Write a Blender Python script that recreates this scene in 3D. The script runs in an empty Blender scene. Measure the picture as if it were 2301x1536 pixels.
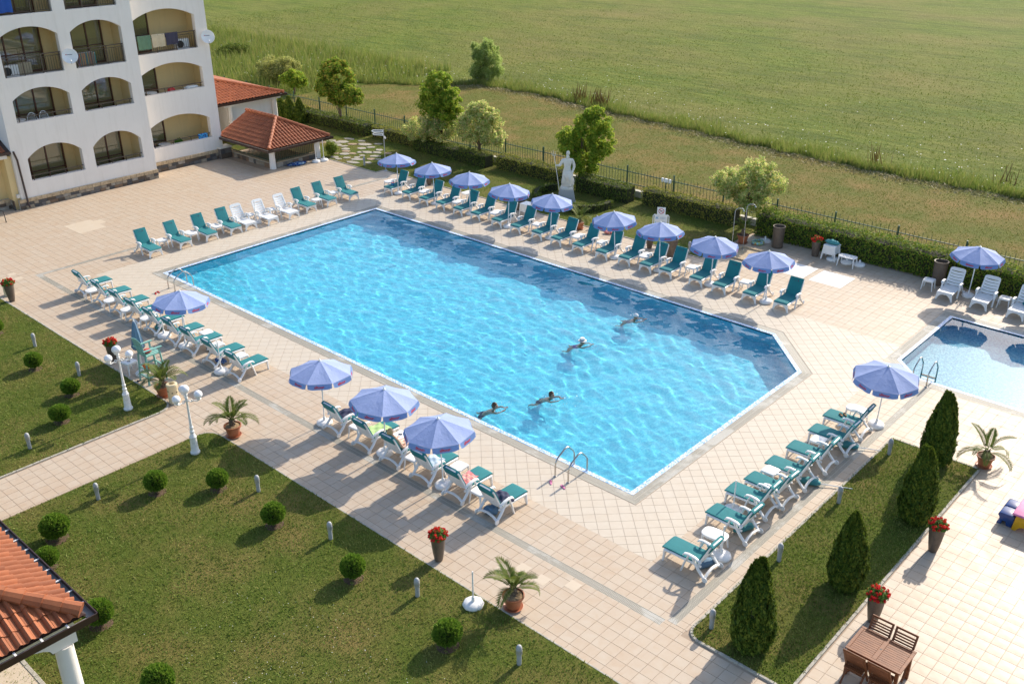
import bpy, bmesh, math, random
import numpy as np
from mathutils import Vector, Matrix, Quaternion

random.seed(7)
RNG = np.random.default_rng(11)
SC = bpy.context.scene
COL = SC.collection
PI = math.pi
R = math.radians

# ------------------------------------------------------------------ camera
# metres; origin on the near-left corner of the big pool, X along its long side, Y along its short side
def make_camera():
    yaw, pitch, roll = R(132.3234), R(25.784), R(-0.2387)
    fwd = Vector((math.cos(yaw) * math.cos(pitch), math.sin(yaw) * math.cos(pitch), -math.sin(pitch)))
    rt = Vector((math.sin(yaw), -math.cos(yaw), 0))
    up = rt.cross(fwd)
    r2 = math.cos(roll) * rt + math.sin(roll) * up
    u2 = -math.sin(roll) * rt + math.cos(roll) * up
    cd = bpy.data.cameras.new('camera')
    cd.sensor_fit = 'HORIZONTAL'
    cd.sensor_width = 36
    cd.lens = 36 * 2190.12 / 2301
    cd.clip_start = 0.1
    cd.clip_end = 3000
    co = bpy.data.objects.new('camera', cd)
    m = Matrix((r2, u2, -fwd)).transposed().to_4x4()
    m.translation = (37.703, -18.917, 15.631)
    co.matrix_world = m
    COL.objects.link(co)
    SC.camera = co
make_camera()

# ------------------------------------------------------------------ sky, sun, exposure
SUN_AZ, SUN_EL = R(92), R(32)
def make_light():
    w = bpy.data.worlds.new('World')
    SC.world = w
    w.use_nodes = True
    nt = w.node_tree
    s = nt.nodes.new('ShaderNodeTexSky')
    s.sky_type = 'NISHITA'
    s.sun_disc = False
    s.sun_elevation = SUN_EL
    s.sun_rotation = PI / 2 - SUN_AZ
    s.dust_density = 1.5
    nt.links.new(s.outputs[0], nt.nodes['Background'].inputs[0])
    nt.nodes['Background'].inputs[1].default_value = 0.15
    ld = bpy.data.lights.new('sun', 'SUN')
    ld.energy = 3.8
    ld.angle = R(0.6)
    ld.color = (1.0, 0.9, 0.76)
    ld.cycles.is_caustics_light = True
    lo = bpy.data.objects.new('sun', ld)
    d = Vector((math.cos(SUN_EL) * math.cos(SUN_AZ), math.cos(SUN_EL) * math.sin(SUN_AZ), math.sin(SUN_EL)))
    lo.rotation_euler = d.to_track_quat('Z', 'Y').to_euler()
    lo.location = (10, 40, 40)
    COL.objects.link(lo)
make_light()
SC.render.engine = 'CYCLES'
SC.cycles.use_denoising = True
SC.cycles.max_bounces = 12
SC.cycles.diffuse_bounces = 5
SC.cycles.transmission_bounces = 10
SC.cycles.transparent_max_bounces = 8
SC.cycles.sample_clamp_indirect = 4
SC.view_settings.view_transform = 'Standard'
SC.view_settings.look = 'None'
SC.view_settings.gamma = 1
SC.view_settings.use_curve_mapping = False
SC.view_settings.exposure = 0.7

# ------------------------------------------------------------------ helpers
def link(o, parent=None):
    COL.objects.link(o)
    if parent is not None:
        o.parent = parent
    return o

def tag(o, label=None, cat=None, group=None, kind=None):
    if label: o['label'] = label
    if cat: o['category'] = cat
    if group: o['group'] = group
    if kind: o['kind'] = kind
    return o

def thing(name, label, cat, loc=(0, 0, 0), rz=0, group=None):
    o = bpy.data.objects.new(name, None)
    o.empty_display_size = 0.2
    o.location = loc
    o.rotation_euler = (0, 0, rz)
    link(o)
    return tag(o, label, cat, group)

def copy_tree(o, parent=None):
    c = o.copy()
    link(c)
    c.parent = parent
    for ch in list(o.children):
        copy_tree(ch, c)
    return c

def place(proto, used, name, label, cat, loc, rz, group, scale=1):
    """first call moves the prototype itself, later ones a copy of it and its parts"""
    o = proto if not used else copy_tree(proto)
    used.append(1)
    o.location = loc
    o.rotation_euler = (0, 0, rz)
    o.scale = (scale, scale, scale)
    return tag(o, label, cat, group)

class MB:
    """collects vertices and faces, then links them as one mesh object"""
    def __init__(self):
        self.v, self.f = [], []
    def add(self, vs, fs):
        n = len(self.v)
        self.v += [tuple(p) for p in vs]
        self.f += [tuple(i + n for i in f) for f in fs]
        return self
    def box(self, x0, x1, y0, y1, z0, z1):
        vs = [(x0, y0, z0), (x1, y0, z0), (x1, y1, z0), (x0, y1, z0), (x0, y0, z1), (x1, y0, z1), (x1, y1, z1), (x0, y1, z1)]
        return self.add(vs, [(3, 2, 1, 0), (4, 5, 6, 7), (0, 1, 5, 4), (1, 2, 6, 5), (2, 3, 7, 6), (3, 0, 4, 7)])
    def cbox(self, c, s, m=None):
        hx, hy, hz = s[0] / 2, s[1] / 2, s[2] / 2
        vs = [Vector(p) for p in [(-hx, -hy, -hz), (hx, -hy, -hz), (hx, hy, -hz), (-hx, hy, -hz), (-hx, -hy, hz), (hx, -hy, hz), (hx, hy, hz), (-hx, hy, hz)]]
        if m is not None:
            vs = [m @ p for p in vs]
        vs = [p + Vector(c) for p in vs]
        return self.add(vs, [(3, 2, 1, 0), (4, 5, 6, 7), (0, 1, 5, 4), (1, 2, 6, 5), (2, 3, 7, 6), (3, 0, 4, 7)])
    def bar(self, p, q, w, h, up=(0, 0, 1)):
        p, q = Vector(p), Vector(q)
        d = (q - p).normalized()
        u = Vector(up)
        s = d.cross(u)
        if s.length < 1e-4:
            s = d.cross(Vector((1, 0, 0)))
        s.normalize()
        u = s.cross(d)
        vs = []
        for c in (p, q):
            for a, b in ((-1, -1), (1, -1), (1, 1), (-1, 1)):
                vs.append(c + s * (a * w / 2) + u * (b * h / 2))
        return self.add(vs, [(0, 1, 2, 3), (7, 6, 5, 4), (0, 4, 5, 1), (1, 5, 6, 2), (2, 6, 7, 3), (3, 7, 4, 0)])
    def tube(self, pts, r, n=8, cap=True, flat=1.0):
        pts = [Vector(p) for p in pts]
        m = len(pts)
        rs = r if isinstance(r, (list, tuple)) else [r] * m
        vs, fs = [], []
        side = None
        for i in range(m):
            d = (pts[min(i + 1, m - 1)] - pts[max(i - 1, 0)]).normalized()
            if side is None:
                side = d.cross(Vector((0, 0, 1)))
                if side.length < 0.05:
                    side = d.cross(Vector((0, 1, 0)))
            side = (side - d * side.dot(d)).normalized()
            up = side.cross(d)
            for k in range(n):
                a = 2 * PI * k / n
                vs.append(pts[i] + (side * math.cos(a) + up * math.sin(a) * flat) * rs[i])
        for i in range(m - 1):
            for k in range(n):
                k2 = (k + 1) % n
                fs.append((i * n + k, i * n + k2, (i + 1) * n + k2, (i + 1) * n + k))
        if cap:
            fs.append(tuple(range(n - 1, -1, -1)))
            fs.append(tuple((m - 1) * n + k for k in range(n)))
        return self.add(vs, fs)
    def lathe(self, prof, n=16, c=(0, 0, 0), sy=1.0, ph=0.0):
        vs, fs = [], []
        for r, z in prof:
            for k in range(n):
                a = 2 * PI * k / n + ph
                vs.append((c[0] + r * math.cos(a), c[1] + r * math.sin(a) * sy, c[2] + z))
        for i in range(len(prof) - 1):
            for k in range(n):
                k2 = (k + 1) % n
                fs.append((i * n + k, i * n + k2, (i + 1) * n + k2, (i + 1) * n + k))
        if prof[0][0] > 1e-6:
            fs.append(tuple(range(n - 1, -1, -1)))
        if prof[-1][0] > 1e-6:
            fs.append(tuple((len(prof) - 1) * n + k for k in range(n)))
        return self.add(vs, fs)
    def prism(self, poly, a, b, ax=2):
        """2-D polygon (ccw) extruded from a to b along axis ax"""
        n = len(poly)
        def P(p, h):
            q = [0, 0, 0]
            o = [i for i in range(3) if i != ax]
            q[o[0]], q[o[1]], q[ax] = p[0], p[1], h
            return tuple(q)
        vs = [P(p, a) for p in poly] + [P(p, b) for p in poly]
        fs = [tuple(range(n - 1, -1, -1)), tuple(range(n, 2 * n))]
        fs += [(i, (i + 1) % n, n + (i + 1) % n, n + i) for i in range(n)]
        return self.add(vs, fs)
    def build(self, name, mat, parent=None, smooth=False, bevel=0.0, seg=1, angle=35, loc=None):
        me = bpy.data.meshes.new(name)
        me.from_pydata(self.v, [], self.f)
        bm = bmesh.new()
        bm.from_mesh(me)
        bmesh.ops.remove_doubles(bm, verts=bm.verts, dist=1e-5)
        bmesh.ops.recalc_face_normals(bm, faces=bm.faces)
        if bevel:
            es = [e for e in bm.edges if len(e.link_faces) == 2 and e.calc_face_angle(0) > R(25)]
            if es:
                bmesh.ops.bevel(bm, geom=es, offset=bevel, segments=seg, profile=0.5, affect='EDGES', clamp_overlap=True)
        bm.to_mesh(me)
        bm.free()
        if smooth:
            me.polygons.foreach_set('use_smooth', [True] * len(me.polygons))
            me.set_sharp_from_angle(angle=R(angle))
        me.materials.append(mat)
        o = bpy.data.objects.new(name, me)
        if loc is not None:
            o.location = loc
        return link(o, parent)

def arr_mesh(name, verts, faces, mat, parent=None, smooth=False):
    """fast mesh from numpy arrays, all faces with the same number of corners"""
    me = bpy.data.meshes.new(name)
    nv, nf, k = len(verts), len(faces), faces.shape[1]
    me.vertices.add(nv)
    me.vertices.foreach_set('co', np.asarray(verts, np.float32).ravel())
    me.loops.add(nf * k)
    me.loops.foreach_set('vertex_index', np.asarray(faces, np.int32).ravel())
    me.polygons.add(nf)
    me.polygons.foreach_set('loop_start', np.arange(0, nf * k, k, dtype=np.int32))
    me.polygons.foreach_set('loop_total', np.full(nf, k, np.int32))
    me.update(calc_edges=True)
    if smooth:
        me.polygons.foreach_set('use_smooth', np.ones(nf, bool))
    me.materials.append(mat)
    o = bpy.data.objects.new(name, me)
    return link(o, parent)

def struct(o):
    o['kind'] = 'structure'
    return o

ORD = ['first', 'second', 'third', 'fourth', 'fifth', 'sixth', 'seventh', 'eighth', 'ninth', 'tenth', 'eleventh', 'twelfth',
       'thirteenth', 'fourteenth', 'fifteenth', 'sixteenth', 'seventeenth', 'eighteenth', 'nineteenth', 'twentieth']

# ------------------------------------------------------------------ materials
def new_mat(name):
    m = bpy.data.materials.new(name)
    m.use_nodes = True
    nt = m.node_tree
    return m, nt, nt.nodes['Principled BSDF'], nt.nodes, nt.links

def coords(N, L, scale=(1, 1, 1), kind='Object', rot=(0, 0, 0)):
    tc = N.new('ShaderNodeTexCoord')
    mp = N.new('ShaderNodeMapping')
    mp.inputs['Scale'].default_value = scale
    mp.inputs['Rotation'].default_value = rot
    L.new(tc.outputs[kind], mp.inputs[0])
    return mp.outputs[0]

def noise(N, L, vec, scale, detail=4, rough=0.55, dist=0.0):
    n = N.new('ShaderNodeTexNoise')
    n.inputs['Scale'].default_value = scale
    n.inputs['Detail'].default_value = detail
    n.inputs['Roughness'].default_value = rough
    n.inputs['Distortion'].default_value = dist
    if vec is not None:
        L.new(vec, n.inputs['Vector'])
    return n.outputs['Fac']

def ramp(N, L, fac, stops, interp='LINEAR'):
    r = N.new('ShaderNodeValToRGB')
    r.color_ramp.interpolation = interp
    e = r.color_ramp.elements
    while len(e) < len(stops):
        e.new(0.5)
    for el, (p, c) in zip(e, stops):
        el.position = p
        el.color = (*c, 1)
    L.new(fac, r.inputs[0])
    return r.outputs[0]

def mix(N, L, fac, a, b, mode='MIX'):
    m = N.new('ShaderNodeMix')
    m.data_type = 'RGBA'
    m.blend_type = mode
    for sock, val in ((m.inputs[0], fac), (m.inputs[6], a), (m.inputs[7], b)):
        if isinstance(val, (int, float)):
            sock.default_value = val
        elif isinstance(val, tuple):
            sock.default_value = (*val, 1)
        else:
            L.new(val, sock)
    return m.outputs[2]

def math_n(N, L, op, a, b=None):
    m = N.new('ShaderNodeMath')
    m.operation = op
    for s, val in ((m.inputs[0], a), (m.inputs[1], b)):
        if val is None:
            continue
        if isinstance(val, (int, float)):
            s.default_value = val
        else:
            L.new(val, s)
    return m.outputs[0]

def bump(N, L, bs, h, strength=0.3, dist=0.02):
    b = N.new('ShaderNodeBump')
    b.inputs['Strength'].default_value = strength
    b.inputs['Distance'].default_value = dist
    L.new(h, b.inputs['Height'])
    L.new(b.outputs[0], bs.inputs['Normal'])

def island(N, L):
    """a random value that differs between separate pieces of a mesh and between objects"""
    g = N.new('ShaderNodeNewGeometry')
    oi = N.new('ShaderNodeObjectInfo')
    return math_n(N, L, 'FRACT', math_n(N, L, 'ADD', g.outputs['Random Per Island'], oi.outputs['Random']))

def plain(name, col, rough=0.5, var=0.12, scale=8, metal=0.0, bumps=0.0, spec=0.5, dirt=None, dscale=2.5, damt=0.35):
    m, nt, bs, N, L = new_mat(name)
    v = coords(N, L)
    n = noise(N, L, v, scale)
    a = tuple(c * (1 - var) for c in col)
    b = tuple(min(1, c * (1 + var)) for c in col)
    c = ramp(N, L, n, [(0.3, a), (0.7, b)])
    if dirt:
        d = noise(N, L, v, dscale, 6, 0.65)
        f = ramp(N, L, d, [(0.5, (0, 0, 0)), (0.75, (damt, damt, damt))])
        c = mix(N, L, f, c, dirt)
    L.new(c, bs.inputs['Base Color'])
    bs.inputs['Roughness'].default_value = rough
    bs.inputs['Metallic'].default_value = metal
    bs.inputs['Specular IOR Level'].default_value = spec
    if bumps:
        bump(N, L, bs, noise(N, L, v, scale * 6, 3), bumps, 0.01)
    return m

M = {}
M['plastic'] = plain('white_plastic', (0.80, 0.79, 0.77), 0.38, 0.04, 5, dirt=(0.55, 0.52, 0.46), dscale=7, damt=0.35)
M['bare_plastic'] = plain('white_moulded_plastic', (0.78, 0.78, 0.77), 0.33, 0.04, 5, dirt=(0.6, 0.58, 0.53), dscale=6, damt=0.25)
M['metal_grey'] = plain('galvanised_metal', (0.42, 0.43, 0.44), 0.4, 0.1, 20, metal=0.6)
M['steel'] = plain('stainless_steel', (0.5, 0.48, 0.45), 0.22, 0.05, 10, metal=1.0)
M['rail'] = plain('bronze_painted_metal', (0.085, 0.06, 0.04), 0.45, 0.15, 12)
M['gutter'] = plain('dark_brown_gutter', (0.05, 0.026, 0.02), 0.35, 0.15, 6)
M['gutter_in'] = plain('gutter_inside_zinc', (0.24, 0.25, 0.24), 0.6, 0.2, 4)
M['fence'] = plain('green_painted_iron', (0.02, 0.075, 0.045), 0.45, 0.2, 8)
M['white_paint'] = plain('white_gloss_paint', (0.8, 0.8, 0.78), 0.35, 0.05, 6, dirt=(0.42, 0.4, 0.36), dscale=9, damt=0.6)
M['globe'] = plain('opal_glass_globe', (0.86, 0.86, 0.86), 0.2, 0.02, 3)
M['bollard'] = plain('grey_cast_metal', (0.36, 0.37, 0.38), 0.5, 0.1, 15, dirt=(0.22, 0.21, 0.19), dscale=12)
M['terracotta'] = plain('terracotta_plastic_pot', (0.36, 0.115, 0.05), 0.5, 0.12, 6, dirt=(0.42, 0.24, 0.15), dscale=7)
M['vase'] = plain('dark_bronze_planter', (0.105, 0.078, 0.058), 0.42, 0.2, 22, dirt=(0.2, 0.16, 0.12), dscale=5, bumps=0.1)
M['soil'] = plain('potting_soil', (0.12, 0.075, 0.045), 0.95, 0.5, 40, bumps=1.0)
M['chips'] = plain('bark_and_pebble_mulch', (0.30, 0.2, 0.11), 0.95, 0.6, 45, bumps=1.0)
M['cream_bin'] = plain('cream_bin_shell', (0.66, 0.56, 0.36), 0.5, 0.08, 6)
M['mint'] = plain('mint_green_painted_wood', (0.2, 0.42, 0.37), 0.5, 0.12, 9)
M['black'] = plain('black_rubber', (0.02, 0.02, 0.022), 0.6, 0.2, 9)
M['red_plastic'] = plain('red_plastic', (0.5, 0.03, 0.025), 0.4)
M['orange'] = plain('orange_foam', (0.75, 0.14, 0.02), 0.6)
M['blue_plastic'] = plain('blue_plastic', (0.012, 0.05, 0.19), 0.25, spec=0.6)
M['yellow_plastic'] = plain('yellow_plastic', (0.62, 0.33, 0.01), 0.3)
M['pink_plastic'] = plain('pink_plastic', (0.62, 0.2, 0.36), 0.25)
M['stone_white'] = plain('weathered_white_stone', (0.74, 0.70, 0.62), 0.8, 0.08, 9, dirt=(0.5, 0.44, 0.34), dscale=5, damt=0.5, bumps=0.3)
M['granite'] = plain('grey_granite', (0.42, 0.41, 0.4), 0.8, 0.25, 60, bumps=0.2)
M['kerb'] = plain('concrete_kerb', (0.40, 0.37, 0.31), 0.85, 0.2, 14, dirt=(0.2, 0.18, 0.14), dscale=4, bumps=0.4)
M['concrete'] = plain('painted_low_wall', (0.5, 0.47, 0.4), 0.85, 0.15, 6, dirt=(0.28, 0.25, 0.2), bumps=0.3)
M['red_mark'] = plain('red_printed_mark', (0.5, 0.03, 0.03), 0.6)
M['dark_mark'] = plain('dark_printed_mark', (0.05, 0.06, 0.1), 0.7)
M['flagstone'] = plain('pale_flagstone', (0.34, 0.31, 0.26), 0.85, 0.22, 5, dirt=(0.3, 0.25, 0.17), bumps=0.5)
M['flagstone_warm'] = plain('ochre_flagstone', (0.32, 0.23, 0.15), 0.85, 0.22, 5, dirt=(0.24, 0.2, 0.13), bumps=0.5)

def mat_cloth(name, col, rough=0.85, var=0.1, sheen=0.0):
    m, nt, bs, N, L = new_mat(name)
    v = coords(N, L)
    n = noise(N, L, v, 3.5, 5)
    c = ramp(N, L, n, [(0.3, tuple(x * (1 - var) for x in col)), (0.7, tuple(min(1, x * (1 + var)) for x in col))])
    oi = N.new('ShaderNodeObjectInfo')
    c = mix(N, L, math_n(N, L, 'MULTIPLY', oi.outputs['Random'], 0.2), c, tuple(min(1, x * 1.15 + .06) for x in col))
    L.new(c, bs.inputs['Base Color'])
    bs.inputs['Roughness'].default_value = rough
    bump(N, L, bs, noise(N, L, v, 14, 3), 0.35, 0.012)
    return m
M['teal'] = mat_cloth('teal_canvas', (0.008, 0.18, 0.195))
M['navy'] = mat_cloth('navy_towel', (0.012, 0.018, 0.06))
M['green_towel'] = mat_cloth('pale_green_towel', (0.38, 0.55, 0.22))
M['blue_towel'] = mat_cloth('pale_blue_towel', (0.42, 0.52, 0.62))
M['blue_dark_towel'] = mat_cloth('bright_blue_towel', (0.01, 0.07, 0.33))
M['dk_green_towel'] = mat_cloth('dusty_green_towel', (0.1, 0.19, 0.12))
M['beige_towel'] = mat_cloth('beige_towel', (0.5, 0.42, 0.28))
M['violet_towel'] = mat_cloth('dark_violet_towel', (0.035, 0.032, 0.06))
M['white_cloth'] = mat_cloth('white_cloth', (0.72, 0.72, 0.72))
M['old_blue'] = mat_cloth('faded_blue_canvas', (0.11, 0.2, 0.3))
M['teal_rag'] = mat_cloth('crumpled_teal_cloth', (0.05, 0.24, 0.25))
M['hair_blond'] = plain('blond_hair', (0.5, 0.34, 0.15), 0.6, 0.3, 60)
M['hair_brown'] = plain('brown_hair', (0.075, 0.035, 0.015), 0.5, 0.4, 60)
M['curtain'] = mat_cloth('grey_curtain', (0.46, 0.42, 0.34))
M['red_curtain'] = mat_cloth('dark_red_curtain', (0.2, 0.06, 0.04))

def mat_striped(name, cols, scale=14, axis=(1, 0, 0), rough=0.85):
    m, nt, bs, N, L = new_mat(name)
    v = coords(N, L, tuple(a * scale for a in axis))
    w = N.new('ShaderNodeTexNoise')
    w.inputs['Scale'].default_value = 1.0
    w.inputs['Detail'].default_value = 1
    L.new(v, w.inputs['Vector'])
    k = len(cols)
    c = ramp(N, L, w.outputs['Fac'], [(0.28 + 0.44 * i / k, cc) for i, cc in enumerate(cols)], 'CONSTANT')
    L.new(c, bs.inputs['Base Color'])
    bs.inputs['Roughness'].default_value = rough
    return m
M['pink_stripe'] = mat_striped('pink_striped_towel', [(0.62, 0.1, 0.2), (0.75, 0.35, 0.1), (0.7, 0.12, 0.3), (0.75, 0.45, 0.3), (0.45, 0.04, 0.1), (0.7, 0.2, 0.35)], 13)
M['rainbow'] = mat_striped('multicoloured_towel', [(0.02, 0.2, 0.25), (0.5, 0.32, 0.05), (0.25, 0.04, 0.2), (0.03, 0.25, 0.2), (0.45, 0.1, 0.05), (0.5, 0.4, 0.1), (0.1, 0.05, 0.25)], 9, (0, 1, 0))
M['blue_pattern'] = mat_striped('blue_patterned_towel', [(0.005, 0.02, 0.16), (0.02, 0.12, 0.4), (0.005, 0.02, 0.12), (0.35, 0.5, 0.6), (0.01, 0.05, 0.25)], 9, (1, 1, 1))
M['blue_animal'] = mat_striped('blue_printed_beach_towel', [(0.02, 0.2, 0.55), (0.06, 0.4, 0.65), (0.01, 0.06, 0.3), (0.15, 0.5, 0.65)], 9, (1, 1, 1))
M['swimsuit'] = mat_striped('navy_white_swimsuit', [(0.01, 0.015, 0.12), (0.02, 0.03, 0.3), (0.6, 0.6, 0.65), (0.01, 0.015, 0.15), (0.55, 0.55, 0.6)], 26, (1, 1, 1))
M['kids_print'] = mat_striped('colourful_printed_vinyl', [(0.1, 0.4, 0.65), (0.55, 0.62, 0.1), (0.05, 0.2, 0.45), (0.35, 0.55, 0.1), (0.6, 0.15, 0.1)], 12, (1, 1, 1), 0.3)

def mat_skin(name, col):
    m, nt, bs, N, L = new_mat(name)
    v = coords(N, L)
    c = ramp(N, L, noise(N, L, v, 9), [(0.3, tuple(x * 0.85 for x in col)), (0.7, col)])
    L.new(c, bs.inputs['Base Color'])
    bs.inputs['Roughness'].default_value = 0.42
    bs.inputs['Subsurface Weight'].default_value = 0.08
    bs.inputs['Subsurface Radius'].default_value = (0.02, 0.008, 0.004)
    return m
M['skin'] = mat_skin('tanned_skin', (0.46, 0.24, 0.15))
M['skin_pale'] = mat_skin('pale_skin', (0.6, 0.36, 0.25))

# ------------------------------------------------------------------ ground materials
def mat_tile(name, pale, warm, seed):
    m, nt, bs, N, L = new_mat(name)
    v = coords(N, L)
    r = island(N, L)
    off = N.new('ShaderNodeCombineXYZ')
    L.new(math_n(N, L, 'MULTIPLY', r, 37.0 + seed), off.inputs[0])
    L.new(math_n(N, L, 'MULTIPLY', r, 91.0), off.inputs[1])
    va = N.new('ShaderNodeVectorMath')
    L.new(v, va.inputs[0]); L.new(off.outputs[0], va.inputs[1])
    n = noise(N, L, va.outputs[0], 3.2, 5, 0.6, 0.4)
    f = math_n(N, L, 'ADD', math_n(N, L, 'MULTIPLY', n, 0.75), math_n(N, L, 'MULTIPLY', r, 0.16))
    c = ramp(N, L, f, [(0.30, pale), (0.70, warm)])
    big = noise(N, L, v, 0.35, 4, 0.6)
    c = mix(N, L, ramp(N, L, big, [(0.35, (0, 0, 0)), (0.75, (0.3, 0.3, 0.3))]), c, pale)
    st = noise(N, L, v, 1.1, 7, 0.7)
    c = mix(N, L, ramp(N, L, st, [(0.6, (0, 0, 0)), (0.8, (0.3, 0.3, 0.3))]), c, tuple(x * 0.62 for x in warm))
    L.new(c, bs.inputs['Base Color'])
    rr = ramp(N, L, noise(N, L, v, 2.0, 4), [(0.3, (0.42,) * 3), (0.7, (0.6,) * 3)])
    L.new(rr, bs.inputs['Roughness'])
    bs.inputs['Specular IOR Level'].default_value = 0.35
    bump(N, L, bs, noise(N, L, v, 60, 3), 0.12, 0.004)
    return m
M['tile_outer'] = mat_tile('peach_paving_tile', (0.50, 0.415, 0.32), (0.455, 0.335, 0.23), 1)
M['tile_inner'] = mat_tile('cream_poolside_tile', (0.545, 0.48, 0.39), (0.505, 0.425, 0.33), 5)
M['grout'] = plain('tile_grout', (0.39, 0.3, 0.22), 0.9, 0.15, 5, dirt=(0.18, 0.14, 0.1))
M['patch_tile'] = mat_tile('pale_repair_tile', (0.57, 0.48, 0.37), (0.54, 0.44, 0.32), 9)
M['white_tile'] = plain('white_glazed_slab', (0.78, 0.78, 0.77), 0.35, 0.04, 4, dirt=(0.62, 0.6, 0.55))

def mat_grass(name, a, b, dry, sc=0.5, amount=0.5, spots=False):
    m, nt, bs, N, L = new_mat(name)
    v = coords(N, L)
    c = ramp(N, L, noise(N, L, v, 9, 6, 0.7), [(0.3, a), (0.7, b)])
    d = noise(N, L, v, sc, 6, 0.62)
    c = mix(N, L, ramp(N, L, d, [(0.42, (0, 0, 0)), (0.68, (amount,) * 3)]), c, dry)
    f = noise(N, L, v, 45, 3, 0.7)
    c = mix(N, L, ramp(N, L, f, [(0.35, (0.45,) * 3), (0.65, (0, 0, 0))]), c, tuple(x * 0.35 for x in a))
    L.new(c, bs.inputs['Base Color'])
    bs.inputs['Roughness'].default_value = 0.9
    bs.inputs['Specular IOR Level'].default_value = 0.1
    bump(N, L, bs, noise(N, L, v, 30, 4, 0.7), 0.9, 0.05)
    return m
M['lawn'] = mat_grass('lawn_ground', (0.095, 0.13, 0.02), (0.135, 0.165, 0.03), (0.26, 0.19, 0.068), 0.5, 0.85)
M['verge'] = mat_grass('mown_dry_verge', (0.12, 0.14, 0.026), (0.18, 0.185, 0.04), (0.31, 0.2, 0.075), 0.3, 0.95)

def mat_field():
    m, nt, bs, N, L = new_mat('meadow_ground')
    v = coords(N, L)
    s = coords(N, L, (0.35, 1.6, 1), rot=(0, 0, R(-18)))
    c = ramp(N, L, noise(N, L, s, 0.9, 7, 0.68), [(0.32, (0.085, 0.13, 0.017)), (0.5, (0.145, 0.19, 0.028)), (0.7, (0.22, 0.235, 0.046))])
    big = noise(N, L, v, 0.045, 5, 0.6)
    c = mix(N, L, ramp(N, L, big, [(0.42, (0, 0, 0)), (0.66, (0.7,) * 3)]), c, (0.25, 0.2, 0.07))
    mid = noise(N, L, s, 0.22, 6, 0.65)
    c = mix(N, L, ramp(N, L, mid, [(0.36, (0.5,) * 3), (0.52, (0, 0, 0))]), c, (0.085, 0.115, 0.025))
    L.new(c, bs.inputs['Base Color'])
    bs.inputs['Roughness'].default_value = 0.9
    bs.inputs['Specular IOR Level'].default_value = 0.1
    bump(N, L, bs, noise(N, L, v, 2.2, 8, 0.72), 1.0, 0.35)
    return m
M['field'] = mat_field()

def mat_leaf(name, cols, trans=0.35, rough=0.65, bright=1.7, patch=None):
    m, nt, bs, N, L = new_mat(name)
    r = island(N, L)
    k = len(cols)
    cols = [tuple(x * bright for x in cc) for cc in cols]
    c = ramp(N, L, r, [(i / max(1, k - 1), cc) for i, cc in enumerate(cols)])
    if patch:
        v = coords(N, L)
        p1 = noise(N, L, v, patch, 6, 0.65)
        c = mix(N, L, ramp(N, L, p1, [(0.34, (0.62,) * 3), (0.5, (0, 0, 0))]), c, tuple(x * 0.75 for x in cols[0]))
        p2 = noise(N, L, coords(N, L, (1, 1.7, 1), rot=(0, 0, 0.6)), patch * 0.8, 7, 0.7)
        c = mix(N, L, ramp(N, L, p2, [(0.52, (0, 0, 0)), (0.68, (0.75,) * 3)]), c, cols[-1])
    L.new(c, bs.inputs['Base Color'])
    bs.inputs['Roughness'].default_value = rough
    bs.inputs['Specular IOR Level'].default_value = 0.15
    t = N.new('ShaderNodeBsdfTranslucent')
    L.new(mix(N, L, 0.35, c, (0.21, 0.29, 0.03), 'MIX'), t.inputs[0])
    ms = N.new('ShaderNodeMixShader')
    ms.inputs[0].default_value = trans
    L.new(bs.outputs[0], ms.inputs[1])
    L.new(t.outputs[0], ms.inputs[2])
    L.new(ms.outputs[0], N['Material Output'].inputs[0])
    return m
M['blade'] = mat_leaf('lawn_grass_blades', [(0.035, 0.065, 0.01), (0.07, 0.11, 0.018), (0.10, 0.13, 0.03), (0.17, 0.15, 0.05)], 0.35, bright=2.1, patch=0.55)
M['meadow'] = mat_leaf('meadow_grass_blades', [(0.055, 0.09, 0.012), (0.10, 0.135, 0.02), (0.135, 0.16, 0.028), (0.21, 0.18, 0.06)], 0.3, patch=0.16)
M['dryblade'] = mat_leaf('dry_verge_blades', [(0.07, 0.095, 0.018), (0.11, 0.13, 0.03), (0.16, 0.15, 0.045), (0.25, 0.18, 0.075)], 0.3, patch=0.35)
M['tall'] = mat_leaf('tall_meadow_grass', [(0.06, 0.10, 0.018), (0.10, 0.14, 0.03), (0.15, 0.165, 0.045), (0.22, 0.19, 0.07), (0.11, 0.15, 0.03)], 0.35)
M['flower_white'] = plain('white_wild_flowers', (0.75, 0.75, 0.68), 0.7)
M['flower_red'] = mat_leaf('red_petals', [(0.30, 0.006, 0.012), (0.5, 0.012, 0.02), (0.42, 0.02, 0.03)], 0.25)

def blades(name, pts, h0, h1, w, mat, lean=0.5, parent=None, z=0.0):
    """one triangle per blade at the given ground points"""
    n = len(pts)
    a = RNG.uniform(0, 2 * PI, n)
    la = RNG.uniform(0, 2 * PI, n)
    h = RNG.uniform(h0, h1, n)
    l = h * RNG.uniform(0.1, lean, n)
    ww = w * RNG.uniform(0.6, 1.4, n)
    base = np.zeros((n, 3)); base[:, :2] = pts; base[:, 2] = z
    side = np.stack([np.cos(a), np.sin(a), 0 * a], 1) * ww[:, None] / 2
    tip = base + np.stack([np.cos(la) * l, np.sin(la) * l, h], 1)
    v = np.stack([base - side, base + side, tip], 1).reshape(-1, 3)
    f = np.arange(3 * n).reshape(-1, 3)
    return arr_mesh(name, v, f, mat, parent)

def scatter(n, x0, x1, y0, y1, keep=None, clump=0.0):
    p = np.stack([RNG.uniform(x0, x1, n), RNG.uniform(y0, y1, n)], 1)
    if keep is not None:
        p = p[keep(p[:, 0], p[:, 1])]
    return p

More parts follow.
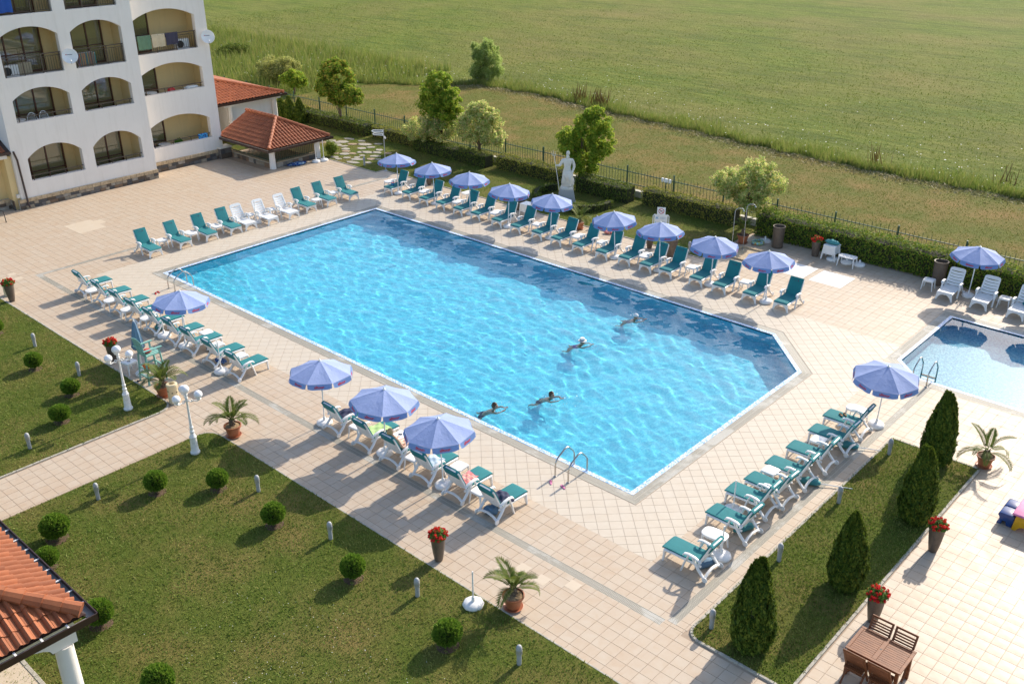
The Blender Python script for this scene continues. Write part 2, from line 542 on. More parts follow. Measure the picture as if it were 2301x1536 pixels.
def sheet(name, polys, z, mat, parent=None):
    b = MB()
    for p in polys:
        b.add([(x, y, z) for x, y in p], [tuple(range(len(p)))])
    return struct(b.build(name, mat, parent)) if parent is None else b.build(name, mat, parent)

def rect(x0, x1, y0, y1):
    return [(x0, y0), (x1, y0), (x1, y1), (x0, y1)]

# ------------------------------------------------------------------ meadow, verge, lawns
FX0, FX1, FY0, FY1 = -80, 90, -90, 22.45
sheet('meadow', [rect(-900, 900, FY1, 1500), rect(-900, FX0, -900, FY1), rect(FX1, 900, -900, FY1), rect(FX0, FX1, -900, FY0)], 0.0, M['field'])
VERGE = [(-25.5, 22.5), (60, 22.5), (60, 36.5), (24.5, 35.6), (17.4, 35.4), (8.5, 36.1), (2, 37.0), (-5.9, 37.8), (-12, 39.0), (-18, 38.6), (-21.5, 35.6), (-25.1, 33.2), (-26.4, 29)]
sheet('mown_verge', [VERGE], 0.006, M['verge'])
def edge_y(x):
    xs = [-40, -35.0, -25.1, -21.5, -18, -12, -5.9, 2, 8.5, 17.4, 24.5, 60]
    ys = [27.0, 28.0, 33.2, 35.6, 38.6, 39.0, 37.8, 37.0, 36.1, 35.4, 35.6, 36.5]
    return np.interp(x, xs, ys)

# meadow surface growth, denser near the viewer
def pick(p, dens):
    return p[RNG.uniform(0, 1, len(p)) < dens(p[:, 0], p[:, 1])]
p = scatter(90000, -70, 45, 30, 90, lambda x, y: (y > edge_y(x) + 0.3) & (RNG.uniform(0, 1, x.size) < np.clip(1.25 - (y - 36) / 48, 0.12, 1)))
tag(blades('meadow_grass', p, 0.04, 0.14, 0.06, M['meadow'], 1.4), 'low green meadow grass of the wide field beyond the verge', 'grass', kind='stuff')
p = scatter(90000, -26, 38, 22.6, 39, lambda x, y: (y < edge_y(x) - 0.1) & (x > -25.3))
tag(blades('verge_grass', p, 0.02, 0.07, 0.05, M['dryblade'], 1.6), 'short dry mown grass outside the green fence', 'grass', kind='stuff')
# the strip of tall uncut grass along the verge
n = 34000
x = RNG.uniform(-34, 40, n)
t = np.abs(RNG.normal(0, 1.0, n))
y = edge_y(x) + 0.05 + t * (0.9 + 0.35 * np.sin(x * 0.7)) + 0.25 * np.sin(x * 2.3)
cl = 0.5 + 0.5 * np.sin(x * 1.7 + 1.3 * np.sin(x * 0.61)) * np.cos(y * 1.1 + x * 0.33)
sel = RNG.uniform(0, 1, n) < 0.35 + 0.65 * cl
tag(blades('tall_grass', np.stack([x, y], 1)[sel], 0.15, 0.6, 0.045, M['tall'], 0.6), 'strip of tall uncut grass and weeds edging the field', 'grass', kind='stuff')
# wild corner behind the tiled roof
x = RNG.uniform(-62, -24.5, 30000); y = RNG.uniform(25.6, 42, 30000)
sel = (y > 25.4) & ((x < -26.2) | (y > edge_y(x)))
sel &= RNG.uniform(0, 1, x.size) < 0.35 + 0.6 * np.sin(x * 0.9 + 2 * np.sin(y * 0.5)) ** 2
tag(blades('weed_thicket', np.stack([x, y], 1)[sel], 0.3, 1.15, 0.06, M['tall'], 0.6), 'dense weeds and tall grass behind the tiled roof', 'grass', kind='stuff')
# cut hay lying along the tall strip
x = RNG.uniform(-20, 40, 9000); y = edge_y(x) - np.abs(RNG.normal(0, 0.65, 9000)) + 0.1
M['hay'] = mat_leaf('mown_hay', [(0.16, 0.14, 0.07), (0.27, 0.22, 0.12), (0.11, 0.10, 0.045), (0.2, 0.17, 0.085)], 0.15)
tag(blades('mown_hay', np.stack([x, y], 1), 0.02, 0.12, 0.09, M['hay'], 3.0), 'windrow of mown hay lying along the tall grass', 'hay', kind='stuff')
# white wild flowers as small flat umbels
def umbels(name, pts, z0, z1, s, mat):
    n = len(pts)
    c = np.zeros((n, 3)); c[:, :2] = pts; c[:, 2] = RNG.uniform(z0, z1, n)
    ss = s * RNG.uniform(0.5, 1.3, n)
    k = 5
    ang = np.linspace(0, 2 * PI, k, endpoint=False)
    v = c[:, None, :] + np.stack([np.cos(ang), np.sin(ang), 0.3 * np.sin(ang * 2)], 1)[None] * ss[:, None, None]
    return arr_mesh(name, v.reshape(-1, 3), np.arange(n * k).reshape(-1, k), mat)
x = RNG.uniform(-30, 32, 420); y = edge_y(x) + np.abs(RNG.normal(0, 6, 420)) + 0.2
x2 = RNG.uniform(-62, -24, 300); y2 = RNG.uniform(27, 40, 300)
tag(umbels('wild_flowers', np.stack([np.r_[x, x2], np.r_[y, y2]], 1), 0.15, 0.5, 0.037, M['flower_white']), 'scattered white wild flowers in the field', 'flowers', kind='stuff')
M['dock'] = mat_leaf('rusty_dock_stems', [(0.13, 0.06, 0.03), (0.09, 0.04, 0.025), (0.17, 0.1, 0.05)], 0.2, bright=1.1)
for i, (cx, cy, nn) in enumerate([(-8.4, 39.3, 40), (-6.2, 39.0, 60), (15.9, 37.0, 16), (22.7, 38.2, 14)]):
    pts = np.stack([RNG.normal(cx, 0.35, nn), RNG.normal(cy, 0.3, nn)], 1)
    o = blades('dock_weed', pts, 0.7, 1.5, 0.09, M['dock'], 0.4)
    tag(o, ['slim rusty dock weed left of the tallest brown clump', 'tallest rusty brown dock clump at the field edge',
            'small brown dock stems near the middle of the grass strip', 'few dark dock spikes at the right end of the grass strip'][i], 'weed', 'rusty dock weeds at the field edge')

# ------------------------------------------------------------------ the paved deck with holes for the two pools
def cells(xb, yb, skip):
    out = []
    for x0, x1 in zip(xb, xb[1:]):
        for y0, y1 in zip(yb, yb[1:]):
            if not skip((x0 + x1) / 2, (y0 + y1) / 2):
                out.append(rect(x0, x1, y0, y1))
    return out
PX, PY, CH = 25.0, 12.1, 2.2
SX, SY0, SY1, SCH = 27.05, 12.05, 18.1, 1.0
polys = cells([FX0, 0, PX, SX, 44, FX1], [FY0, 0, SY0, PY, SY1, FY1],
              lambda x, y: (0 < x < PX and 0 < y < PY) or (SX < x < 44 and SY0 < y < SY1))
polys += [[(PX, PY - CH), (PX, PY), (PX - CH, PY)], [(SX, SY0), (SX + SCH, SY0), (SX, SY0 + SCH)]]
DECK = sheet('pool_deck', polys, -0.008, M['grout'])

def tile_quad(x0, x1, y0, y1):
    return [(x0, y0), (x1, y0), (x1, y1), (x0, y1)]
def clip(poly, a, b, c):
    """keep the part of poly with a*x+b*y<=c"""
    out = []
    n = len(poly)
    for i in range(n):
        p, q = poly[i], poly[(i + 1) % n]
        dp, dq = a * p[0] + b * p[1] - c, a * q[0] + b * q[1] - c
        if dp <= 0:
            out.append(p)
        if dp * dq < 0:
            t = dp / (dp - dq)
            out.append((p[0] + (q[0] - p[0]) * t, p[1] + (q[1] - p[1]) * t))
    return out
def area(poly):
    return 0.5 * abs(sum(poly[i][0] * poly[(i + 1) % len(poly)][1] - poly[(i + 1) % len(poly)][0] * poly[i][1] for i in range(len(poly))))
PITCH, GAP = 0.3335, 0.0045
outer_rects = [(-13.4, -3.9, -5.85, 7.45), (-14.4, -3.9, 7.45, 12.4), (-10.0, -3.9, 12.4, 16.35), (-3.9, 28.79, -5.85, -3.81),
               (-3.7, 28.54, -3.56, -2.05), (-3.7, -1.95, -2.05, 16.35), (-5.0, 16.5, 16.35, 16.95), (-1.95, 26.72, 14.15, 16.35),
               (16.5, 26.72, 16.35, 21.25), (27.05, 28.54, -2.05, 11.72), (28.79, 29.08, -3.55, 7.75), (28.79, 44, 7.75, 11.72),
               (31.76, 44, -16, 7.75), (28.5, 29.05, -3.81, -3.56), (28.79, 31.76, -5.85, -3.78), (26.72, 44, 18.43, 21.4), (11.08, 13.08, -24, -5.85), (-16, -13.4, -5.85, -0.2)]
tiles_o = []
for (x0, x1, y0, y1) in outer_rects:
    i0, i1 = math.floor(x0 / PITCH), math.ceil(x1 / PITCH)
    j0, j1 = math.floor(y0 / PITCH), math.ceil(y1 / PITCH)
    for i in range(i0, i1):
        for j in range(j0, j1):
            a0, a1 = max(x0, i * PITCH + GAP), min(x1, (i + 1) * PITCH - GAP)
            b0, b1 = max(y0, j * PITCH + GAP), min(y1, (j + 1) * PITCH - GAP)
            if a1 - a0 > 0.03 and b1 - b0 > 0.03:
                tiles_o.append(tile_quad(a0, a1, b0, b1))
tiles_i = []
for i in range(80, 86):
    for j in range(35, 41):
        q = [(i * PITCH + GAP, j * PITCH + GAP), ((i + 1) * PITCH - GAP, j * PITCH + GAP), ((i + 1) * PITCH - GAP, (j + 1) * PITCH - GAP), (i * PITCH + GAP, (j + 1) * PITCH - GAP)]
        for a, b, c in [(-1, 0, -26.725), (0, -1, -11.725), (1, 1, SX + SY0 + SCH - 0.31 * 1.4143)]:
            q = clip(q, a, b, c)
            if len(q) < 3: break
        if len(q) >= 3 and area(q) > 0.002: tiles_o.append(q)
GW = 0.34
zones = [[(0, 1, -GW), (0, -1, 2.05), (-1, 0, 1.95), (1, 0, 27.05)],
         [(0, -1, -PY - GW), (0, 1, 14.15), (-1, 0, 1.95), (1, 0, 26.72)],
         [(1, 0, -GW), (-1, 0, 1.95), (0, -1, GW), (0, 1, PY + GW)],
         [(-1, 0, -PX - GW), (1, 0, 27.05), (0, -1, GW), (0, 1, 11.72)],
         [(-1, 0, -PX - GW), (1, 0, 26.72), (0, -1, -11.72), (0, 1, PY + GW)],
         [(-1, -1, -(PX + PY - CH + GW * 1.414)), (1, 0, PX + GW), (0, 1, PY + GW)]]
h = PITCH / 2 - GAP
s2 = math.sqrt(0.5)
for i in range(-90, 140):
    for j in range(-90, 140):
        u, w = i * PITCH, j * PITCH
        cx, cy = (u - w) * s2, (u + w) * s2
        if not (-2.4 < cx < 27.6 and -2.5 < cy < 14.6) or (0.3 < cx < PX - CH and 0.3 < cy < PY - 0.3):
            continue
        sq = [((u + a - w - b) * s2, (u + a + w + b) * s2) for a, b in ((-h, -h), (h, -h), (h, h), (-h, h))]
        for zn in zones:
            q = sq
            for a, b, c in zn:
                q = clip(q, a, b, c)
                if len(q) < 3:
                    break
            if len(q) >= 3 and area(q) > 0.002:
                tiles_i.append(q)

CAMP = Vector((37.703, -18.917, 15.631))
_cm = SC.camera.matrix_world.inverted()
def in_view(x, y, z=0, m=0.03):
    q = _cm @ Vector((x, y, z))
    if q.z > -1: return False
    f = 2190.12 / 2301
    return abs(f * q.x / -q.z) < 0.5 - m * 0 and abs(f * q.y / -q.z) < 0.5 * 683 / 1024

def tiles_mesh(name, polys, mat, parent):
    b = MB()
    for p in polys:
        n = len(p)
        dz = random.uniform(-0.0012, 0.0012)
        vs = [(x, y, -0.0095) for x, y in p] + [(x, y, dz) for x, y in p]
        b.add(vs, [tuple(range(n, 2 * n))] + [(i, (i + 1) % n, n + (i + 1) % n, n + i) for i in range(n)])
    me = bpy.data.meshes.new(name)
    me.from_pydata(b.v, [], b.f)
    me.materials.append(mat)
    return link(bpy.data.objects.new(name, me), parent)

HIDE = [(-5.85, 99)]
cand = []
for k, p in enumerate(tiles_o):
    cx, cy = sum(q[0] for q in p) / len(p), sum(q[1] for q in p) / len(p)
    if len(p) == 4 and area(p) > 0.095 and in_view(cx, cy):
        cand.append(((Vector((cx, cy, 0)) - CAMP).length, k, cx, cy))
cand.sort()
near = {c[1] for c in cand[:300]}
proto_me = None
for d, k, cx, cy in cand[:300]:
    if proto_me is None:
        hh = PITCH / 2 - GAP
        b = MB().box(-hh, hh, -hh, hh, -0.0095, 0.0)
        o = b.build('tile', M['tile_outer'], DECK)
        proto_me = o.data
    else:
        o = link(bpy.data.objects.new('tile', proto_me), DECK)
    p = tiles_o[k]
    o.location = (cx, cy, random.uniform(-0.0012, 0.0012))
tag(tiles_mesh('outer_tiles', [p for k, p in enumerate(tiles_o) if k not in near], M['tile_outer'], DECK), kind='stuff')
tag(tiles_mesh('poolside_tiles', tiles_i, M['tile_inner'], DECK), kind='stuff')

# drains: slotted plastic gratings in the deck
def mat_grate(name, ax):
    m, nt, bs, N, L = new_mat(name)
    sc = [0, 0, 0]; sc[ax] = 1
    v = coords(N, L, tuple(sc))
    w = N.new('ShaderNodeTexWave')
    w.bands_direction = 'X' if ax == 0 else 'Y'
    w.inputs['Scale'].default_value = 9.0
    L.new(v, w.inputs['Vector'])
    c = ramp(N, L, w.outputs['Fac'], [(0.35, (0.17, 0.155, 0.125)), (0.6, (0.42, 0.39, 0.32))])
    v2 = coords(N, L)
    big = noise(N, L, v2, 0.7, 5, 0.65)
    c = mix(N, L, ramp(N, L, big, [(0.52, (0, 0, 0)), (0.6, (0.5,) * 3)]), c, (0.58, 0.57, 0.53))
    L.new(c, bs.inputs['Base Color'])
    bs.inputs['Roughness'].default_value = 0.55
    bump(N, L, bs, w.outputs['Fac'], 0.6, 0.01)
    return m
M['grate_frame'] = plain('beige_grating_frame', (0.5, 0.46, 0.38), 0.6, 0.1, 6)
M['grate_x'] = mat_grate('slotted_grating_x', 0)
M['grate_y'] = mat_grate('slotted_grating_y', 1)
def drain(x0, x1, y0, y1):
    lng = 0 if x1 - x0 > y1 - y0 else 1
    z1 = -0.002
    g = MB()
    if lng == 0:
        g.box(x0, x1, y0 + 0.02, (y0 + y1) / 2 - 0.008, -0.02, z1).box(x0, x1, (y0 + y1) / 2 + 0.008, y1 - 0.02, -0.02, z1)
    else:
        g.box(x0 + 0.02, (x0 + x1) / 2 - 0.008, y0, y1, -0.02, z1).box((x0 + x1) / 2 + 0.008, x1 - 0.02, y0, y1, -0.02, z1)
    tag(g.build('grating', M['grate_x' if lng == 0 else 'grate_y'], DECK), kind='stuff')
    f = MB()
    if lng == 0:
        for y in (y0, (y0 + y1) / 2 - 0.005, y1 - 0.01): f.box(x0, x1, y, y + 0.01, -0.02, 0.001)
    else:
        for x in (x0, (x0 + x1) / 2 - 0.005, x1 - 0.01): f.box(x, x + 0.01, y0, y1, -0.02, 0.001)
    tag(f.build('grating_frame', M['grate_frame'], DECK), kind='stuff')
drain(-3.7, 28.5, -3.81, -3.56)
drain(-3.9, -3.7, -3.81, 16.3)
drain(28.54, 28.79, -3.55, 11.7)

# pale repair patches and the white slabs by the showers
def patch(name, polys, mat, label):
    b = MB()
    for p in polys:
        b.prism(p, 0.0013, 0.003)
    o = b.build(name, mat, DECK)
    o['label'] = label
for x0, x1, y0, y1 in [(-9.3, -7.6, 0.0, 1.35), (-8.95, -8.3, 1.35, 1.7)]:
    patch('tile_patch', [rect(x0, x1, y0, y1)], M['patch_tile'], 'pale repaired patch of plain tiles')
for k, (x, y) in enumerate([(24.3, -4.9), (24.66, -4.56), (25.3, -4.57), (26.0, -4.23), (-4.9, -4.6), (-4.55, -4.95), (-4.2, -4.6)]):
    patch('tile_patch', [rect(x, x + 0.32, y, y + 0.32)], M['patch_tile'], 'single paler replacement tile')
for x0, x1 in [(19.55, 20.95), (21.22, 22.64)]:
    for a, b_ in [(17.86, 18.56), (18.575, 19.29)]:
        patch('white_slab', [rect(x0, x1, a, b_)], M['white_tile'], 'white slab set in the peach paving')

# ------------------------------------------------------------------ lawns with kerbs
def round_rect(x0, x1, y0, y1, rad):
    """radii at (x0,y0),(x1,y0),(x1,y1),(x0,y1)"""
    out = []
    for (cx, cy, a0), r in zip([(x0, y0, PI), (x1, y0, 1.5 * PI), (x1, y1, 0), (x0, y1, PI / 2)], rad):
        if r <= 0:
            out.append((cx, cy)); continue
        ox, oy = (cx + r if cx == x0 else cx - r), (cy + r if cy == y0 else cy - r)
        for k in range(7):
            a = a0 + k * PI / 12
            out.append((ox + r * math.cos(a), oy + r * math.sin(a)))
    return out
LAWNS = {'left_lawn': round_rect(-60, 11.0, -60, -5.9, (0, 0, 0.55, 0)),
         'near_lawn': round_rect(13.15, 60, -60, -5.9, (0, 0, 0, 0.5)),
         'island_lawn': round_rect(29.12, 31.69, -3.68, 7.72, (0.35, 0.2, 0.05, 0.05))}
FAR = [(-10.0, 16.45), (-5.08, 16.45), (-5.08, 17.05), (16.45, 17.05), (16.45, 22.4), (-70, 22.4), (-70, 12.7), (-15.2, 12.7), (-15.2, 16.3), (-10.0, 16.3)]
def inside(poly):
    px = np.array([p[0] for p in poly]); py = np.array([p[1] for p in poly])
    def fn(x, y):
        r = np.zeros(x.shape, bool)
        n = len(px)
        for i in range(n):
            j = (i - 1) % n
            c = ((py[i] > y) != (py[j] > y)) & (x < (px[j] - px[i]) * (y - py[i]) / (py[j] - py[i] + 1e-12) + px[i])
            r ^= c
        return r
    return fn
def lawn(name, poly, box, n, label):
    b = MB().prism(poly, -0.02, 0.022)
    o = struct(b.build(name, M['lawn']))
    p = scatter(n, *box, inside(poly))
    g = blades('lawn_grass', p, 0.02, 0.065, 0.028, M['blade'], 1.2, z=0.02)
    tag(g, label, 'grass', kind='stuff')
    return o
lawn('left_lawn', LAWNS['left_lawn'], (-6, 11, -13, -5.9), 60000, 'mown grass of the lawn left of the tiled path')
lawn('near_lawn', LAWNS['near_lawn'], (13, 30, -16.5, -5.9), 90000, 'mown grass of the large lawn in the foreground')
lawn('island_lawn', LAWNS['island_lawn'], (29, 31.8, -3.7, 7.8), 26000, 'mown grass of the island lawn under the clipped conifers')
lawn('hedge_lawn', FAR, (-20, 16.5, 16.3, 22.4), 40000, 'mown grass between the pool deck and the hedge')

p_ = scatter(700, 19.5, 27.5, -13, -8.2, lambda x, y: RNG.uniform(0, 1, x.size) < np.exp(-((x - 23.8) / 2.4) ** 2 - ((y + 10.6) / 1.7) ** 2))
tag(umbels('lawn_daisies', p_, 0.05, 0.075, 0.008, M['flower_white']), 'white clover flowers dotted over the foreground lawn', 'flowers', kind='stuff')
def kerb(path, seg=0.5, w=0.07, z0=-0.02, z1=0.035, name='kerb'):
    root = None
    pts = []
    for p, q in zip(path, path[1:]):
        d = math.dist(p, q)
        k = max(1, round(d / seg))
        for i in range(k):
            a = (p[0] + (q[0] - p[0]) * i / k, p[1] + (q[1] - p[1]) * i / k)
            b_ = (p[0] + (q[0] - p[0]) * (i + 1) / k, p[1] + (q[1] - p[1]) * (i + 1) / k)
            pts.append((a, b_))
    bed = MB()
    for a, b_ in pts:
        bed.bar((*a, z0 + 0.005), (*b_, z0 + 0.005), w * 0.9, 0.02)
    root = struct(bed.build(name, M['concrete']))
    for a, b_ in pts:
        L_ = math.dist(a, b_)
        if L_ < 0.02: continue
        mx, my = (a[0] + b_[0]) / 2, (a[1] + b_[1]) / 2
        if not in_view(mx, my):
            continue
        ang = math.atan2(b_[1] - a[1], b_[0] - a[0]) + random.uniform(-0.012, 0.012)
        ln = L_ - 0.008
        key = ('kerbstone', round(ln, 2), w)
        me = KERB.get(key)
        if me is None:
            o = MB().box(-ln / 2, ln / 2, -w / 2, w / 2, z0, z1).build('kerb_stone', M['kerb'], root, bevel=0.006)
            KERB[key] = o.data
        else:
            o = link(bpy.data.objects.new('kerb_stone', me), root)
        o.location = (mx, my, random.uniform(-0.004, 0.004))
        o.rotation_euler = (0, 0, ang)
KERB = {}
isl = LAWNS['island_lawn']
kerb(isl + [isl[0]])
ll = LAWNS['left_lawn']
kerb([(-20, -5.88)] + [p for p in ll if p[0] > 10 and p[1] > -7] [::-1] + [(11.02, -14)] if False else [(-8, -5.88), (10.45, -5.88)] + [(10.45 + 0.55 * math.sin(a), -6.43 + 0.55 * math.cos(a)) for a in (0.4, 0.8, 1.2, 1.57)] + [(11.0, -13.5)])
kerb([(13.12, -6.4), (13.2, -6.1), (13.4, -5.95), (13.7, -5.88), (31, -5.88)], w=0.05, z1=0.026)
kerb([(-10, 16.4), (-5.04, 16.4), (-5.04, 17.0), (16.48, 17.0), (16.48, 20.9)], w=0.06, z1=0.03)

# flagstones set in the grass by the signpost
sp = [(-9.53, 17.71, .62, .4), (-9.18, 18.12, .5, .3), (-10.38, 18.53, .6, .35), (-11.94, 19.46, .9, .5), (-7.61, 16.86, .8, .3), (-7.95, 17.4, .7, .3), (-7.35, 18.05, .55, .35),
      (-7.67, 18.63, .75, .3), (-8.78, 18.92, .8, .35), (-8.6, 19.75, .5, .35), (-10.4, 20.05, .9, .4), (-10.95, 19.6, .7, .35), (-9.78, 19.3, .55, .35), (-11.61, 18.78, .7, .45),
      (-9.35, 16.85, .6, .3), (-9.1, 18.6, .4, .28), (-9.9, 18.2, .5, .3), (-8.3, 19.25, .7, .3), (-9.5, 19.85, .5, .3), (-8.3, 17.7, .4, .3), (-8.7, 17.25, .45, .28), (-10.1, 17.4, .5, .3),
      (-11.0, 18.9, .4, .3), (-12.7, 19.2, .6, .4), (-12.2, 20.3, .7, .3), (-9.8, 20.7, .5, .25), (-7.6, 19.6, .45, .3), (-6.9, 17.4, .5, .3), (-8.9, 16.75, .4, .25), (-10.6, 17.8, .35, .3),
      (-7.0, 18.3, .35, .25), (-12.9, 18.6, .6, .4), (-11.2, 20.5, .5, .3), (-13.6, 19.6, .6, .45), (-8.4, 18.2, .35, .25)]
fl = struct(MB().prism([(-14.4, 16.6), (-6.5, 16.6), (-6.5, 20.9), (-14.4, 20.9)], 0.0225, 0.0235).build('stepping_path', M['lawn']))
for k, (x, y, a, b_) in enumerate(sp):
    nn = random.choice([5, 6, 6, 7])
    poly = [(a * 0.62 * random.uniform(.75, 1.1) * math.cos(2 * PI * i / nn + k), b_ * 0.75 * random.uniform(.8, 1.15) * math.sin(2 * PI * i / nn + k)) for i in range(nn)]
    ar = sum(poly[i][0] * poly[(i + 1) % nn][1] - poly[(i + 1) % nn][0] * poly[i][1] for i in range(nn))
    o = MB().prism(poly, 0.0, 0.03).build('flagstone', M['flagstone_warm' if k % 5 == 1 else 'flagstone'], fl, bevel=0.008)
    o.location = (x, y, 0.02)
    o.rotation_euler = (0, 0, 0.55 + random.uniform(-.35, .35))

# ------------------------------------------------------------------ pools
def mosaic(name, cols, cell=0.05, rough=0.25):
    m, nt, bs, N, L = new_mat(name)
    tc = N.new('ShaderNodeTexCoord')
    sn = N.new('ShaderNodeVectorMath'); sn.operation = 'SNAP'
    sn.inputs[1].default_value = (cell, cell, cell)
    ad = N.new('ShaderNodeVectorMath'); ad.inputs[1].default_value = (0.0013, 0.0017, 0.0011)
    L.new(tc.outputs['Object'], ad.inputs[0])
    L.new(ad.outputs[0], sn.inputs[0])
    wn = N.new('ShaderNodeTexWhiteNoise')
    L.new(sn.outputs[0], wn.inputs['Vector'])
    k = len(cols)
    c = ramp(N, L, wn.outputs['Value'], [(i / k, cc) for i, cc in enumerate(cols)], 'CONSTANT')
    L.new(c, bs.inputs['Base Color'])
    bs.inputs['Roughness'].default_value = rough
    return m
M['pool_mosaic'] = mosaic('blue_pool_mosaic', [(0.085, 0.52, 0.68), (0.10, 0.55, 0.70), (0.12, 0.585, 0.72), (0.08, 0.49, 0.66), (0.15, 0.62, 0.74)])
M['small_mosaic'] = mosaic('pale_pool_mosaic', [(0.07, 0.33, 0.48), (0.10, 0.39, 0.53), (0.15, 0.45, 0.57), (0.055, 0.28, 0.44), (0.22, 0.51, 0.61)])
M['edge_mosaic'] = mosaic('blue_white_edge_mosaic', [(0.7, 0.74, 0.8), (0.2, 0.36, 0.62), (0.5, 0.62, 0.78), (0.75, 0.78, 0.82), (0.3, 0.48, 0.7)], 0.035, 0.3)

def mat_water():
    m, nt, bs, N, L = new_mat('pool_water')
    bs.inputs['Base Color'].default_value = (0.8, 0.97, 1.0, 1)
    bs.inputs['Transmission Weight'].default_value = 1.0
    bs.inputs['IOR'].default_value = 1.33
    bs.inputs['Roughness'].default_value = 0.0
    return m
M['water'] = mat_water()

SWIM = [(18.12, 9.81), (17.96, 6.69), (19.72, 2.84), (18.82, 1.07)]
def waves(x, y, seed, amp, rings):
    g = np.random.default_rng(seed)
    z = np.zeros_like(x)
    for i in range(90):
        lam = math.exp(g.uniform(math.log(0.24), math.log(1.8)))
        a = g.normal(R(100), 1.4)
        k = 2 * PI / lam
        env = 0.6 + 0.4 * np.sin(x * g.uniform(.1, .4) + y * g.uniform(.1, .5) + g.uniform(0, 6))
        z += amp * min(lam, 1.1) ** 1.15 * env * np.sin(k * (x * math.cos(a) + y * math.sin(a)) + g.uniform(0, 6.28) + 0.6 * np.sin(x * 0.7 + i) + 0.5 * np.sin(y * 0.9 + 2 * i))
    for (cx, cy) in rings:
        r = np.hypot(x - cx, y - cy)
        th = np.arctan2(y - cy, x - cx)
        z += 0.005 * np.exp(-((r - 0.9) / 0.7) ** 2) * np.sin(2 * PI * r / 0.6 + 1.5 * np.sin(2 * th + cx)) * (0.6 + 0.4 * np.cos(th)) + 0.003 * np.exp(-r / 2.5) * np.sin(2 * PI * r / 0.95 + np.sin(3 * th + cy))
    return z

def pool(name, x0, x1, y0, y1, poly, chk, depth, mos, step, amp, rings, seed, wl=-0.035):
    n = len(poly)
    b = MB()
    b.add([(x, y, -depth) for x, y in poly], [tuple(range(n))])
    for i in range(n):
        (ax, ay), (bx, by) = poly[i], poly[(i + 1) % n]
        b.add([(ax, ay, -depth), (bx, by, -depth), (bx, by, -0.001), (ax, ay, -0.001)], [(0, 1, 2, 3)])
    basin = struct(b.build(name + '_basin', mos))
    basin.cycles.is_caustics_receiver = True
    nx, ny = round((x1 - x0) / step), round((y1 - y0) / step)
    gx, gy = np.meshgrid(np.linspace(x0, x1, nx + 1), np.linspace(y0, y1, ny + 1), indexing='ij')
    gz = waves(gx, gy, seed, amp, rings) + wl
    v = np.stack([gx, gy, gz], -1).reshape(-1, 3)
    ii, jj = np.meshgrid(np.arange(nx), np.arange(ny), indexing='ij')
    k = (ii * (ny + 1) + jj).ravel()
    f = np.stack([k, k + ny + 1, k + ny + 2, k + 1], 1)
    c = v[f].mean(1)
    f = f[chk(c[:, 0], c[:, 1])]
    w = struct(arr_mesh(name + '_water', v, f, M['water'], smooth=True))
    w.cycles.is_caustics_caster = True
    return basin, w

def offset_poly(poly, d):
    """inset a ccw polygon by d"""
    n = len(poly)
    out = []
    for i in range(n):
        p0, p1, p2 = Vector(poly[i - 1]), Vector(poly[i]), Vector(poly[(i + 1) % n])
        e1, e2 = (p1 - p0).normalized(), (p2 - p1).normalized()
        n1, n2 = Vector((-e1.y, e1.x)), Vector((-e2.y, e2.x))
        bis = (n1 + n2)
        bis /= bis.length_squared / 2
        out.append(tuple(p1 + bis * d))
    return out
def ring(name, polyA, polyB, z0, z1, mat, kind=True):
    """flat ring between two ccw polygons with the same corner count"""
    n = len(polyA)
    b = MB()
    for i in range(n):
        j = (i + 1) % n
        b.prism([polyA[i], polyA[j], polyB[j], polyB[i]], z0, z1)
    o = b.build(name, mat)
    return struct(o)

BIG = [(0, 0), (PX, 0), (PX, PY - CH), (PX - CH, PY), (0, PY)]
BIG_IN = offset_poly(BIG, 0.15)
pool('big_pool', 0.1, PX - 0.1, 0.1, PY - 0.1, BIG_IN, lambda x, y: x + y < PX + PY - CH - 0.14, 1.05, M['pool_mosaic'], 0.05, 0.0019, SWIM, 3)
ring('mosaic_edge', BIG, BIG_IN, -0.06, 0.004, M['edge_mosaic'])
SM = [(SX + SCH, SY0), (44, SY0), (44, SY1), (SX, SY1), (SX, SY0 + SCH)]
SM_IN = offset_poly(SM, 0.13)
pool('small_pool', SX + 0.08, 43.9, SY0 + 0.08, SY1 - 0.08, SM_IN, lambda x, y: (x - SX) + (y - SY0) > SCH + 0.12, 0.85, M['small_mosaic'], 0.12, 0.00018, [], 5)
ring('mosaic_edge', SM, SM_IN, -0.06, 0.004, M['edge_mosaic'])

# overflow gratings round the pools
def gutter(poly, w):
    out = offset_poly(poly, -w)
    n = len(poly)
    for i in range(n):
        j = (i + 1) % n
        e = Vector(poly[j]) - Vector(poly[i])
        key = 'grate_x' if abs(e.x) > abs(e.y) * 0.6 else 'grate_y'
        b = MB().prism([poly[i], out[i], out[j], poly[j]], -0.02, -0.001)
        tag(b.build('overflow_grating', M[key], DECK), kind='stuff')
        f = MB()
        a0, a1 = Vector(out[i]), Vector(out[j])
        m0, m1 = (a0 + Vector(poly[i])) / 2, (a1 + Vector(poly[j])) / 2
        f.bar((*a0, 0), (*a1, 0), 0.014, 0.006).bar((*m0, -0.001), (*m1, -0.001), 0.01, 0.006)
        tag(f.build('grating_frame', M['grate_frame'], DECK), kind='stuff')
gutter(BIG, 0.31)
gutter(SM, 0.31)

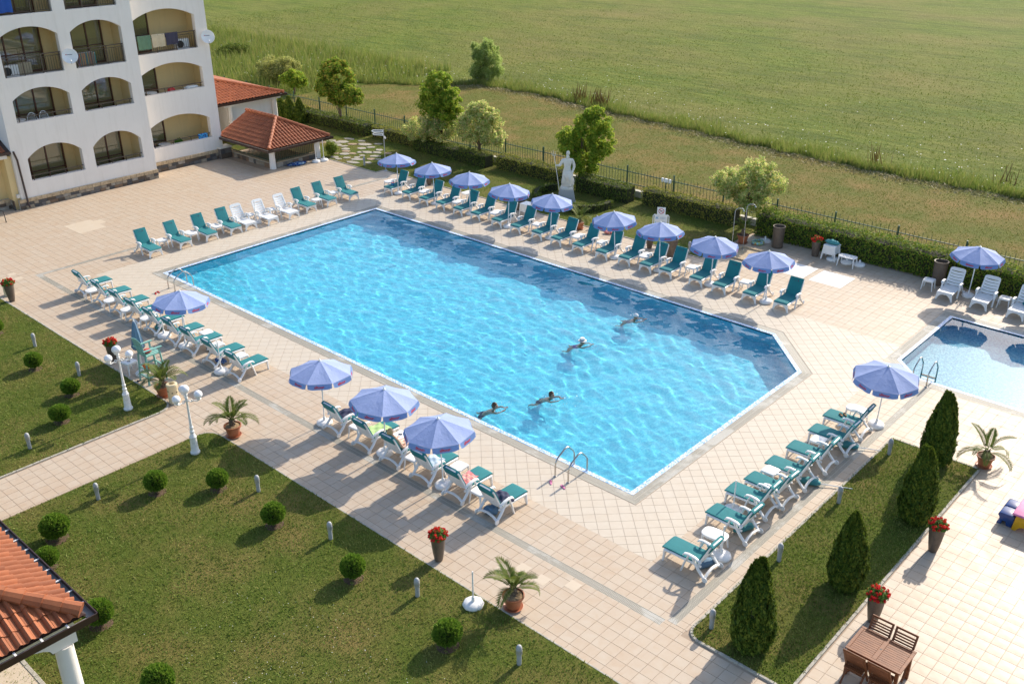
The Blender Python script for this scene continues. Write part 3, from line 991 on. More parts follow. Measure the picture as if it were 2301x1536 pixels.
def ladder(name, label, p0, p1, d):
    """p0,p1: feet of the two rails on the deck; d: unit vector towards the water"""
    t = thing(name, label, 'pool ladder', (*p0, 0), 0, 'steel pool ladders')
    d = Vector((*d, 0))
    s = Vector((p1[0] - p0[0], p1[1] - p0[1], 0))
    for k in (0, 1):
        o = s * k
        prof = [(0, 0), (0, 0.35), (0.02, 0.47), (0.12, 0.58), (0.4, 0.73), (0.5, 0.745), (0.6, 0.71), (0.8, 0.5), (0.86, 0.4), (0.87, 0.2), (0.87, -0.9)]
        MB().tube([o + d * a + Vector((0, 0, z)) for a, z in prof], 0.025, 10).build('rail', M['steel'], t, smooth=True)
        MB().lathe([(0.05, 0.0), (0.05, 0.012), (0.03, 0.02)], 14, c=tuple(o)).build('floor_flange', M['steel'], t, smooth=True)
    for z in (-0.03, -0.28, -0.55, -0.82):
        MB().bar(d * 0.87 + Vector((0, 0, z)), d * 0.87 + s + Vector((0, 0, z)), 0.08, 0.03).build('step', M['black' if z > -0.1 else 'steel'], t)
    return t
ladder('pool_ladder', 'steel ladder at the far left corner of the big pool', (1.79, -0.74), (2.3, -0.74), (0, 1))
ladder('pool_ladder', 'steel ladder on the near side of the big pool beside pink slippers', (22.79, -0.73), (23.27, -0.73), (0, 1))
ladder('pool_ladder', 'steel ladder of the small pool by the parasol', (28.1, 12.2 - 0.5), (28.6, 12.2 - 0.5), (0, 1))

# ------------------------------------------------------------------ buildings
def mat_wall(name, col, dirt):
    m, nt, bs, N, L = new_mat(name)
    v = coords(N, L)
    c = ramp(N, L, noise(N, L, v, 0.8, 5), [(0.3, tuple(x * 0.95 for x in col)), (0.7, col)])
    s = coords(N, L, (3, 3, 0.35))
    c = mix(N, L, ramp(N, L, noise(N, L, s, 1.3, 6, 0.7), [(0.5, (0, 0, 0)), (0.8, (0.42,) * 3)]), c, dirt)
    L.new(c, bs.inputs['Base Color'])
    bs.inputs['Roughness'].default_value = 0.9
    bs.inputs['Specular IOR Level'].default_value = 0.15
    bump(N, L, bs, noise(N, L, v, 55, 3, 0.6), 0.25, 0.01)
    return m
M['render_white'] = mat_wall('white_render', (0.80, 0.755, 0.70), (0.6, 0.55, 0.48))
M['render_cream'] = mat_wall('cream_render', (0.74, 0.57, 0.29), (0.5, 0.4, 0.24))
M['brown_frame'] = plain('brown_window_frame', (0.10, 0.036, 0.016), 0.35, 0.2, 10)
M['floor_slab'] = plain('balcony_floor', (0.3, 0.27, 0.22), 0.8, 0.15, 5)
def mat_glass():
    m, nt, bs, N, L = new_mat('window_glass')
    for n in list(N):
        if n.type == 'BSDF_PRINCIPLED': N.remove(n)
    tr = N.new('ShaderNodeBsdfTransparent'); tr.inputs[0].default_value = (0.84, 0.86, 0.85, 1)
    gl = N.new('ShaderNodeBsdfGlossy'); gl.inputs['Roughness'].default_value = 0.02
    fr = N.new('ShaderNodeFresnel'); fr.inputs[0].default_value = 1.6
    mx = N.new('ShaderNodeMixShader')
    L.new(math_n(N, L, 'MULTIPLY', fr.outputs[0], 1.6), mx.inputs[0]); L.new(tr.outputs[0], mx.inputs[1]); L.new(gl.outputs[0], mx.inputs[2])
    L.new(mx.outputs[0], N['Material Output'].inputs[0])
    return m
M['glass'] = mat_glass()
def mat_stonework():
    m, nt, bs, N, L = new_mat('plinth_stone')
    v = coords(N, L, kind='Object')
    oi = N.new('ShaderNodeObjectInfo')
    c = ramp(N, L, oi.outputs['Random'], [(0.0, (0.1, 0.075, 0.055)), (0.2, (0.30, 0.26, 0.2)), (0.38, (0.16, 0.15, 0.14)), (0.5, (0.4, 0.33, 0.24)), (0.62, (0.07, 0.075, 0.08)), (0.75, (0.24, 0.15, 0.09)), (0.9, (0.36, 0.33, 0.28))], 'CONSTANT')
    c = mix(N, L, ramp(N, L, noise(N, L, v, 7, 6, 0.7), [(0.35, (0.5,) * 3), (0.65, (0, 0, 0))]), c, (0.14, 0.1, 0.07))
    L.new(c, bs.inputs['Base Color'])
    bs.inputs['Roughness'].default_value = 0.8
    bump(N, L, bs, noise(N, L, v, 9, 6, 0.7), 0.9, 0.04)
    return m
M['plinth'] = mat_stonework()
M['cap_stone'] = plain('ochre_coping_stone', (0.46, 0.35, 0.22), 0.85, 0.3, 9, dirt=(0.3, 0.22, 0.13), bumps=0.6)

def arch_pts(y0, y1, zs, za, n=18):
    """points of a flattened arch from the left to the right springing"""
    w, r = (y1 - y0) / 2, za - zs
    c = (y0 + y1) / 2
    rad = (w * w + r * r) / (2 * r)
    out = []
    for i in range(n + 1):
        y = y0 + (y1 - y0) * i / n
        out.append((y, za - rad + math.sqrt(max(0, rad * rad - (y - c) ** 2))))
    return out

def facade(name, xf, y0, y1, z0, z1, ops, thick, parent):
    """wall in the plane x=xf facing +X with arched openings ops=[(ya,yb,sill,spring,apex)], rows stacked in z"""
    b = MB()
    xb = xf - thick
    rows = {}
    for o in ops:
        rows.setdefault(round(o[2]), []).append(o)
    keys = sorted(rows)
    def quad(a, c, d, e, x):
        b.add([(x, *a), (x, *c), (x, *d), (x, *e)], [(0, 1, 2, 3)])
    zlo = z0
    for k in keys:
        r = sorted(rows[k])
        sill = min(o[2] for o in r)
        top = max(o[4] for o in r) + 0.12
        for x in (xf, xb):
            quad((y0, zlo), (y1, zlo), (y1, sill), (y0, sill), x)
            prev = y0
            for (ya, yb, sl, sp, ap) in r:
                quad((prev, sill), (ya, sill), (ya, top), (prev, top), x)
                if sl > sill: quad((ya, sill), (yb, sill), (yb, sl), (ya, sl), x)
                pts = arch_pts(ya, yb, sp, ap)
                for p, q in zip(pts, pts[1:]):
                    quad(p, q, (q[0], top), (p[0], top), x)
                prev = yb
            quad((prev, sill), (y1, sill), (y1, top), (prev, top), x)
        for (ya, yb, sl, sp, ap) in r:
            loop = [(ya, sl), (yb, sl), (yb, sp)] + arch_pts(ya, yb, sp, ap)[::-1][1:-1] + [(ya, sp)]
            n = len(loop)
            for i in range(n):
                p, q = loop[i], loop[(i + 1) % n]
                b.add([(xf, *p), (xf, *q), (xb, *q), (xb, *p)], [(0, 1, 2, 3)])
        zlo = top
    for x in (xf, xb):
        quad((y0, zlo), (y1, zlo), (y1, z1), (y0, z1), x)
    for yy in (y0, y1):
        b.add([(xf, yy, z0), (xb, yy, z0), (xb, yy, z1), (xf, yy, z1)], [(0, 1, 2, 3)])
    b.add([(xf, y0, z1), (xf, y1, z1), (xb, y1, z1), (xb, y0, z1)], [(0, 1, 2, 3)])
    me = bpy.data.meshes.new(name)
    me.from_pydata(b.v, [], b.f)
    bm = bmesh.new(); bm.from_mesh(me)
    bmesh.ops.remove_doubles(bm, verts=bm.verts, dist=1e-4)
    bmesh.ops.recalc_face_normals(bm, faces=bm.faces)
    bm.to_mesh(me); bm.free()
    me.materials.append(M['render_white'])
    return link(bpy.data.objects.new(name, me), parent)

def curtain(y0, y1, z0, z1, x, mat, parent, amp=0.03, name='curtain'):
    n = max(8, int((y1 - y0) / 0.04))
    vs, fs = [], []
    for i in range(n + 1):
        y = y0 + (y1 - y0) * i / n
        xx = x + amp * math.sin(i * 1.3) * random.uniform(0.5, 1)
        vs += [(xx, y, z0), (xx + random.uniform(-.006, .006), y, z1)]
    for i in range(n):
        fs.append((2 * i, 2 * i + 2, 2 * i + 3, 2 * i + 1))
    return MB().add(vs, fs).build(name, mat, parent, smooth=True, angle=80)

def french_door(y0, y1, z0, z1, x, parent, panes=3, cur=None, midrail=True):
    """glazed balcony door in the plane x"""
    d = MB()
    f = 0.07
    d.box(x - 0.04, x + 0.04, y0, y1, z0, z0 + 0.1).box(x - 0.04, x + 0.04, y0, y1, z1 - 0.08, z1)
    for i in range(panes + 1):
        yy = y0 + (y1 - y0 - f) * i / panes
        d.box(x - 0.041, x + 0.041, yy, yy + f, z0 + 0.002, z1 - 0.002)
    if midrail:
        d.box(x - 0.035, x + 0.035, y0 + 0.01, y1 - 0.01, z0 + 0.92, z0 + 0.97)
    door = d.build('balcony_door', M['brown_frame'], parent)
    for i in range(panes):
        a = y0 + (y1 - y0 - f) * i / panes + f
        b_ = y0 + (y1 - y0 - f) * (i + 1) / panes
        MB().box(x - 0.006, x + 0.006, a, b_, z0 + 0.1, z1 - 0.08).build('pane', M['glass'], door)
    for ya, yb, mt in (cur or [(y0, y1, 'curtain')]):
        curtain(ya + 0.05, yb - 0.05, z0 + 0.05, z1 - 0.05, x - 0.12, M[mt], door)
    return door

def handrail(y0, y1, z, x, parent):
    """one rail on short posts on top of the parapet"""
    r = MB().tube([(x, y0, z + 0.24), (x, y1, z + 0.24)], 0.024, 8)
    o = r.build('handrail', M['rail'], parent, smooth=True)
    k = 4
    for i in range(k):
        y = y0 + 0.15 + (y1 - y0 - 0.3) * i / (k - 1)
        MB().box(x - 0.015, x + 0.015, y - 0.015, y + 0.015, z - 0.01, z + 0.235).build('rail_post', M['rail'], o)
def balustrade(y0, y1, z, x, parent, hgt=0.95, posts=4):
    r = MB().box(x - 0.028, x + 0.028, y0, y1, z + hgt - 0.045, z + hgt).box(x - 0.014, x + 0.014, y0, y1, z + hgt - 0.17, z + hgt - 0.145).box(x - 0.014, x + 0.014, y0, y1, z + 0.08, z + 0.105)
    o = r.build('balustrade', M['rail'], parent)
    for i in range(posts):
        y = y0 + 0.06 + (y1 - y0 - 0.12) * i / (posts - 1)
        MB().box(x - 0.024, x + 0.024, y - 0.024, y + 0.024, z, z + hgt - 0.04).build('rail_post', M['rail'], o)
    n = int((y1 - y0) / 0.125)
    me = None
    for i in range(1, n):
        y = y0 + (y1 - y0) * i / n
        if me is None:
            b = MB().box(-0.007, 0.007, -0.007, 0.007, 0.1, hgt - 0.155).build('baluster', M['rail'], o)
            me = b.data
        else:
            b = link(bpy.data.objects.new('baluster', me), o)
        b.location = (x, y, z)

def stones(parent, x, y0, y1, z0, z1, rows, axis='y', flip=1, wmin=0.22, wmax=0.5):
    """cut stone cladding, every stone a piece of its own, proud of the wall face"""
    hrow = (z1 - z0) / rows
    for r_ in range(rows):
        p = y0
        while p < y1 - 0.05:
            w = min(random.uniform(wmin, wmax), y1 - p)
            if y1 - p - w < 0.12: w = y1 - p
            t = random.uniform(0.035, 0.055)
            a, b_ = p + 0.005, p + w - 0.005
            za, zb = z0 + r_ * hrow + 0.004, z0 + (r_ + 1) * hrow - 0.004
            if axis == 'y':
                o = MB().box(0, t, 0, b_ - a, 0, zb - za).build('stone', M['plinth'], parent, bevel=0.006)
                o.location = (x, a, za)
            else:
                o = MB().box(0, b_ - a, -t, 0, 0, zb - za).build('stone', M['plinth'], parent, bevel=0.006)
                o.location = (a, x, za)
            p += w

B = thing('apartment_building', 'white rendered apartment building with arched balconies and stone plinth', 'building', (0, 0, 0))
XF, XR, TH = -13.45, -14.5, 0.3
left_ops = [(0.6, 3.45, 1.33, 2.47, 3.03), (4.08, 6.83, 1.33, 2.42, 3.03), (0.5, 3.4, 4.32, 5.41, 5.9), (4.05, 6.8, 4.32, 5.4, 5.89),
            (0.42, 3.38, 6.53, 8.36, 8.83), (4.02, 6.77, 6.53, 8.34, 8.8), (0.42, 3.36, 9.42, 11.25, 11.72), (4.01, 6.75, 9.42, 11.25, 11.7)]
right_ops = [(8.05, 11.83, 1.37, 2.54, 3.02), (8.02, 11.8, 4.34, 5.47, 5.94), (7.98, 11.74, 6.56, 8.37, 8.85), (7.97, 11.72, 9.44, 11.26, 11.75)]
facade('front_wall', XF, -0.12, 7.48, 0.0, 13.2, left_ops, TH, B)
facade('front_wall', XR, 7.48, 12.47, 0.0, 13.2, right_ops, TH, B)
w = MB().box(-30, XF - TH - 1.85, -0.12, 7.2, 0, 13.2).box(-30, XR - TH - 1.85, 7.2, 12.46, 0, 13.2)
w.build('rear_wall', M['render_white'], B)
for (xx, ya, yb) in [(XF, -0.12, -0.119), (XR, 12.44, 12.47)]:
    pass
# end walls and party walls of the balconies
MB().box(XF - 2.3, XF - TH, -0.12, 0.2, 0, 13.2).build('end_wall', M['render_white'], B)
MB().box(XR - 2.3, XR - TH, 12.15, 12.465, 0, 13.2).build('end_wall', M['render_white'], B)
MB().box(XF - 2.2, XF - TH, 7.0, 7.475, 0, 13.2).build('party_wall', M['render_white'], B)
MB().box(XR + 0.0, XF - TH, 7.476, 7.479, 0, 13.2).build('return_wall', M['render_white'], B)
for (xf, ya, yb, side) in [(XF, 0.2, 3.72, 1), (XF, 3.72, 7.0, 1), (XR, 7.7, 12.15, 2)]:
    xb = xf - TH - 1.15
    for lv, zf in enumerate((0.42, 3.42, 6.4, 9.28)):
        cm = M['render_cream']
        if lv < 3 or True:
            rc = MB()
            rc.box(xb - 0.1, xb - 0.06, ya, yb, zf, zf + 2.72)
            rc.box(xb - 0.06, xf - TH - 0.001, yb - 0.05, yb - 0.001, zf, zf + 2.72)
            rc.box(xb - 0.06, xf - TH - 0.001, ya + 0.001, ya + 0.05, zf, zf + 2.72)
            rc.build('recess_wall', cm, B)
        MB().box(xb - 0.1, xf - TH - 0.001, ya, yb, zf + 2.72, zf + 2.86).build('balcony_slab', M['render_white'], B)
        MB().box(xb - 0.1, xf - TH - 0.001, ya, yb, zf - 0.02, zf).build('balcony_floor', M['floor_slab'], B)
        x = xb - 0.02
        if side == 1:
            cur = [(ya + 0.1, yb - 0.65, 'curtain')] if lv < 2 else [(ya + 0.1, ya + 1.2, 'red_curtain'), (ya + 1.7, yb - 0.7, 'red_curtain')]
            french_door(ya + 0.08, yb - 0.62, zf + 0.02, zf + 2.6, x, B, 3, cur)
        else:
            cur = [(ya + 0.1, ya + 1.9, 'curtain')] if lv < 2 else [(ya + 0.1, ya + 1.2, 'curtain'), (ya + 1.2, ya + 1.9, 'red_curtain')]
            french_door(ya + 0.08, ya + 1.95, zf + 0.02, zf + 2.6, x, B, 2, cur)
for i, (ya, yb, sl, sp, ap) in enumerate(left_ops + right_ops):
    xf = XF if i < len(left_ops) else XR
    if sl < 5:
        handrail(ya + 0.02, yb - 0.02, sl, xf - 0.12, B)
    else:
        balustrade(ya + 0.02, yb - 0.02, sl, xf - 0.12, B)
# stone plinth
pl = MB().box(XF - 0.05, XF + 0.006, -0.3, 7.5, 0.0, 0.5).build('plinth', M['concrete'], B)
stones(pl, XF + 0.007, -0.28, 7.5, 0.0, 0.33, 2)
me = None
p = -0.28
while p < 7.45:
    wd = random.uniform(0.25, 0.55); wd = min(wd, 7.5 - p)
    MB().box(XF + 0.0, XF + 0.085, p + 0.004, p + wd - 0.004, 0.335, 0.52).build('coping_stone', M['cap_stone'], pl, bevel=0.012)
    p += wd
pl2 = MB().box(XR - 0.05, XR + 0.006, 7.5, 12.1, 0.0, 0.55).build('plinth', M['concrete'], B)
stones(pl2, XR + 0.007, 7.5, 12.1, 0.0, 0.38, 2)
p = 7.5
while p < 12.05:
    wd = min(random.uniform(0.25, 0.55), 12.1 - p)
    MB().box(XR, XR + 0.085, p + 0.004, p + wd - 0.004, 0.385, 0.58).build('coping_stone', M['cap_stone'], pl2, bevel=0.012)
    p += wd
pr = MB().box(XR - 0.3, XR + 0.25, 12.1, 12.85, 0.0, 0.62).build('pier', M['concrete'], B)
stones(pr, XR + 0.251, 12.1, 12.85, 0.0, 0.6, 2)
stones(pr, 12.099, XR + 0.0, XR + 0.25, 0.0, 0.6, 2, axis='x')
MB().box(XR - 0.33, XR + 0.34, 12.05, 12.9, 0.62, 0.7).build('pier_cap', M['stone_white'], pr, bevel=0.01)

# low wing on the left with its own tiled roof
MB().box(-24, -14.35, -12, -0.45, 0.0, 2.75).build('wing_wall', M['render_cream'], B)
MB().box(-14.5, XF - 0.2, -0.46, -0.13, 0.0, 2.75).build('wing_return', M['render_cream'], B)
MB().box(-14.4, -13.62, -12, -0.3, 2.66, 2.86).build('wing_beam', M['render_white'], B)
MB().box(-13.72, -13.5, -0.3, -0.1, 0.6, 0.78).build('wing_pier_cap', M['stone_white'], B)
pw = MB().box(-14.3, -14.05, -12, -0.42, 0.0, 0.5).build('wing_plinth', M['concrete'], B)
stones(pw, -14.049, -3.0, -0.42, 0.0, 0.35, 2)
stones(pw, -0.12 - 0.35, -14.0, -13.5, 0.0, 0.5, 2, axis='x')
for k in range(8):
    MB().box(-14.06, -13.96, -3.0 + k * 0.32, -3.0 + k * 0.32 + 0.3, 0.355, 0.52).build('coping_stone', M['cap_stone'], pw, bevel=0.012)
g = MB().box(-13.75, -13.48, -12, -0.05, 2.86, 3.0).box(-14.1, -13.5, -0.12 + 0.05, -0.05, 2.9, 3.3)
g.build('gutter', M['gutter'], B)
MB().tube([(-13.42, -0.02, 3.0), (-13.36, 0.02, 2.72), (-13.34, 0.05, 2.55), (-13.36, 0.12, 0.25), (-13.22, 0.13, 0.08)], 0.05, 8).build('downpipe', M['gutter'], B, smooth=True)

# ------------------------------------------------------------------ tiled roofs
def mat_roof(name, a, b_):
    m, nt, bs, N, L = new_mat(name)
    v = coords(N, L)
    r = island(N, L)
    c = ramp(N, L, r, [(0.0, a), (1.0, b_)])
    c = mix(N, L, ramp(N, L, noise(N, L, v, 2.0, 6, 0.7), [(0.46, (0, 0, 0)), (0.75, (0.5,) * 3)]), c, tuple(x * 0.5 for x in a))
    L.new(c, bs.inputs['Base Color'])
    bs.inputs['Roughness'].default_value = 0.7
    bump(N, L, bs, noise(N, L, v, 40, 3), 0.2, 0.006)
    return m
M['roof'] = mat_roof('terracotta_roof_tile', (0.25, 0.075, 0.027), (0.41, 0.13, 0.047))
M['roof_far'] = mat_roof('weathered_terracotta_roof_tile', (0.28, 0.08, 0.03), (0.37, 0.115, 0.045))

def tile_profile(w, n=7):
    """cross-section of a roll tile: a flat pan and a round roll"""
    pts = []
    for i in range(n + 1):
        u = i / n
        if u < 0.45:
            z = 0.012 * math.cos(u / 0.45 * PI) - 0.008
        else:
            z = 0.055 * math.sin((u - 0.45) / 0.55 * PI) + (-0.02 if u < 0.46 else 0)
        pts.append((u * w, max(z, -0.02)))
    return pts
def roof_slope(o, e, u, length, width_fn, tw, tl, mat, name, parent, single, thick=0.014):
    """o: eave start corner, e: unit vector along the eave, u: unit vector up the slope; width_fn(s)->(a0,a1) extent along e at distance s up the slope"""
    o, e, u = Vector(o), Vector(e), Vector(u)
    nrm = e.cross(u).normalized()
    if nrm.z < 0: nrm = -nrm
    prof = tile_profile(tw)
    k = len(prof)
    rows = int(length / tl) + 1
    allb = MB()
    me = None
    cnt = 0
    for r_ in range(rows):
        s0 = r_ * tl
        a0, a1 = width_fn(min(s0 + tl * 0.5, length))
        c0, c1 = math.ceil(a0 / tw - 0.35), math.floor(a1 / tw + 0.35)
        for c in range(c0, c1):
            ln = min(tl * 1.12, length - s0 + 0.02)
            if ln < 0.06: continue
            vs = []
            for (s, lift) in ((0, 0.03), (ln, 0.002)):
                for th in (0, -thick):
                    for (x, z) in prof:
                        vs.append(e * x + u * s + nrm * (z + lift + th))
            fs = []
            for i in range(k - 1):
                fs.append((i, i + 1, 2 * k + i + 1, 2 * k + i))
                fs.append((i, k + i, k + i + 1, i + 1))
            org = o + e * (c * tw) + u * s0
            if single:
                if me is None or abs(ln - tl * 1.12) > 1e-4:
                    ob = MB().add(vs, fs).build('roof_tile', mat, parent, smooth=True, angle=50)
                    if me is None: me = ob.data
                else:
                    ob = link(bpy.data.objects.new('roof_tile', me), parent)
                ob.location = org + Vector((0, 0, random.uniform(-.004, .004)))
                ob.rotation_euler = (R(random.uniform(-.5, .5)), R(random.uniform(-.5, .5)), R(random.uniform(-.7, .7)))
                cnt += 1
            else:
                allb.add([p + org for p in vs], fs)
    if not single:
        me = bpy.data.meshes.new(name)
        me.from_pydata(allb.v, [], allb.f)
        me.polygons.foreach_set('use_smooth', [True] * len(me.polygons))
        me.set_sharp_from_angle(angle=R(50))
        me.materials.append(mat)
        ob = link(bpy.data.objects.new(name, me), parent)
        ob['kind'] = 'stuff'
    return cnt
def ridge(p, q, mat, parent, rad=0.1, step=0.33):
    p, q = Vector(p), Vector(q)
    n = max(1, round((q - p).length / step))
    for i in range(n):
        a, b_ = p.lerp(q, i / n), p.lerp(q, (i + 1.12) / n)
        MB().tube([a, a.lerp(b_, 0.12), a.lerp(b_, 0.9), b_], [rad * 1.12, rad * 1.06, rad * 0.94, rad * 0.9], 10).build('ridge_tile', mat, parent, smooth=True)

def hip_end(x0, x1, y0, y1, z, rise, ridge_back, parent, mat, single=(False, False, False), tw=0.24, tl=0.36, gut=True):
    """hip roof whose +X end is hipped; eave rectangle x0..x1 (x0 = back), y0..y1; ridge runs back to x=ridge_back"""
    hw = (y1 - y0) / 2
    ym = (y0 + y1) / 2
    ax = x1 - hw
    sl = math.sqrt(hw * hw + rise * rise)
    bed = MB()
    bed.add([(x0, y0, z), (x1, y0, z), (ax, ym, z + rise), (x0, ym, z + rise)], [(0, 1, 2, 3)])
    bed.add([(x1, y0, z), (x1, y1, z), (ax, ym, z + rise)], [(0, 1, 2)])
    bed.add([(x1, y1, z), (x0, y1, z), (x0, ym, z + rise), (ax, ym, z + rise)], [(0, 1, 2, 3)])
    bed.add([(x0, y0, z - 0.02), (x0, y1, z - 0.02), (x1, y1, z - 0.02), (x1, y0, z - 0.02)], [(0, 1, 2, 3)])
    rf = bed.build('roof', M['gutter'], parent)
    fr = lambda s: s / sl * hw
    roof_slope((x1, y0, z + 0.02), (0, 1, 0), (-hw / sl, 0, rise / sl), sl, lambda s: (fr(s), 2 * hw - fr(s)), tw, tl, mat, 'hip_tiles', rf, single[0])
    roof_slope((x0, y0, z + 0.02), (1, 0, 0), (0, hw / sl, rise / sl), sl, lambda s: (0, x1 - x0 - fr(s)), tw, tl, mat, 'slope_tiles', rf, single[1])
    roof_slope((x1, y1, z + 0.02), (-1, 0, 0), (0, -hw / sl, rise / sl), sl, lambda s: (fr(s), x1 - x0), tw, tl, mat, 'slope_tiles', rf, single[2])
    ridge((x1 - 0.02, y0 + 0.02, z + 0.07), (ax, ym, z + rise + 0.08), mat, rf)
    ridge((x1 - 0.02, y1 - 0.02, z + 0.07), (ax, ym, z + rise + 0.08), mat, rf)
    ridge((ax, ym, z + rise + 0.09), (ridge_back, ym, z + rise + 0.09), mat, rf)
    if gut:
        gg = MB()
        for a, b_ in (((x1 + 0.06, y0 - 0.1), (x1 + 0.06, y1 + 0.1)), ((x0, y0 - 0.06), (x1 + 0.1, y0 - 0.06)), ((x0, y1 + 0.06), (x1 + 0.1, y1 + 0.06))):
            pass
        gw = 0.13
        outer = [(x0, y0 - gw), (x1 + gw, y0 - gw), (x1 + gw, y1 + gw), (x0, y1 + gw)]
        inner = [(x0, y0), (x1, y0), (x1, y1), (x0, y1)]
        g2 = MB()
        for i, j in ((0, 1), (1, 2), (2, 3)):
            g2.prism([inner[i], outer[i], outer[j], inner[j]], z - 0.13, z - 0.1)
        g2.build('gutter_floor', M['gutter_in'], rf)
        for i, j in ((0, 1), (1, 2), (2, 3)):
            p, q = outer[i], outer[j]
            gg.bar((*p, z - 0.07), (*q, z - 0.07), 0.02, 0.13)
        gg.build('gutter', M['gutter'], rf)
    return rf

wr = thing('wing_roof_holder', 'x', 'roof') if False else None
rfw = MB().add([(-13.55, -12, 2.98), (-13.55, -0.12, 2.98), (-16.5, -0.12, 4.4), (-16.5, -12, 4.4)], [(0, 1, 2, 3)]).build('wing_roof', M['gutter'], B)
sl_ = math.hypot(2.95, 1.42)
roof_slope((-13.55, -4.9, 3.0), (0, 1, 0), (-2.95 / sl_, 0, 1.42 / sl_), sl_, lambda s: (0, 4.55), 0.24, 0.36, M['roof_far'], 'slope_tiles', rfw, False)

# building with the hipped roof behind the stair pavilion
S = thing('side_building', 'low white building with hipped red tiled roof behind the stair pavilion', 'building')
zb = 2.62
hip_end(-30, -16.75, 9.5, 18.85, zb, 1.2, -30, S, M['roof_far'])
MB().box(-29, -17.3, 14.75, 18.3, 0, 2.3).build('wall', M['render_white'], S)
MB().box(-29.2, -16.95, 14.4, 18.65, 2.3, 2.52).build('cornice', M['render_white'], S)
for y in (14.9, 18.25):
    MB().lathe([(0.19, 0), (0.17, 0.1), (0.16, 2.2), (0.2, 2.3)], 16, c=(-17.15, y, 0)).build('column', M['render_white'], S, smooth=True)
MB().box(-30, -16.8, 12.6, 18.95, 2.5, 2.52).build('soffit', M['render_white'], S)

# stair pavilion: low hipped canopy over a fenced stair
P_ = thing('stair_pavilion', 'low stair pavilion with hipped tile roof, round white columns and green fence', 'pavilion')
hip_end(-14.85, -9.62, 12.42, 16.85, 1.27, 1.12, -14.85, P_, M['roof_far'], tw=0.22, tl=0.33)
MB().box(-14.7, -9.75, 12.6, 12.75, 1.08, 1.24).box(-9.9, -9.75, 12.6, 16.65, 1.081, 1.241).box(-14.7, -9.75, 16.5, 16.65, 1.082, 1.242).build('beam', M['render_white'], P_)
for (x, y) in [(-10.15, 12.95), (-10.15, 16.2)]:
    MB().lathe([(0.2, 0), (0.185, 0.03), (0.175, 0.5), (0.165, 1.09)], 18, c=(x, y, 0)).build('column', M['render_white'], P_, smooth=True)
lw = MB().box(-14.7, -10.25, 12.92, 13.16, 0.0, 0.3).box(-10.36, -10.12, 13.17, 16.1, 0.0, 0.301).build('low_wall', M['concrete'], P_)
stones(lw, -10.119, 13.17, 16.08, 0.0, 0.27, 1)
stones(lw, 12.919, -14.6, -10.35, 0.0, 0.27, 1, axis='x')
MB().box(-14.7, -10.2, 12.88, 13.2, 0.302, 0.34).box(-10.4, -10.05, 13.19, 16.1, 0.303, 0.341).build('wall_coping', M['cap_stone'], P_, bevel=0.01)
for axis in (0, 1):
    fb = MB()
    n = 30 if axis == 0 else 21
    a0, a1 = (-14.5, -10.35) if axis == 0 else (13.2, 16.0)
    def pt(t, z): return (t, 13.04, z) if axis == 0 else (-10.24, t, z)
    fb.bar(pt(a0, 0.42), pt(a1, 0.42), 0.025, 0.025).bar(pt(a0, 0.95), pt(a1, 0.95), 0.025, 0.025)
    fo = fb.build('stair_fence', M['fence'], P_)
    mm = None
    for i in range(n + 1):
        t = a0 + (a1 - a0) * i / n
        if mm is None:
            q = MB().box(-0.008, 0.008, -0.008, 0.008, 0.36, 1.02).build('fence_bar', M['fence'], fo); mm = q.data
        else:
            q = link(bpy.data.objects.new('fence_bar', mm), fo)
        q.location = pt(t, 0)
MB().box(-14.45, -10.5, 13.3, 16.0, -0.003, 0.0).build('stair_landing', M['cap_stone'], P_)
MB().box(-14.6, -10.4, 16.12, 16.4, 0, 1.0).build('rear_wall', M['render_cream'], P_)

# foreground corner of a tiled pavilion
Q = thing('corner_pavilion', 'foreground garden pavilion corner with orange roof tiles, brown gutter and round white column', 'pavilion')
ez = 2.62
rx, ry = 21.55, -13.56
hipw = 4.2
# eaves: +Y side runs along X, +X side runs along Y; roof rises towards -X and -Y
rise = 1.9
sl2 = math.hypot(hipw, rise)
bed = MB()
bed.add([(rx, ry, ez), (rx - 12, ry, ez), (rx - 12, ry - hipw, ez + rise), (rx - hipw, ry - hipw, ez + rise)], [(0, 1, 2, 3)])
bed.add([(rx, ry, ez), (rx - hipw, ry - hipw, ez + rise), (rx, ry - 2 * hipw, ez)], [(0, 1, 2)])
bed.add([(rx, ry, ez - 0.03), (rx - 12, ry, ez - 0.03), (rx - 12, ry - 2 * hipw, ez - 0.03), (rx, ry - 2 * hipw, ez - 0.03)], [(0, 1, 2, 3)])
rq = bed.build('roof', M['gutter'], Q)
fr2 = lambda s: s / sl2 * hipw
n1 = roof_slope((rx, ry, ez + 0.02), (-1, 0, 0), (0, -hipw / sl2, rise / sl2), 2.6, lambda s: (fr2(s), 6.6), 0.2, 0.34, M['roof'], 'slope_tiles', rq, True)
n2 = roof_slope((rx, ry - 4.4, ez + 0.02), (0, 1, 0), (-hipw / sl2, 0, rise / sl2), 2.2, lambda s: (0.4, 4.4 - fr2(s)), 0.2, 0.34, M['roof'], 'slope_tiles', rq, True)
ridge((rx - 0.05, ry - 0.05, ez + 0.1), (rx - 3.2, ry - 3.2, ez + rise * 3.2 / hipw + 0.1), M['roof'], rq, 0.14, 0.36)
gf = MB().prism([(rx - 12, ry), (rx, ry), (rx + 0.15, ry + 0.15), (rx - 12, ry + 0.15)][::-1], ez - 0.12, ez - 0.09)
gf.prism([(rx, ry), (rx, ry - 8), (rx + 0.15, ry - 8), (rx + 0.15, ry + 0.15)], ez - 0.12, ez - 0.09)
gf.build('gutter_floor', M['gutter_in'], rq)
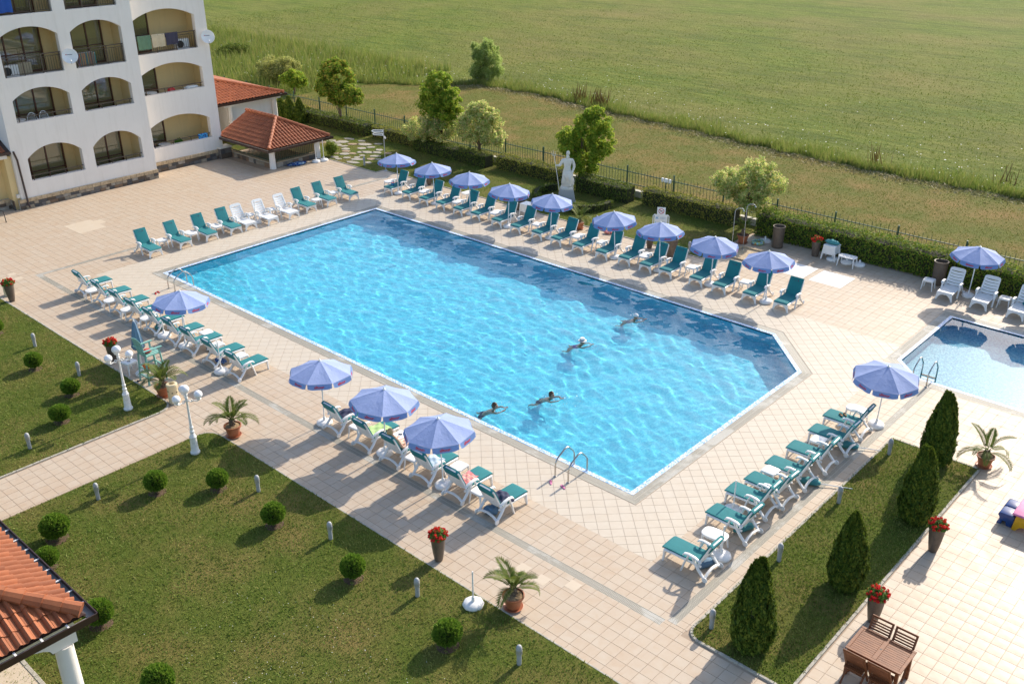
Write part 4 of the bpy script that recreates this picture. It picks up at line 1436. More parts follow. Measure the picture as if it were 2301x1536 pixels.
gq = MB().bar((rx - 12, ry + 0.16, ez - 0.06), (rx + 0.17, ry + 0.16, ez - 0.06), 0.02, 0.15).bar((rx + 0.16, ry - 8, ez - 0.06), (rx + 0.16, ry + 0.17, ez - 0.06), 0.02, 0.15)
gq.build('gutter', M['gutter'], rq)
for i in range(12):
    MB().box(-0.02, 0.02, -0.01, 0.16, -0.002, 0.006).build('gutter_bracket', M['plastic'], rq, loc=(rx - 0.4 - i * 0.5, ry, ez - 0.02))
for i in range(6):
    MB().box(-0.01, 0.16, -0.02, 0.02, -0.002, 0.006).build('gutter_bracket', M['plastic'], rq, loc=(rx, ry - 0.4 - i * 0.5, ez - 0.02))
bx, by = rx - 0.36, ry - 0.5
hau = [(by + 0.3, 2.45), (by + 0.3, 1.95), (by + 0.14, 1.95)] + [(by - 0.2 - 0.9 * (1 - math.cos(a)), 1.95 + 0.3 * math.sin(a)) for a in [0.0, 0.3, 0.6, 0.9, 1.2, 1.57]] + [(by - 6, 2.25), (by - 6, 2.45)]
MB().prism(hau, bx - 0.12, bx + 0.16, ax=0).build('beam', M['render_white'], Q)
MB().box(bx - 10, bx - 0.13, by + 0.0, by + 0.28, 2.2, 2.45).build('beam', M['render_white'], Q)
MB().lathe([(0.25, 0), (0.22, 0.12), (0.19, 0.3), (0.18, 1.94)], 24, c=(bx + 0.02, by + 0.06, 0)).build('column', M['render_white'], Q, smooth=True)
fl_ = MB().prism([(8, -40), (20.4, -40), (20.4, -14.2), (8, -14.2)], 0.0, 0.045).build('pavilion_floor', M['patch_tile'], Q)
kerb([(20.44, -19), (20.44, -14.16), (14, -14.16)], w=0.09, z1=0.06)
print('corner roof tiles', n1, n2)

# ------------------------------------------------------------------ vegetation
M['bark'] = plain('grey_brown_bark', (0.13, 0.095, 0.065), 0.9, 0.3, 14, bumps=0.6)
M['leaf_maple'] = mat_leaf('maple_leaves', [(0.028, 0.065, 0.008), (0.06, 0.11, 0.012), (0.095, 0.145, 0.018), (0.15, 0.155, 0.025), (0.21, 0.13, 0.03)], 0.5, bright=2.7)
M['leaf_yellow'] = mat_leaf('yellow_green_leaves', [(0.035, 0.08, 0.008), (0.075, 0.13, 0.012), (0.13, 0.175, 0.018), (0.2, 0.19, 0.03), (0.055, 0.105, 0.01)], 0.5, bright=2.7)
M['leaf_pale'] = mat_leaf('variegated_pale_leaves', [(0.07, 0.115, 0.03), (0.15, 0.195, 0.055), (0.24, 0.265, 0.09), (0.33, 0.31, 0.14), (0.36, 0.23, 0.14)], 0.5, bright=2.7)
M['leaf_willow'] = mat_leaf('willow_leaves', [(0.06, 0.1, 0.02), (0.11, 0.155, 0.04), (0.17, 0.2, 0.07), (0.24, 0.26, 0.12)], 0.5, bright=3.0)
M['leaf_olive'] = mat_leaf('olive_bush_leaves', [(0.09, 0.1, 0.025), (0.15, 0.15, 0.05), (0.22, 0.2, 0.08), (0.12, 0.13, 0.04)], 0.5, bright=2.7)
M['leaf_hedge'] = mat_leaf('privet_leaves', [(0.022, 0.045, 0.008), (0.05, 0.08, 0.012), (0.085, 0.115, 0.018), (0.14, 0.145, 0.03)], 0.3)
M['leaf_hedge_y'] = mat_leaf('golden_privet_leaves', [(0.04, 0.06, 0.01), (0.10, 0.115, 0.02), (0.17, 0.16, 0.03), (0.24, 0.2, 0.05)], 0.4, bright=2.0)
M['leaf_shoot'] = mat_leaf('bright_hedge_leaves', [(0.035, 0.08, 0.01), (0.07, 0.125, 0.015), (0.12, 0.165, 0.02), (0.22, 0.2, 0.035)], 0.4)
M['leaf_thuja'] = mat_leaf('thuja_sprays', [(0.012, 0.03, 0.004), (0.032, 0.06, 0.007), (0.06, 0.088, 0.01), (0.11, 0.125, 0.016)], 0.3)
M['leaf_ball'] = mat_leaf('globe_thuja_sprays', [(0.028, 0.07, 0.008), (0.055, 0.115, 0.012), (0.09, 0.15, 0.018), (0.13, 0.17, 0.025)], 0.32, bright=2.1)
M['leaf_palm'] = mat_leaf('palm_leaflets', [(0.04, 0.075, 0.012), (0.075, 0.11, 0.022), (0.11, 0.13, 0.035), (0.15, 0.14, 0.05)], 0.3, bright=1.4)
M['leaf_flower'] = mat_leaf('pot_plant_leaves', [(0.03, 0.07, 0.01), (0.06, 0.12, 0.02), (0.1, 0.15, 0.03)], 0.25)
M['hedge_core'] = plain('hedge_twigs', (0.03, 0.032, 0.012), 0.95, 0.4, 12)

def leaf_quads(c, nrm, size, aspect=0.6, jitter=0.6):
    """diamond-shaped leaves at points c, roughly facing nrm"""
    n = len(c)
    nn = nrm + RNG.normal(0, jitter, (n, 3))
    nn /= np.linalg.norm(nn, axis=1, keepdims=True) + 1e-9
    t = RNG.normal(0, 1, (n, 3))
    t -= nn * (t * nn).sum(1, keepdims=True)
    t /= np.linalg.norm(t, axis=1, keepdims=True) + 1e-9
    b = np.cross(nn, t)
    s = (size * RNG.uniform(0.6, 1.35, n))[:, None]
    v = np.stack([c - t * s * 0.5, c + b * s * aspect * 0.5 + nn * s * 0.08, c + t * s * 0.5, c - b * s * aspect * 0.5 + nn * s * 0.08], 1)
    return v.reshape(-1, 3)
def leaf_mesh(name, v, mat, parent):
    return arr_mesh(name, v, np.arange(len(v)).reshape(-1, 4), mat, parent)

def tree(name, label, x, y, h, crown, leaves0, leafsize, mat, group, clumps=70, low=0.3, trunk_r=0.07, flat=0.9, aspect=0.6, lean=(0, 0)):
    """crown: list of (dx, dy, z, rx, rz) lobes"""
    t = thing(name, label, 'tree', (x, y, 0), 0, group)
    leaves = int(leaves0 * 2.3)
    tb = MB()
    top = max(c[2] for c in crown)
    tb.tube([(0, 0, 0), (0.03, 0.02, h * 0.15), (lean[0] * .5 - 0.02, lean[1] * .5 + .03, h * 0.4), (lean[0], lean[1], h * 0.75)], [trunk_r * 1.2, trunk_r, trunk_r * 0.75, trunk_r * 0.3], 9)
    cc, ww = [], []
    for (dx, dy, z, rx, rz) in crown:
        k = max(5, int(3.0 * clumps * rx / sum(c[3] for c in crown)))
        for _ in range(k):
            d = RNG.normal(0, 1, 3); d /= np.linalg.norm(d)
            rr = RNG.uniform(0.35, 1.0) ** 0.55
            p = np.array([dx + d[0] * rx * rr, dy + d[1] * rx * rr, z + d[2] * rz * rr])
            if p[2] < low: p[2] = low + RNG.uniform(0, .3)
            cc.append(p); ww.append(RNG.uniform(0.12, 0.3) * (0.75 + 0.3 * rx))
    cc = np.array(cc); ww = np.array(ww)
    for i in range(min(16, len(cc))):
        j = RNG.integers(len(cc))
        s = RNG.uniform(0.2, 0.6) * h
        st = Vector((lean[0] * s / h, lean[1] * s / h, s * 0.75))
        e = Vector(cc[j])
        m = st.lerp(e, 0.5) + Vector((0, 0, 0.1))
        tb.tube([st, m, e], [trunk_r * 0.45, trunk_r * 0.25, trunk_r * 0.08], 5)
    tb.build('trunk', M['bark'], t, smooth=True)
    idx = RNG.choice(len(cc), leaves, p=ww / ww.sum())
    d = RNG.normal(0, 1, (leaves, 3)); d /= np.linalg.norm(d, axis=1, keepdims=True)
    rad = ww[idx] * RNG.uniform(0.1, 1.0, leaves) ** 0.45
    c = cc[idx] + d * rad[:, None] * np.array([1, 1, flat])
    c[:, 2] = np.maximum(c[:, 2], 0.1)
    nr = d * 0.5 + np.array([0, 0.35, 0.6])
    leaf_mesh('crown', leaf_quads(c, nr, np.full(leaves, leafsize * 0.85), aspect), M[mat], t)
    return t
G_T = 'young trees along the green fence'
tree('maple_tree', 'round green maple with brownish tips at the left end of the hedge', -15.2, 22.05, 4.5, [(0.1, 0, 3.1, 1.35, 1.2), (-1.0, 0, 2.6, .9, .7), (1.3, 0, 2.3, .75, .6), (-.2, 0, 4.0, .8, .5), (0, .2, 2.0, .9, .5)], 9500, 0.17, 'leaf_maple', G_T, 90, 1.2)
tree('maple_tree', 'tall yellow-green tree rising above pale foliage behind the first parasols', -5.44, 22.1, 4.9, [(-.3, 0, 3.2, 1.15, 1.0), (.4, 0, 2.6, 1.0, .9), (-.1, 0, 4.2, .75, .65), (.9, .1, 3.4, .6, .6)], 8000, 0.16, 'leaf_yellow', G_T, 80, 1.4)
tree('pale_tree', 'low pale variegated tree at the foot of the tall yellow-green tree', -6.6, 21.75, 2.6, [(0, 0, 1.35, 1.25, .75), (.8, 0, 1.8, .8, .6), (1.6, .1, 1.5, .8, .6)], 6500, 0.13, 'leaf_pale', G_T, 60, 0.5)
tree('pale_tree', 'pale variegated tree with pinkish tips in the middle of the fence', -2.1, 22.0, 3.7, [(0, 0, 2.2, 1.35, 1.0), (.7, 0, 2.7, .8, .7), (-.8, 0, 2.0, .9, .8), (1.2, 0, 1.7, .7, .5), (.1, 0, 3.2, .6, .4)], 8500, 0.13, 'leaf_pale', G_T, 80, 0.7)
tree('maple_tree', 'upright yellow-green tree standing right behind the white statue', 5.5, 22.1, 4.5, [(.2, 0, 2.5, 1.15, 1.1), (.7, 0, 3.5, .95, .8), (-.6, 0, 2.4, .8, .8), (.9, 0, 4.1, .5, .4), (.3, 0, 1.4, .9, .6), (1.3, 0, 2.6, .7, .8)], 9500, 0.15, 'leaf_yellow', G_T, 90, 0.5)
tree('pale_tree', 'pale variegated tree standing behind the showers and potted palm', 15.7, 22.05, 3.7, [(0, 0, 2.1, 1.3, .85), (.5, 0, 2.8, .75, .7), (-1.1, 0, 2.0, .8, .6), (1.0, 0, 2.3, .8, .7), (.2, 0, 1.3, .75, .5)], 8500, 0.125, 'leaf_pale', G_T, 80, 0.7)
tree('willow_bush', 'large round willow bush standing alone at the field edge', -19.0, 40.2, 3.9, [(0, 0, 1.5, 1.3, 1.4), (.5, 0, 2.4, 1.0, 1.0), (-.4, 0, 2.4, .9, .9), (.8, 0, 1.1, .9, .9), (-.7, 0, .9, .9, .8)], 9000, 0.24, 'leaf_willow', None, 60, 0.15, flat=1.6, aspect=0.22)
tree('olive_bush', 'pale olive bush behind the side building roof', -31.5, 28.6, 2.3, [(0, 0, 1.2, 1.6, .9), (1.4, 0, 1.3, 1.1, .8), (-1.5, .3, 1.1, 1.0, .7)], 6500, 0.15, 'leaf_olive', None, 70, 0.15, flat=1.2)
tree('bright_bush', 'small bright yellow-green bush beside the olive bush', -26.6, 26.6, 2.0, [(0, 0, 1.2, .9, .6), (.7, 0, 1.1, .6, .5)], 3000, 0.16, 'leaf_yellow', None, 40, 0.3)
tree('dark_bush', 'low dark bush in the field left of the olive bush', -46.0, 34.0, 1.0, [(0, 0, .45, 1.6, .5)], 2200, 0.16, 'leaf_hedge', None, 30, 0.1)
tree('clipped_shrub', 'small green shrub beside the pavilion column', -9.75, 16.95, .95, [(0, 0, .5, .3, .42)], 1500, 0.08, 'leaf_shoot', None, 20, 0.05, trunk_r=0.03)

def hedge(name, label, path, w, h, dens, mat, leafsize=0.075, shoots=0.0, group='clipped garden hedges'):
    """clipped hedge along a path of ground points"""
    t = thing(name, label, 'hedge', (0, 0, 0), 0, group)
    core = MB()
    for p, q in zip(path, path[1:]):
        core.bar((*p, h * 0.46), (*q, h * 0.46), w * 0.78, h * 0.86)
    core.build('twigs', M['hedge_core'], t)
    vs = []
    for k, (p, q) in enumerate(zip(path, path[1:])):
        p, q = np.array(p, float), np.array(q, float)
        ln = np.linalg.norm(q - p)
        d = (q - p) / ln
        s = np.array([-d[1], d[0]])
        faces = [('t', w * ln), ('a', h * ln), ('b', h * ln)]
        if k == 0: faces.append(('s', w * h))
        if k == len(path) - 2: faces.append(('e', w * h))
        for f, ar in faces:
            n = int(ar * dens)
            u = RNG.uniform(0, ln, n); v = RNG.uniform(-.5, .5, n) * w; z = RNG.uniform(0.02, 1, n) * h
            nr = np.zeros((n, 3))
            if f == 't': z = np.full(n, h) ; nr[:, 2] = 1
            elif f == 'a': v = np.full(n, w / 2); nr[:, :2] = s
            elif f == 'b': v = np.full(n, -w / 2); nr[:, :2] = -s
            elif f == 's': u = np.zeros(n); nr[:, :2] = -d
            else: u = np.full(n, ln); nr[:, :2] = d
            c = np.stack([p[0] + d[0] * u + s[0] * v, p[1] + d[1] * u + s[1] * v, z], 1)
            wob = 0.045 * np.sin(c[:, 0] * 3.1 + 1.7 * np.sin(c[:, 2] * 3)) + 0.03 * np.sin(c[:, 0] * 8.3 + c[:, 1] * 5) + RNG.normal(0, 0.022, n)
            c = c + nr * wob[:, None]
            c[:, 2] = np.maximum(c[:, 2], 0.02)
            if shoots and f == 't':
                c[:, 2] += np.abs(RNG.normal(0, shoots, n))
            vs.append(leaf_quads(c, nr + np.array([0, 0, .25]), np.full(n, leafsize), 0.62, 0.75))
    leaf_mesh('foliage', np.concatenate(vs), M[mat], t)
    return t
hedge('hedge', 'golden hedge running behind the small columnar conifers', [(-28, 22.0), (-18.9, 22.0)], 0.75, 0.85, 260, 'leaf_hedge_y', 0.1)
hedge('hedge', 'dark green hedge under the round green maple', [(-18.5, 21.75), (-11.95, 21.75)], 0.85, 0.8, 330, 'leaf_hedge', 0.085)
hedge('hedge', 'golden-topped hedge right behind the signpost', [(-11.5, 21.95), (-7.2, 21.95)], 0.7, 0.75, 330, 'leaf_hedge_y', 0.085)
hedge('hedge', 'dark hedge between the signpost and the wall gap', [(-7.0, 21.5), (-0.85, 21.5)], 0.85, 0.75, 360, 'leaf_hedge', 0.08)
hedge('hedge', 'golden-topped hedge left of the statue', [(-0.35, 21.9), (4.6, 21.9)], 0.75, 0.8, 380, 'leaf_hedge_y', 0.08)
hedge('hedge', 'dark hedge right of the statue ending at the low wall', [(5.9, 21.5), (9.3, 21.5)], 0.85, 0.85, 400, 'leaf_hedge', 0.08)
hedge('hedge', 'golden-topped hedge behind the notice board', [(9.95, 21.95), (15.3, 21.95)], 0.75, 0.85, 430, 'leaf_hedge_y', 0.075)
hedge('hedge', 'long tall bright green hedge behind the showers and small pool', [(16.7, 21.8), (30.5, 21.8)], 0.95, 1.1, 520, 'leaf_shoot', 0.085, 0.09)
ringp = [(6.9 + 2.15 * math.cos(a), 19.75 + 1.75 * math.sin(a)) for a in np.linspace(R(150), R(375), 22)]
hedge('hedge', 'low curved hedge ringing the white statue', ringp, 0.35, 0.42, 520, 'leaf_hedge', 0.07)

def conifer_mesh(name, h, r, n, mat, leafsize, parent, seed, split=True):
    """dense upright conifer: sprays on a tapering, slightly lobed body"""
    g = np.random.default_rng(seed)
    z = h * (0.03 + 0.97 * g.uniform(0, 1, n) ** 1.15)
    a = g.uniform(0, 2 * PI, n)
    u = z / h
    prof = np.where(u < 0.22, 0.66 + 0.34 * np.sin(u / 0.22 * PI / 2), np.clip(1 - ((u - 0.22) / 0.8) ** 1.75, 0.0, 1) ** 0.82)
    lob = 1 + 0.07 * np.sin(3 * a + 4 * u + seed) + 0.07 * np.sin(8 * a - 5 * u + 2 * np.sin(9 * u)) + 0.05 * np.sin(23 * u + 5 * a) + 0.05 * np.sin(13 * a + 31 * u)
    rr = r * prof * lob * (1.05 - 0.22 * g.uniform(0, 1, n) ** 1.3) + 0.02
    c = np.stack([np.cos(a) * rr, np.sin(a) * rr, z], 1)
    if split:
        # two leaders near the top
        k = np.clip((u - 0.78) / 0.2, 0, 1)
        sgn = np.where(np.sin(a + seed) > 0, 1, -1)
        c[:, 0] += 0.05 * k * sgn * np.cos(seed); c[:, 1] += 0.05 * k * sgn * np.sin(seed)
        c[:, 2] += np.where(sgn > 0, 0.0, -0.09) * k
    nr = np.stack([np.cos(a), np.sin(a), 0.25 + 0 * a], 1)
    # upright sprays: long thin diamonds
    nn = nr + g.normal(0, 0.45, (n, 3)); nn /= np.linalg.norm(nn, axis=1, keepdims=True)
    up = np.array([0, 0, 1.0]) + g.normal(0, 0.35, (n, 3)) + nr * 0.35
    t = up - nn * (up * nn).sum(1, keepdims=True); t /= np.linalg.norm(t, axis=1, keepdims=True)
    b = np.cross(nn, t)
    s = (leafsize * g.uniform(0.6, 1.4, n))[:, None]
    v = np.stack([c - t * s * .5, c + b * s * .26, c + t * s * .6 + nn * s * .15, c - b * s * .26], 1).reshape(-1, 3)
    core = MB().lathe([(0.02, 0.0), (r * .55, h * 0.05), (r * 0.82, h * 0.25), (r * .8, h * 0.5), (r * .55, h * .68), (r * .25, h * .8), (0.02, h * .86)], 14)
    core.build('stem', M['hedge_core'], parent, smooth=True)
    return leaf_mesh(name, v, mat, parent)
cyp = [(30.6, 7.25, 2.35, .41, 'tall clipped conifer at the far end of the island lawn'), (31.25, 4.05, 2.3, .41, 'second clipped conifer from the far end of the island lawn'),
       (31.05, 0.3, 2.15, .4, 'third clipped conifer, behind the near flower urn on the island lawn'), (30.4, -3.05, 2.45, .43, 'nearest clipped conifer at the rounded end of the island lawn')]
for i, (x, y, h_, r_, lb) in enumerate(cyp):
    t = thing('conifer_tree', lb, 'conifer', (x, y, 0.02), 0, 'clipped conifers on the island lawn')
    conifer_mesh('crown', h_, r_, 16000, M['leaf_thuja'], 0.085, t, 3 + i)
for i, (x, y, h_) in enumerate([(-19.9, 20.6, 1.55), (-19.1, 20.75, 1.75), (-18.2, 20.95, 1.7)]):
    t = thing('columnar_conifer', ['leftmost of three small columnar conifers by the side building', 'middle of three small columnar conifers by the side building', 'rightmost of three small columnar conifers by the side building'][i], 'conifer', (x, y, 0.02), 0, 'small columnar conifers')
    conifer_mesh('crown', h_, .38, 3500, M['leaf_thuja'], 0.12, t, 20 + i, False)

# globe shrubs on the lawns
def ball_proto():
    t = thing('globe_shrub', 'x', 'shrub')
    n = 5200
    d = RNG.normal(0, 1, (n, 3)); d /= np.linalg.norm(d, axis=1, keepdims=True)
    rr = 0.36 * (1 + 0.06 * np.sin(5 * d[:, 0] * 3 + 2) * np.cos(4 * d[:, 1] * 3) + RNG.normal(0, 0.035, n))
    c = d * rr[:, None] * np.array([1, 1, 0.92]) + np.array([0, 0, 0.47])
    low = c[:, 2] < 0.2
    c[low, :2] *= 0.75
    up = np.array([0, 0, .6]) + d + RNG.normal(0, 0.3, (n, 3))
    nn = np.cross(up, RNG.normal(0, 1, (n, 3))); nn /= np.linalg.norm(nn, axis=1, keepdims=True)
    tt = up / np.linalg.norm(up, axis=1, keepdims=True)
    b = np.cross(nn, tt)
    s = (0.075 * RNG.uniform(.6, 1.4, n))[:, None]
    v = np.stack([c - tt * s * .4, c + b * s * .25, c + tt * s * .7, c - b * s * .25], 1).reshape(-1, 3)
    leaf_mesh('foliage', v, M['leaf_ball'], t)
    MB().lathe([(0.02, 0.08), (0.2, 0.2), (0.29, 0.45), (0.2, 0.68), (0.02, 0.76)], 12).build('twigs', M['hedge_core'], t, smooth=True)
    MB().tube([(0, 0, 0), (0, 0, 0.25)], [0.05, 0.03], 7).build('stem', M['bark'], t)
    MB().lathe([(0.34, 0.0), (0.2, 0.02), (0.05, 0.03)], 12).build('soil_ring', M['soil'], t)
    return t
bp, bu = ball_proto(), []
balls = [(4.98, -7.74, .95, 'globe shrub nearest the path edge of the left lawn, farthest back'), (7.76, -7.75, .95, 'middle globe shrub of three on the left lawn'), (9.24, -8.8, 1.0, 'globe shrub on the left lawn nearest the tiled path'),
         (15.04, -8.79, 1.0, 'globe shrub left of the grey bollard near the white lamp post'), (16.17, -7.54, 1.0, 'globe shrub between the white lamp post and a grey bollard'), (18.74, -7.49, 1.0, 'globe shrub on the near lawn between two parasol shadows'),
         (15.03, -11.63, 1.1, 'globe shrub just behind the orange tiled roof'), (16.0, -12.3, .9, 'globe shrub half hidden behind the roof gutter'), (18.94, -12.43, 1.05, 'globe shrub peeking out at the corner of the orange roof'),
         (21.88, -12.6, 1.05, 'globe shrub cut off by the bottom edge of the photo'), (22.0, -7.48, 1.0, 'globe shrub in front of the red flower urn'), (25.36, -7.54, 1.05, 'globe shrub beside the white parasol stand on the near lawn'), (1.0, -7.4, .9, 'globe shrub cut off by the left edge of the photo')]
for i, (x, y, s, lb) in enumerate(balls):
    place(bp, bu, 'globe_shrub', lb, 'shrub', (x, y, 0.02), i * 1.3, 'clipped globe shrubs on the lawns', s * 0.79).scale = (s * .79 * random.uniform(.93, 1.08), s * .79 * random.uniform(.93, 1.08), s * .79 * random.uniform(.92, 1.06))

# palms in terracotta pots
def palm(x, y, h, nf, spread, label, seed, pot=1.0, trunk=0.18, mulch='soil', dark=False):
    g = random.Random(seed)
    t = thing('potted_palm', label, 'potted palm', (x, y, 0), g.uniform(0, 6), 'potted palms')
    pm = MB().lathe([(0.0, 0.05), (0.17, 0.05), (0.175, 0.07), (0.235, 0.33), (0.265, 0.335), (0.27, 0.385), (0.245, 0.39), (0.235, 0.35), (0.0, 0.35)], 26)
    pm.v = [(a * pot, b * pot, c * pot) for a, b, c in pm.v]
    pm.build('pot', M['terracotta'], t, smooth=True)
    sm = MB().lathe([(0.0, 0.005), (0.2, 0.005), (0.245, 0.05), (0.235, 0.055), (0.19, 0.03), (0, 0.03)], 26)
    sm.v = [(a * pot, b * pot, c * pot) for a, b, c in sm.v]
    sm.build('saucer', M['terracotta'], t, smooth=True)
    so = MB().lathe([(0.24 * pot, 0.35 * pot), (0.15 * pot, 0.385 * pot), (0.0, 0.4 * pot)], 20)
    so.build('soil', M[mulch], t)
    z0 = 0.38 * pot
    tr = MB().tube([(0, 0, z0 - .03), (0.01, 0.01, z0 + trunk * .6), (0, 0, z0 + trunk)], [0.075, 0.085, 0.05], 9)
    for k in range(16):
        a = k * 2.4
        tr.cbox((0.075 * math.cos(a), 0.075 * math.sin(a), z0 + trunk * (k / 16)), (0.05, 0.03, 0.06), Matrix.Rotation(a, 3, 'Z') @ Matrix.Rotation(-0.6, 3, 'Y'))
    tr.build('trunk', M['bark'], t)
    for k in range(nf):
        az = 2 * PI * k / nf + g.uniform(-.25, .25)
        el = R(g.choice([20, 38, 52, 66, 80]) + g.uniform(-6, 6))
        ln = spread * g.uniform(0.8, 1.15)
        pts = []
        p = Vector((0.03 * math.cos(az), 0.03 * math.sin(az), z0 + trunk * .9))
        e = el
        ns = 14
        for i in range(ns + 1):
            pts.append(p.copy())
            st = ln / ns
            p = p + Vector((math.cos(az) * math.cos(e), math.sin(az) * math.cos(e), math.sin(e))) * st
            e -= R(2.5 + 9.5 * (i / ns)) * (1.25 if el < R(60) else .7)
        fm = MB().tube(pts, [0.012 - 0.01 * i / ns for i in range(ns + 1)], 4)
        fr_ = fm.build('frond', M['leaf_palm'], t)
        vs = []
        fs = []
        for i in range(2, ns):
            for sub in (0, 0.33, 0.66):
                q = pts[i].lerp(pts[i + 1], sub)
                d = (pts[i + 1] - pts[i]).normalized()
                sd = d.cross(Vector((0, 0, 1)))
                if sd.length < .01: continue
                sd.normalize()
                upv = sd.cross(d)
                f = i / ns
                ll = (0.27 * math.sin(PI * min(1, f * 0.9 + 0.12)) + 0.04) * (h / 1.0) * 0.85
                for sg in (-1, 1):
                    dr = (d * 0.75 + sd * sg * 0.8 + upv * 0.3 + Vector((0, 0, -.1))).normalized()
                    tip = q + dr * ll * g.uniform(.8, 1.1) - Vector((0, 0, .02))
                    wv = d * 0.011
                    mid = q.lerp(tip, .45)
                    n0 = len(vs)
                    vs += [q - wv * .6, mid - wv * 1.3, tip, mid + wv * 1.3]
                    fs.append((n0, n0 + 1, n0 + 2, n0 + 3))
        arr_mesh('leaflets', np.array([list(v) for v in vs]), np.array(fs), M['leaf_palm'], fr_)
    return t
palm(10.07, -5.72, 1.0, 13, 0.85, 'potted palm beside the cream bin and green lifeguard chair', 3, 1.0, .2)
palm(13.99, -5.62, 1.0, 12, 0.85, 'potted palm near the second white lamp post', 5, 1.0, .2, 'chips')
palm(25.6, -5.62, 1.0, 12, 0.85, 'potted palm next to the white parasol stand in the foreground', 8, 1.0, .2, 'chips')
palm(31.72, 8.0, 0.9, 8, 0.85, 'potted palm at the far end of the island lawn', 11, 0.95, .16)
palm(9.89, 16.5, 1.0, 11, 0.85, 'potted palm behind the loungers near the statue', 14, 0.95, .14)
palm(16.79, 20.0, 1.0, 12, 0.7, 'potted palm by the showers in the hedge shade', 17, 1.05, .3)

# urns and planters
def urn(name, label, x, y, h, r_top, r_bot, flowers, seed, cat='planter', bulge=1.0, group='dark bronze planters'):
    t = thing(name, label, cat, (x, y, 0), seed * .7, group)
    pr_ = [(0.0, 0.0), (r_bot, 0.0), (r_bot * 1.06, 0.02)]
    for i in range(1, 9):
        u = i / 8
        pr_.append((r_bot + (r_top - r_bot) * (u ** 0.75) * (1 + (bulge - 1) * math.sin(PI * u)), h * u))
    pr_ += [(r_top + 0.012, h + 0.004), (r_top + 0.008, h + 0.022), (r_top - 0.022, h + 0.018), (r_top - 0.03, h - 0.09), (0.0, h - 0.09)]
    MB().lathe(pr_, 28).build('urn_body', M['vase'], t, smooth=True, angle=50)
    if flowers:
        MB().lathe([(r_top - 0.03, h - 0.06), (0, h - 0.03)], 16).build('soil', M['soil'], t)
        n = 900
        d = RNG.normal(0, 1, (n, 3)); d[:, 2] = np.abs(d[:, 2]) * .7; d /= np.linalg.norm(d, axis=1, keepdims=True)
        c = d * (r_top * 1.25 * RNG.uniform(.3, 1, n) ** .5)[:, None] * np.array([1, 1, .85]) + np.array([0, 0, h + 0.0])
        leaf_mesh('leaves', leaf_quads(c, d + np.array([0, 0, .4]), np.full(n, 0.06)), M['leaf_flower'], t)
        hx = RNG.normal(0, 1, (46, 3)); hx[:, 2] = np.abs(hx[:, 2]) * .8; hx /= np.linalg.norm(hx, axis=1, keepdims=True)
        hc = hx * (r_top * RNG.uniform(1.0, 1.35, 46))[:, None] * np.array([1, 1, .9]) + np.array([0, 0, h + 0.02])
        n = 46 * 14
        dd = RNG.normal(0, 1, (n, 3)); dd /= np.linalg.norm(dd, axis=1, keepdims=True)
        c = np.repeat(hc, 14, 0) + dd * 0.028
        leaf_mesh('blossoms', leaf_quads(c, dd, np.full(n, 0.045), .9, .3), M['flower_red'], t)
    else:
        MB().lathe([(r_top - 0.031, h - 0.088), (0, h - 0.085)], 16).build('soil', M['soil'], t)
    return t
urn('flower_urn', 'tall bronze urn of red geraniums by the near loungers', 23.02, -5.57, .72, .19, .10, True, 1, bulge=1.06)
urn('flower_urn', 'tall bronze urn of red geraniums midway along the island lawn', 32.12, 3.1, .74, .20, .10, True, 2, bulge=1.06)
urn('flower_urn', 'tall bronze urn of red geraniums behind the wooden table', 32.08, -0.42, .74, .20, .10, True, 3, bulge=1.06)
urn('flower_urn', 'tall bronze urn of red geraniums behind the white lamp post', 6.5, -5.62, .72, .19, .10, True, 4, bulge=1.06)
urn('flower_urn', 'tall bronze urn of red geraniums at the left edge of the photo', -1.75, -5.68, .74, .2, .10, True, 5, bulge=1.06)
urn('flower_urn', 'bronze urn of red geraniums against the long hedge', 20.1, 20.65, .72, .2, .14, True, 6, bulge=1.04)
urn('empty_urn', 'slim empty bronze urn behind the second parasol', -0.92, 16.75, .72, .2, .10, False, 7, bulge=1.06)
urn('wide_planter', 'wide bronze planter behind the fourth parasol', 5.75, 16.85, .75, .26, .22, False, 8)
urn('empty_urn', 'slim empty bronze urn below the notice board', 13.97, 16.55, .7, .2, .10, False, 9, bulge=1.06)
urn('wide_planter', 'wide bronze planter beside the slim urn below the notice board', 15.26, 16.4, .78, .27, .21, False, 10)
urn('tall_planter', 'tall wide bronze planter with pale rim by the swim ring', 18.28, 20.55, 1.0, .27, .24, False, 11)
urn('tall_planter', 'tall wide bronze planter with pale rim behind the white loungers', 25.45, 21.0, 1.0, .28, .25, False, 12)

# ------------------------------------------------------------------ sun loungers
BACK0 = Vector((1.0, 0, 0.36))
BU = Vector((0.30, 0, 0.66)).normalized()
BN = Vector((-BU.z, 0, BU.x))
def bk(y, t, n=0.0):
    return BACK0 + BU * t + BN * n + Vector((0, y, 0))

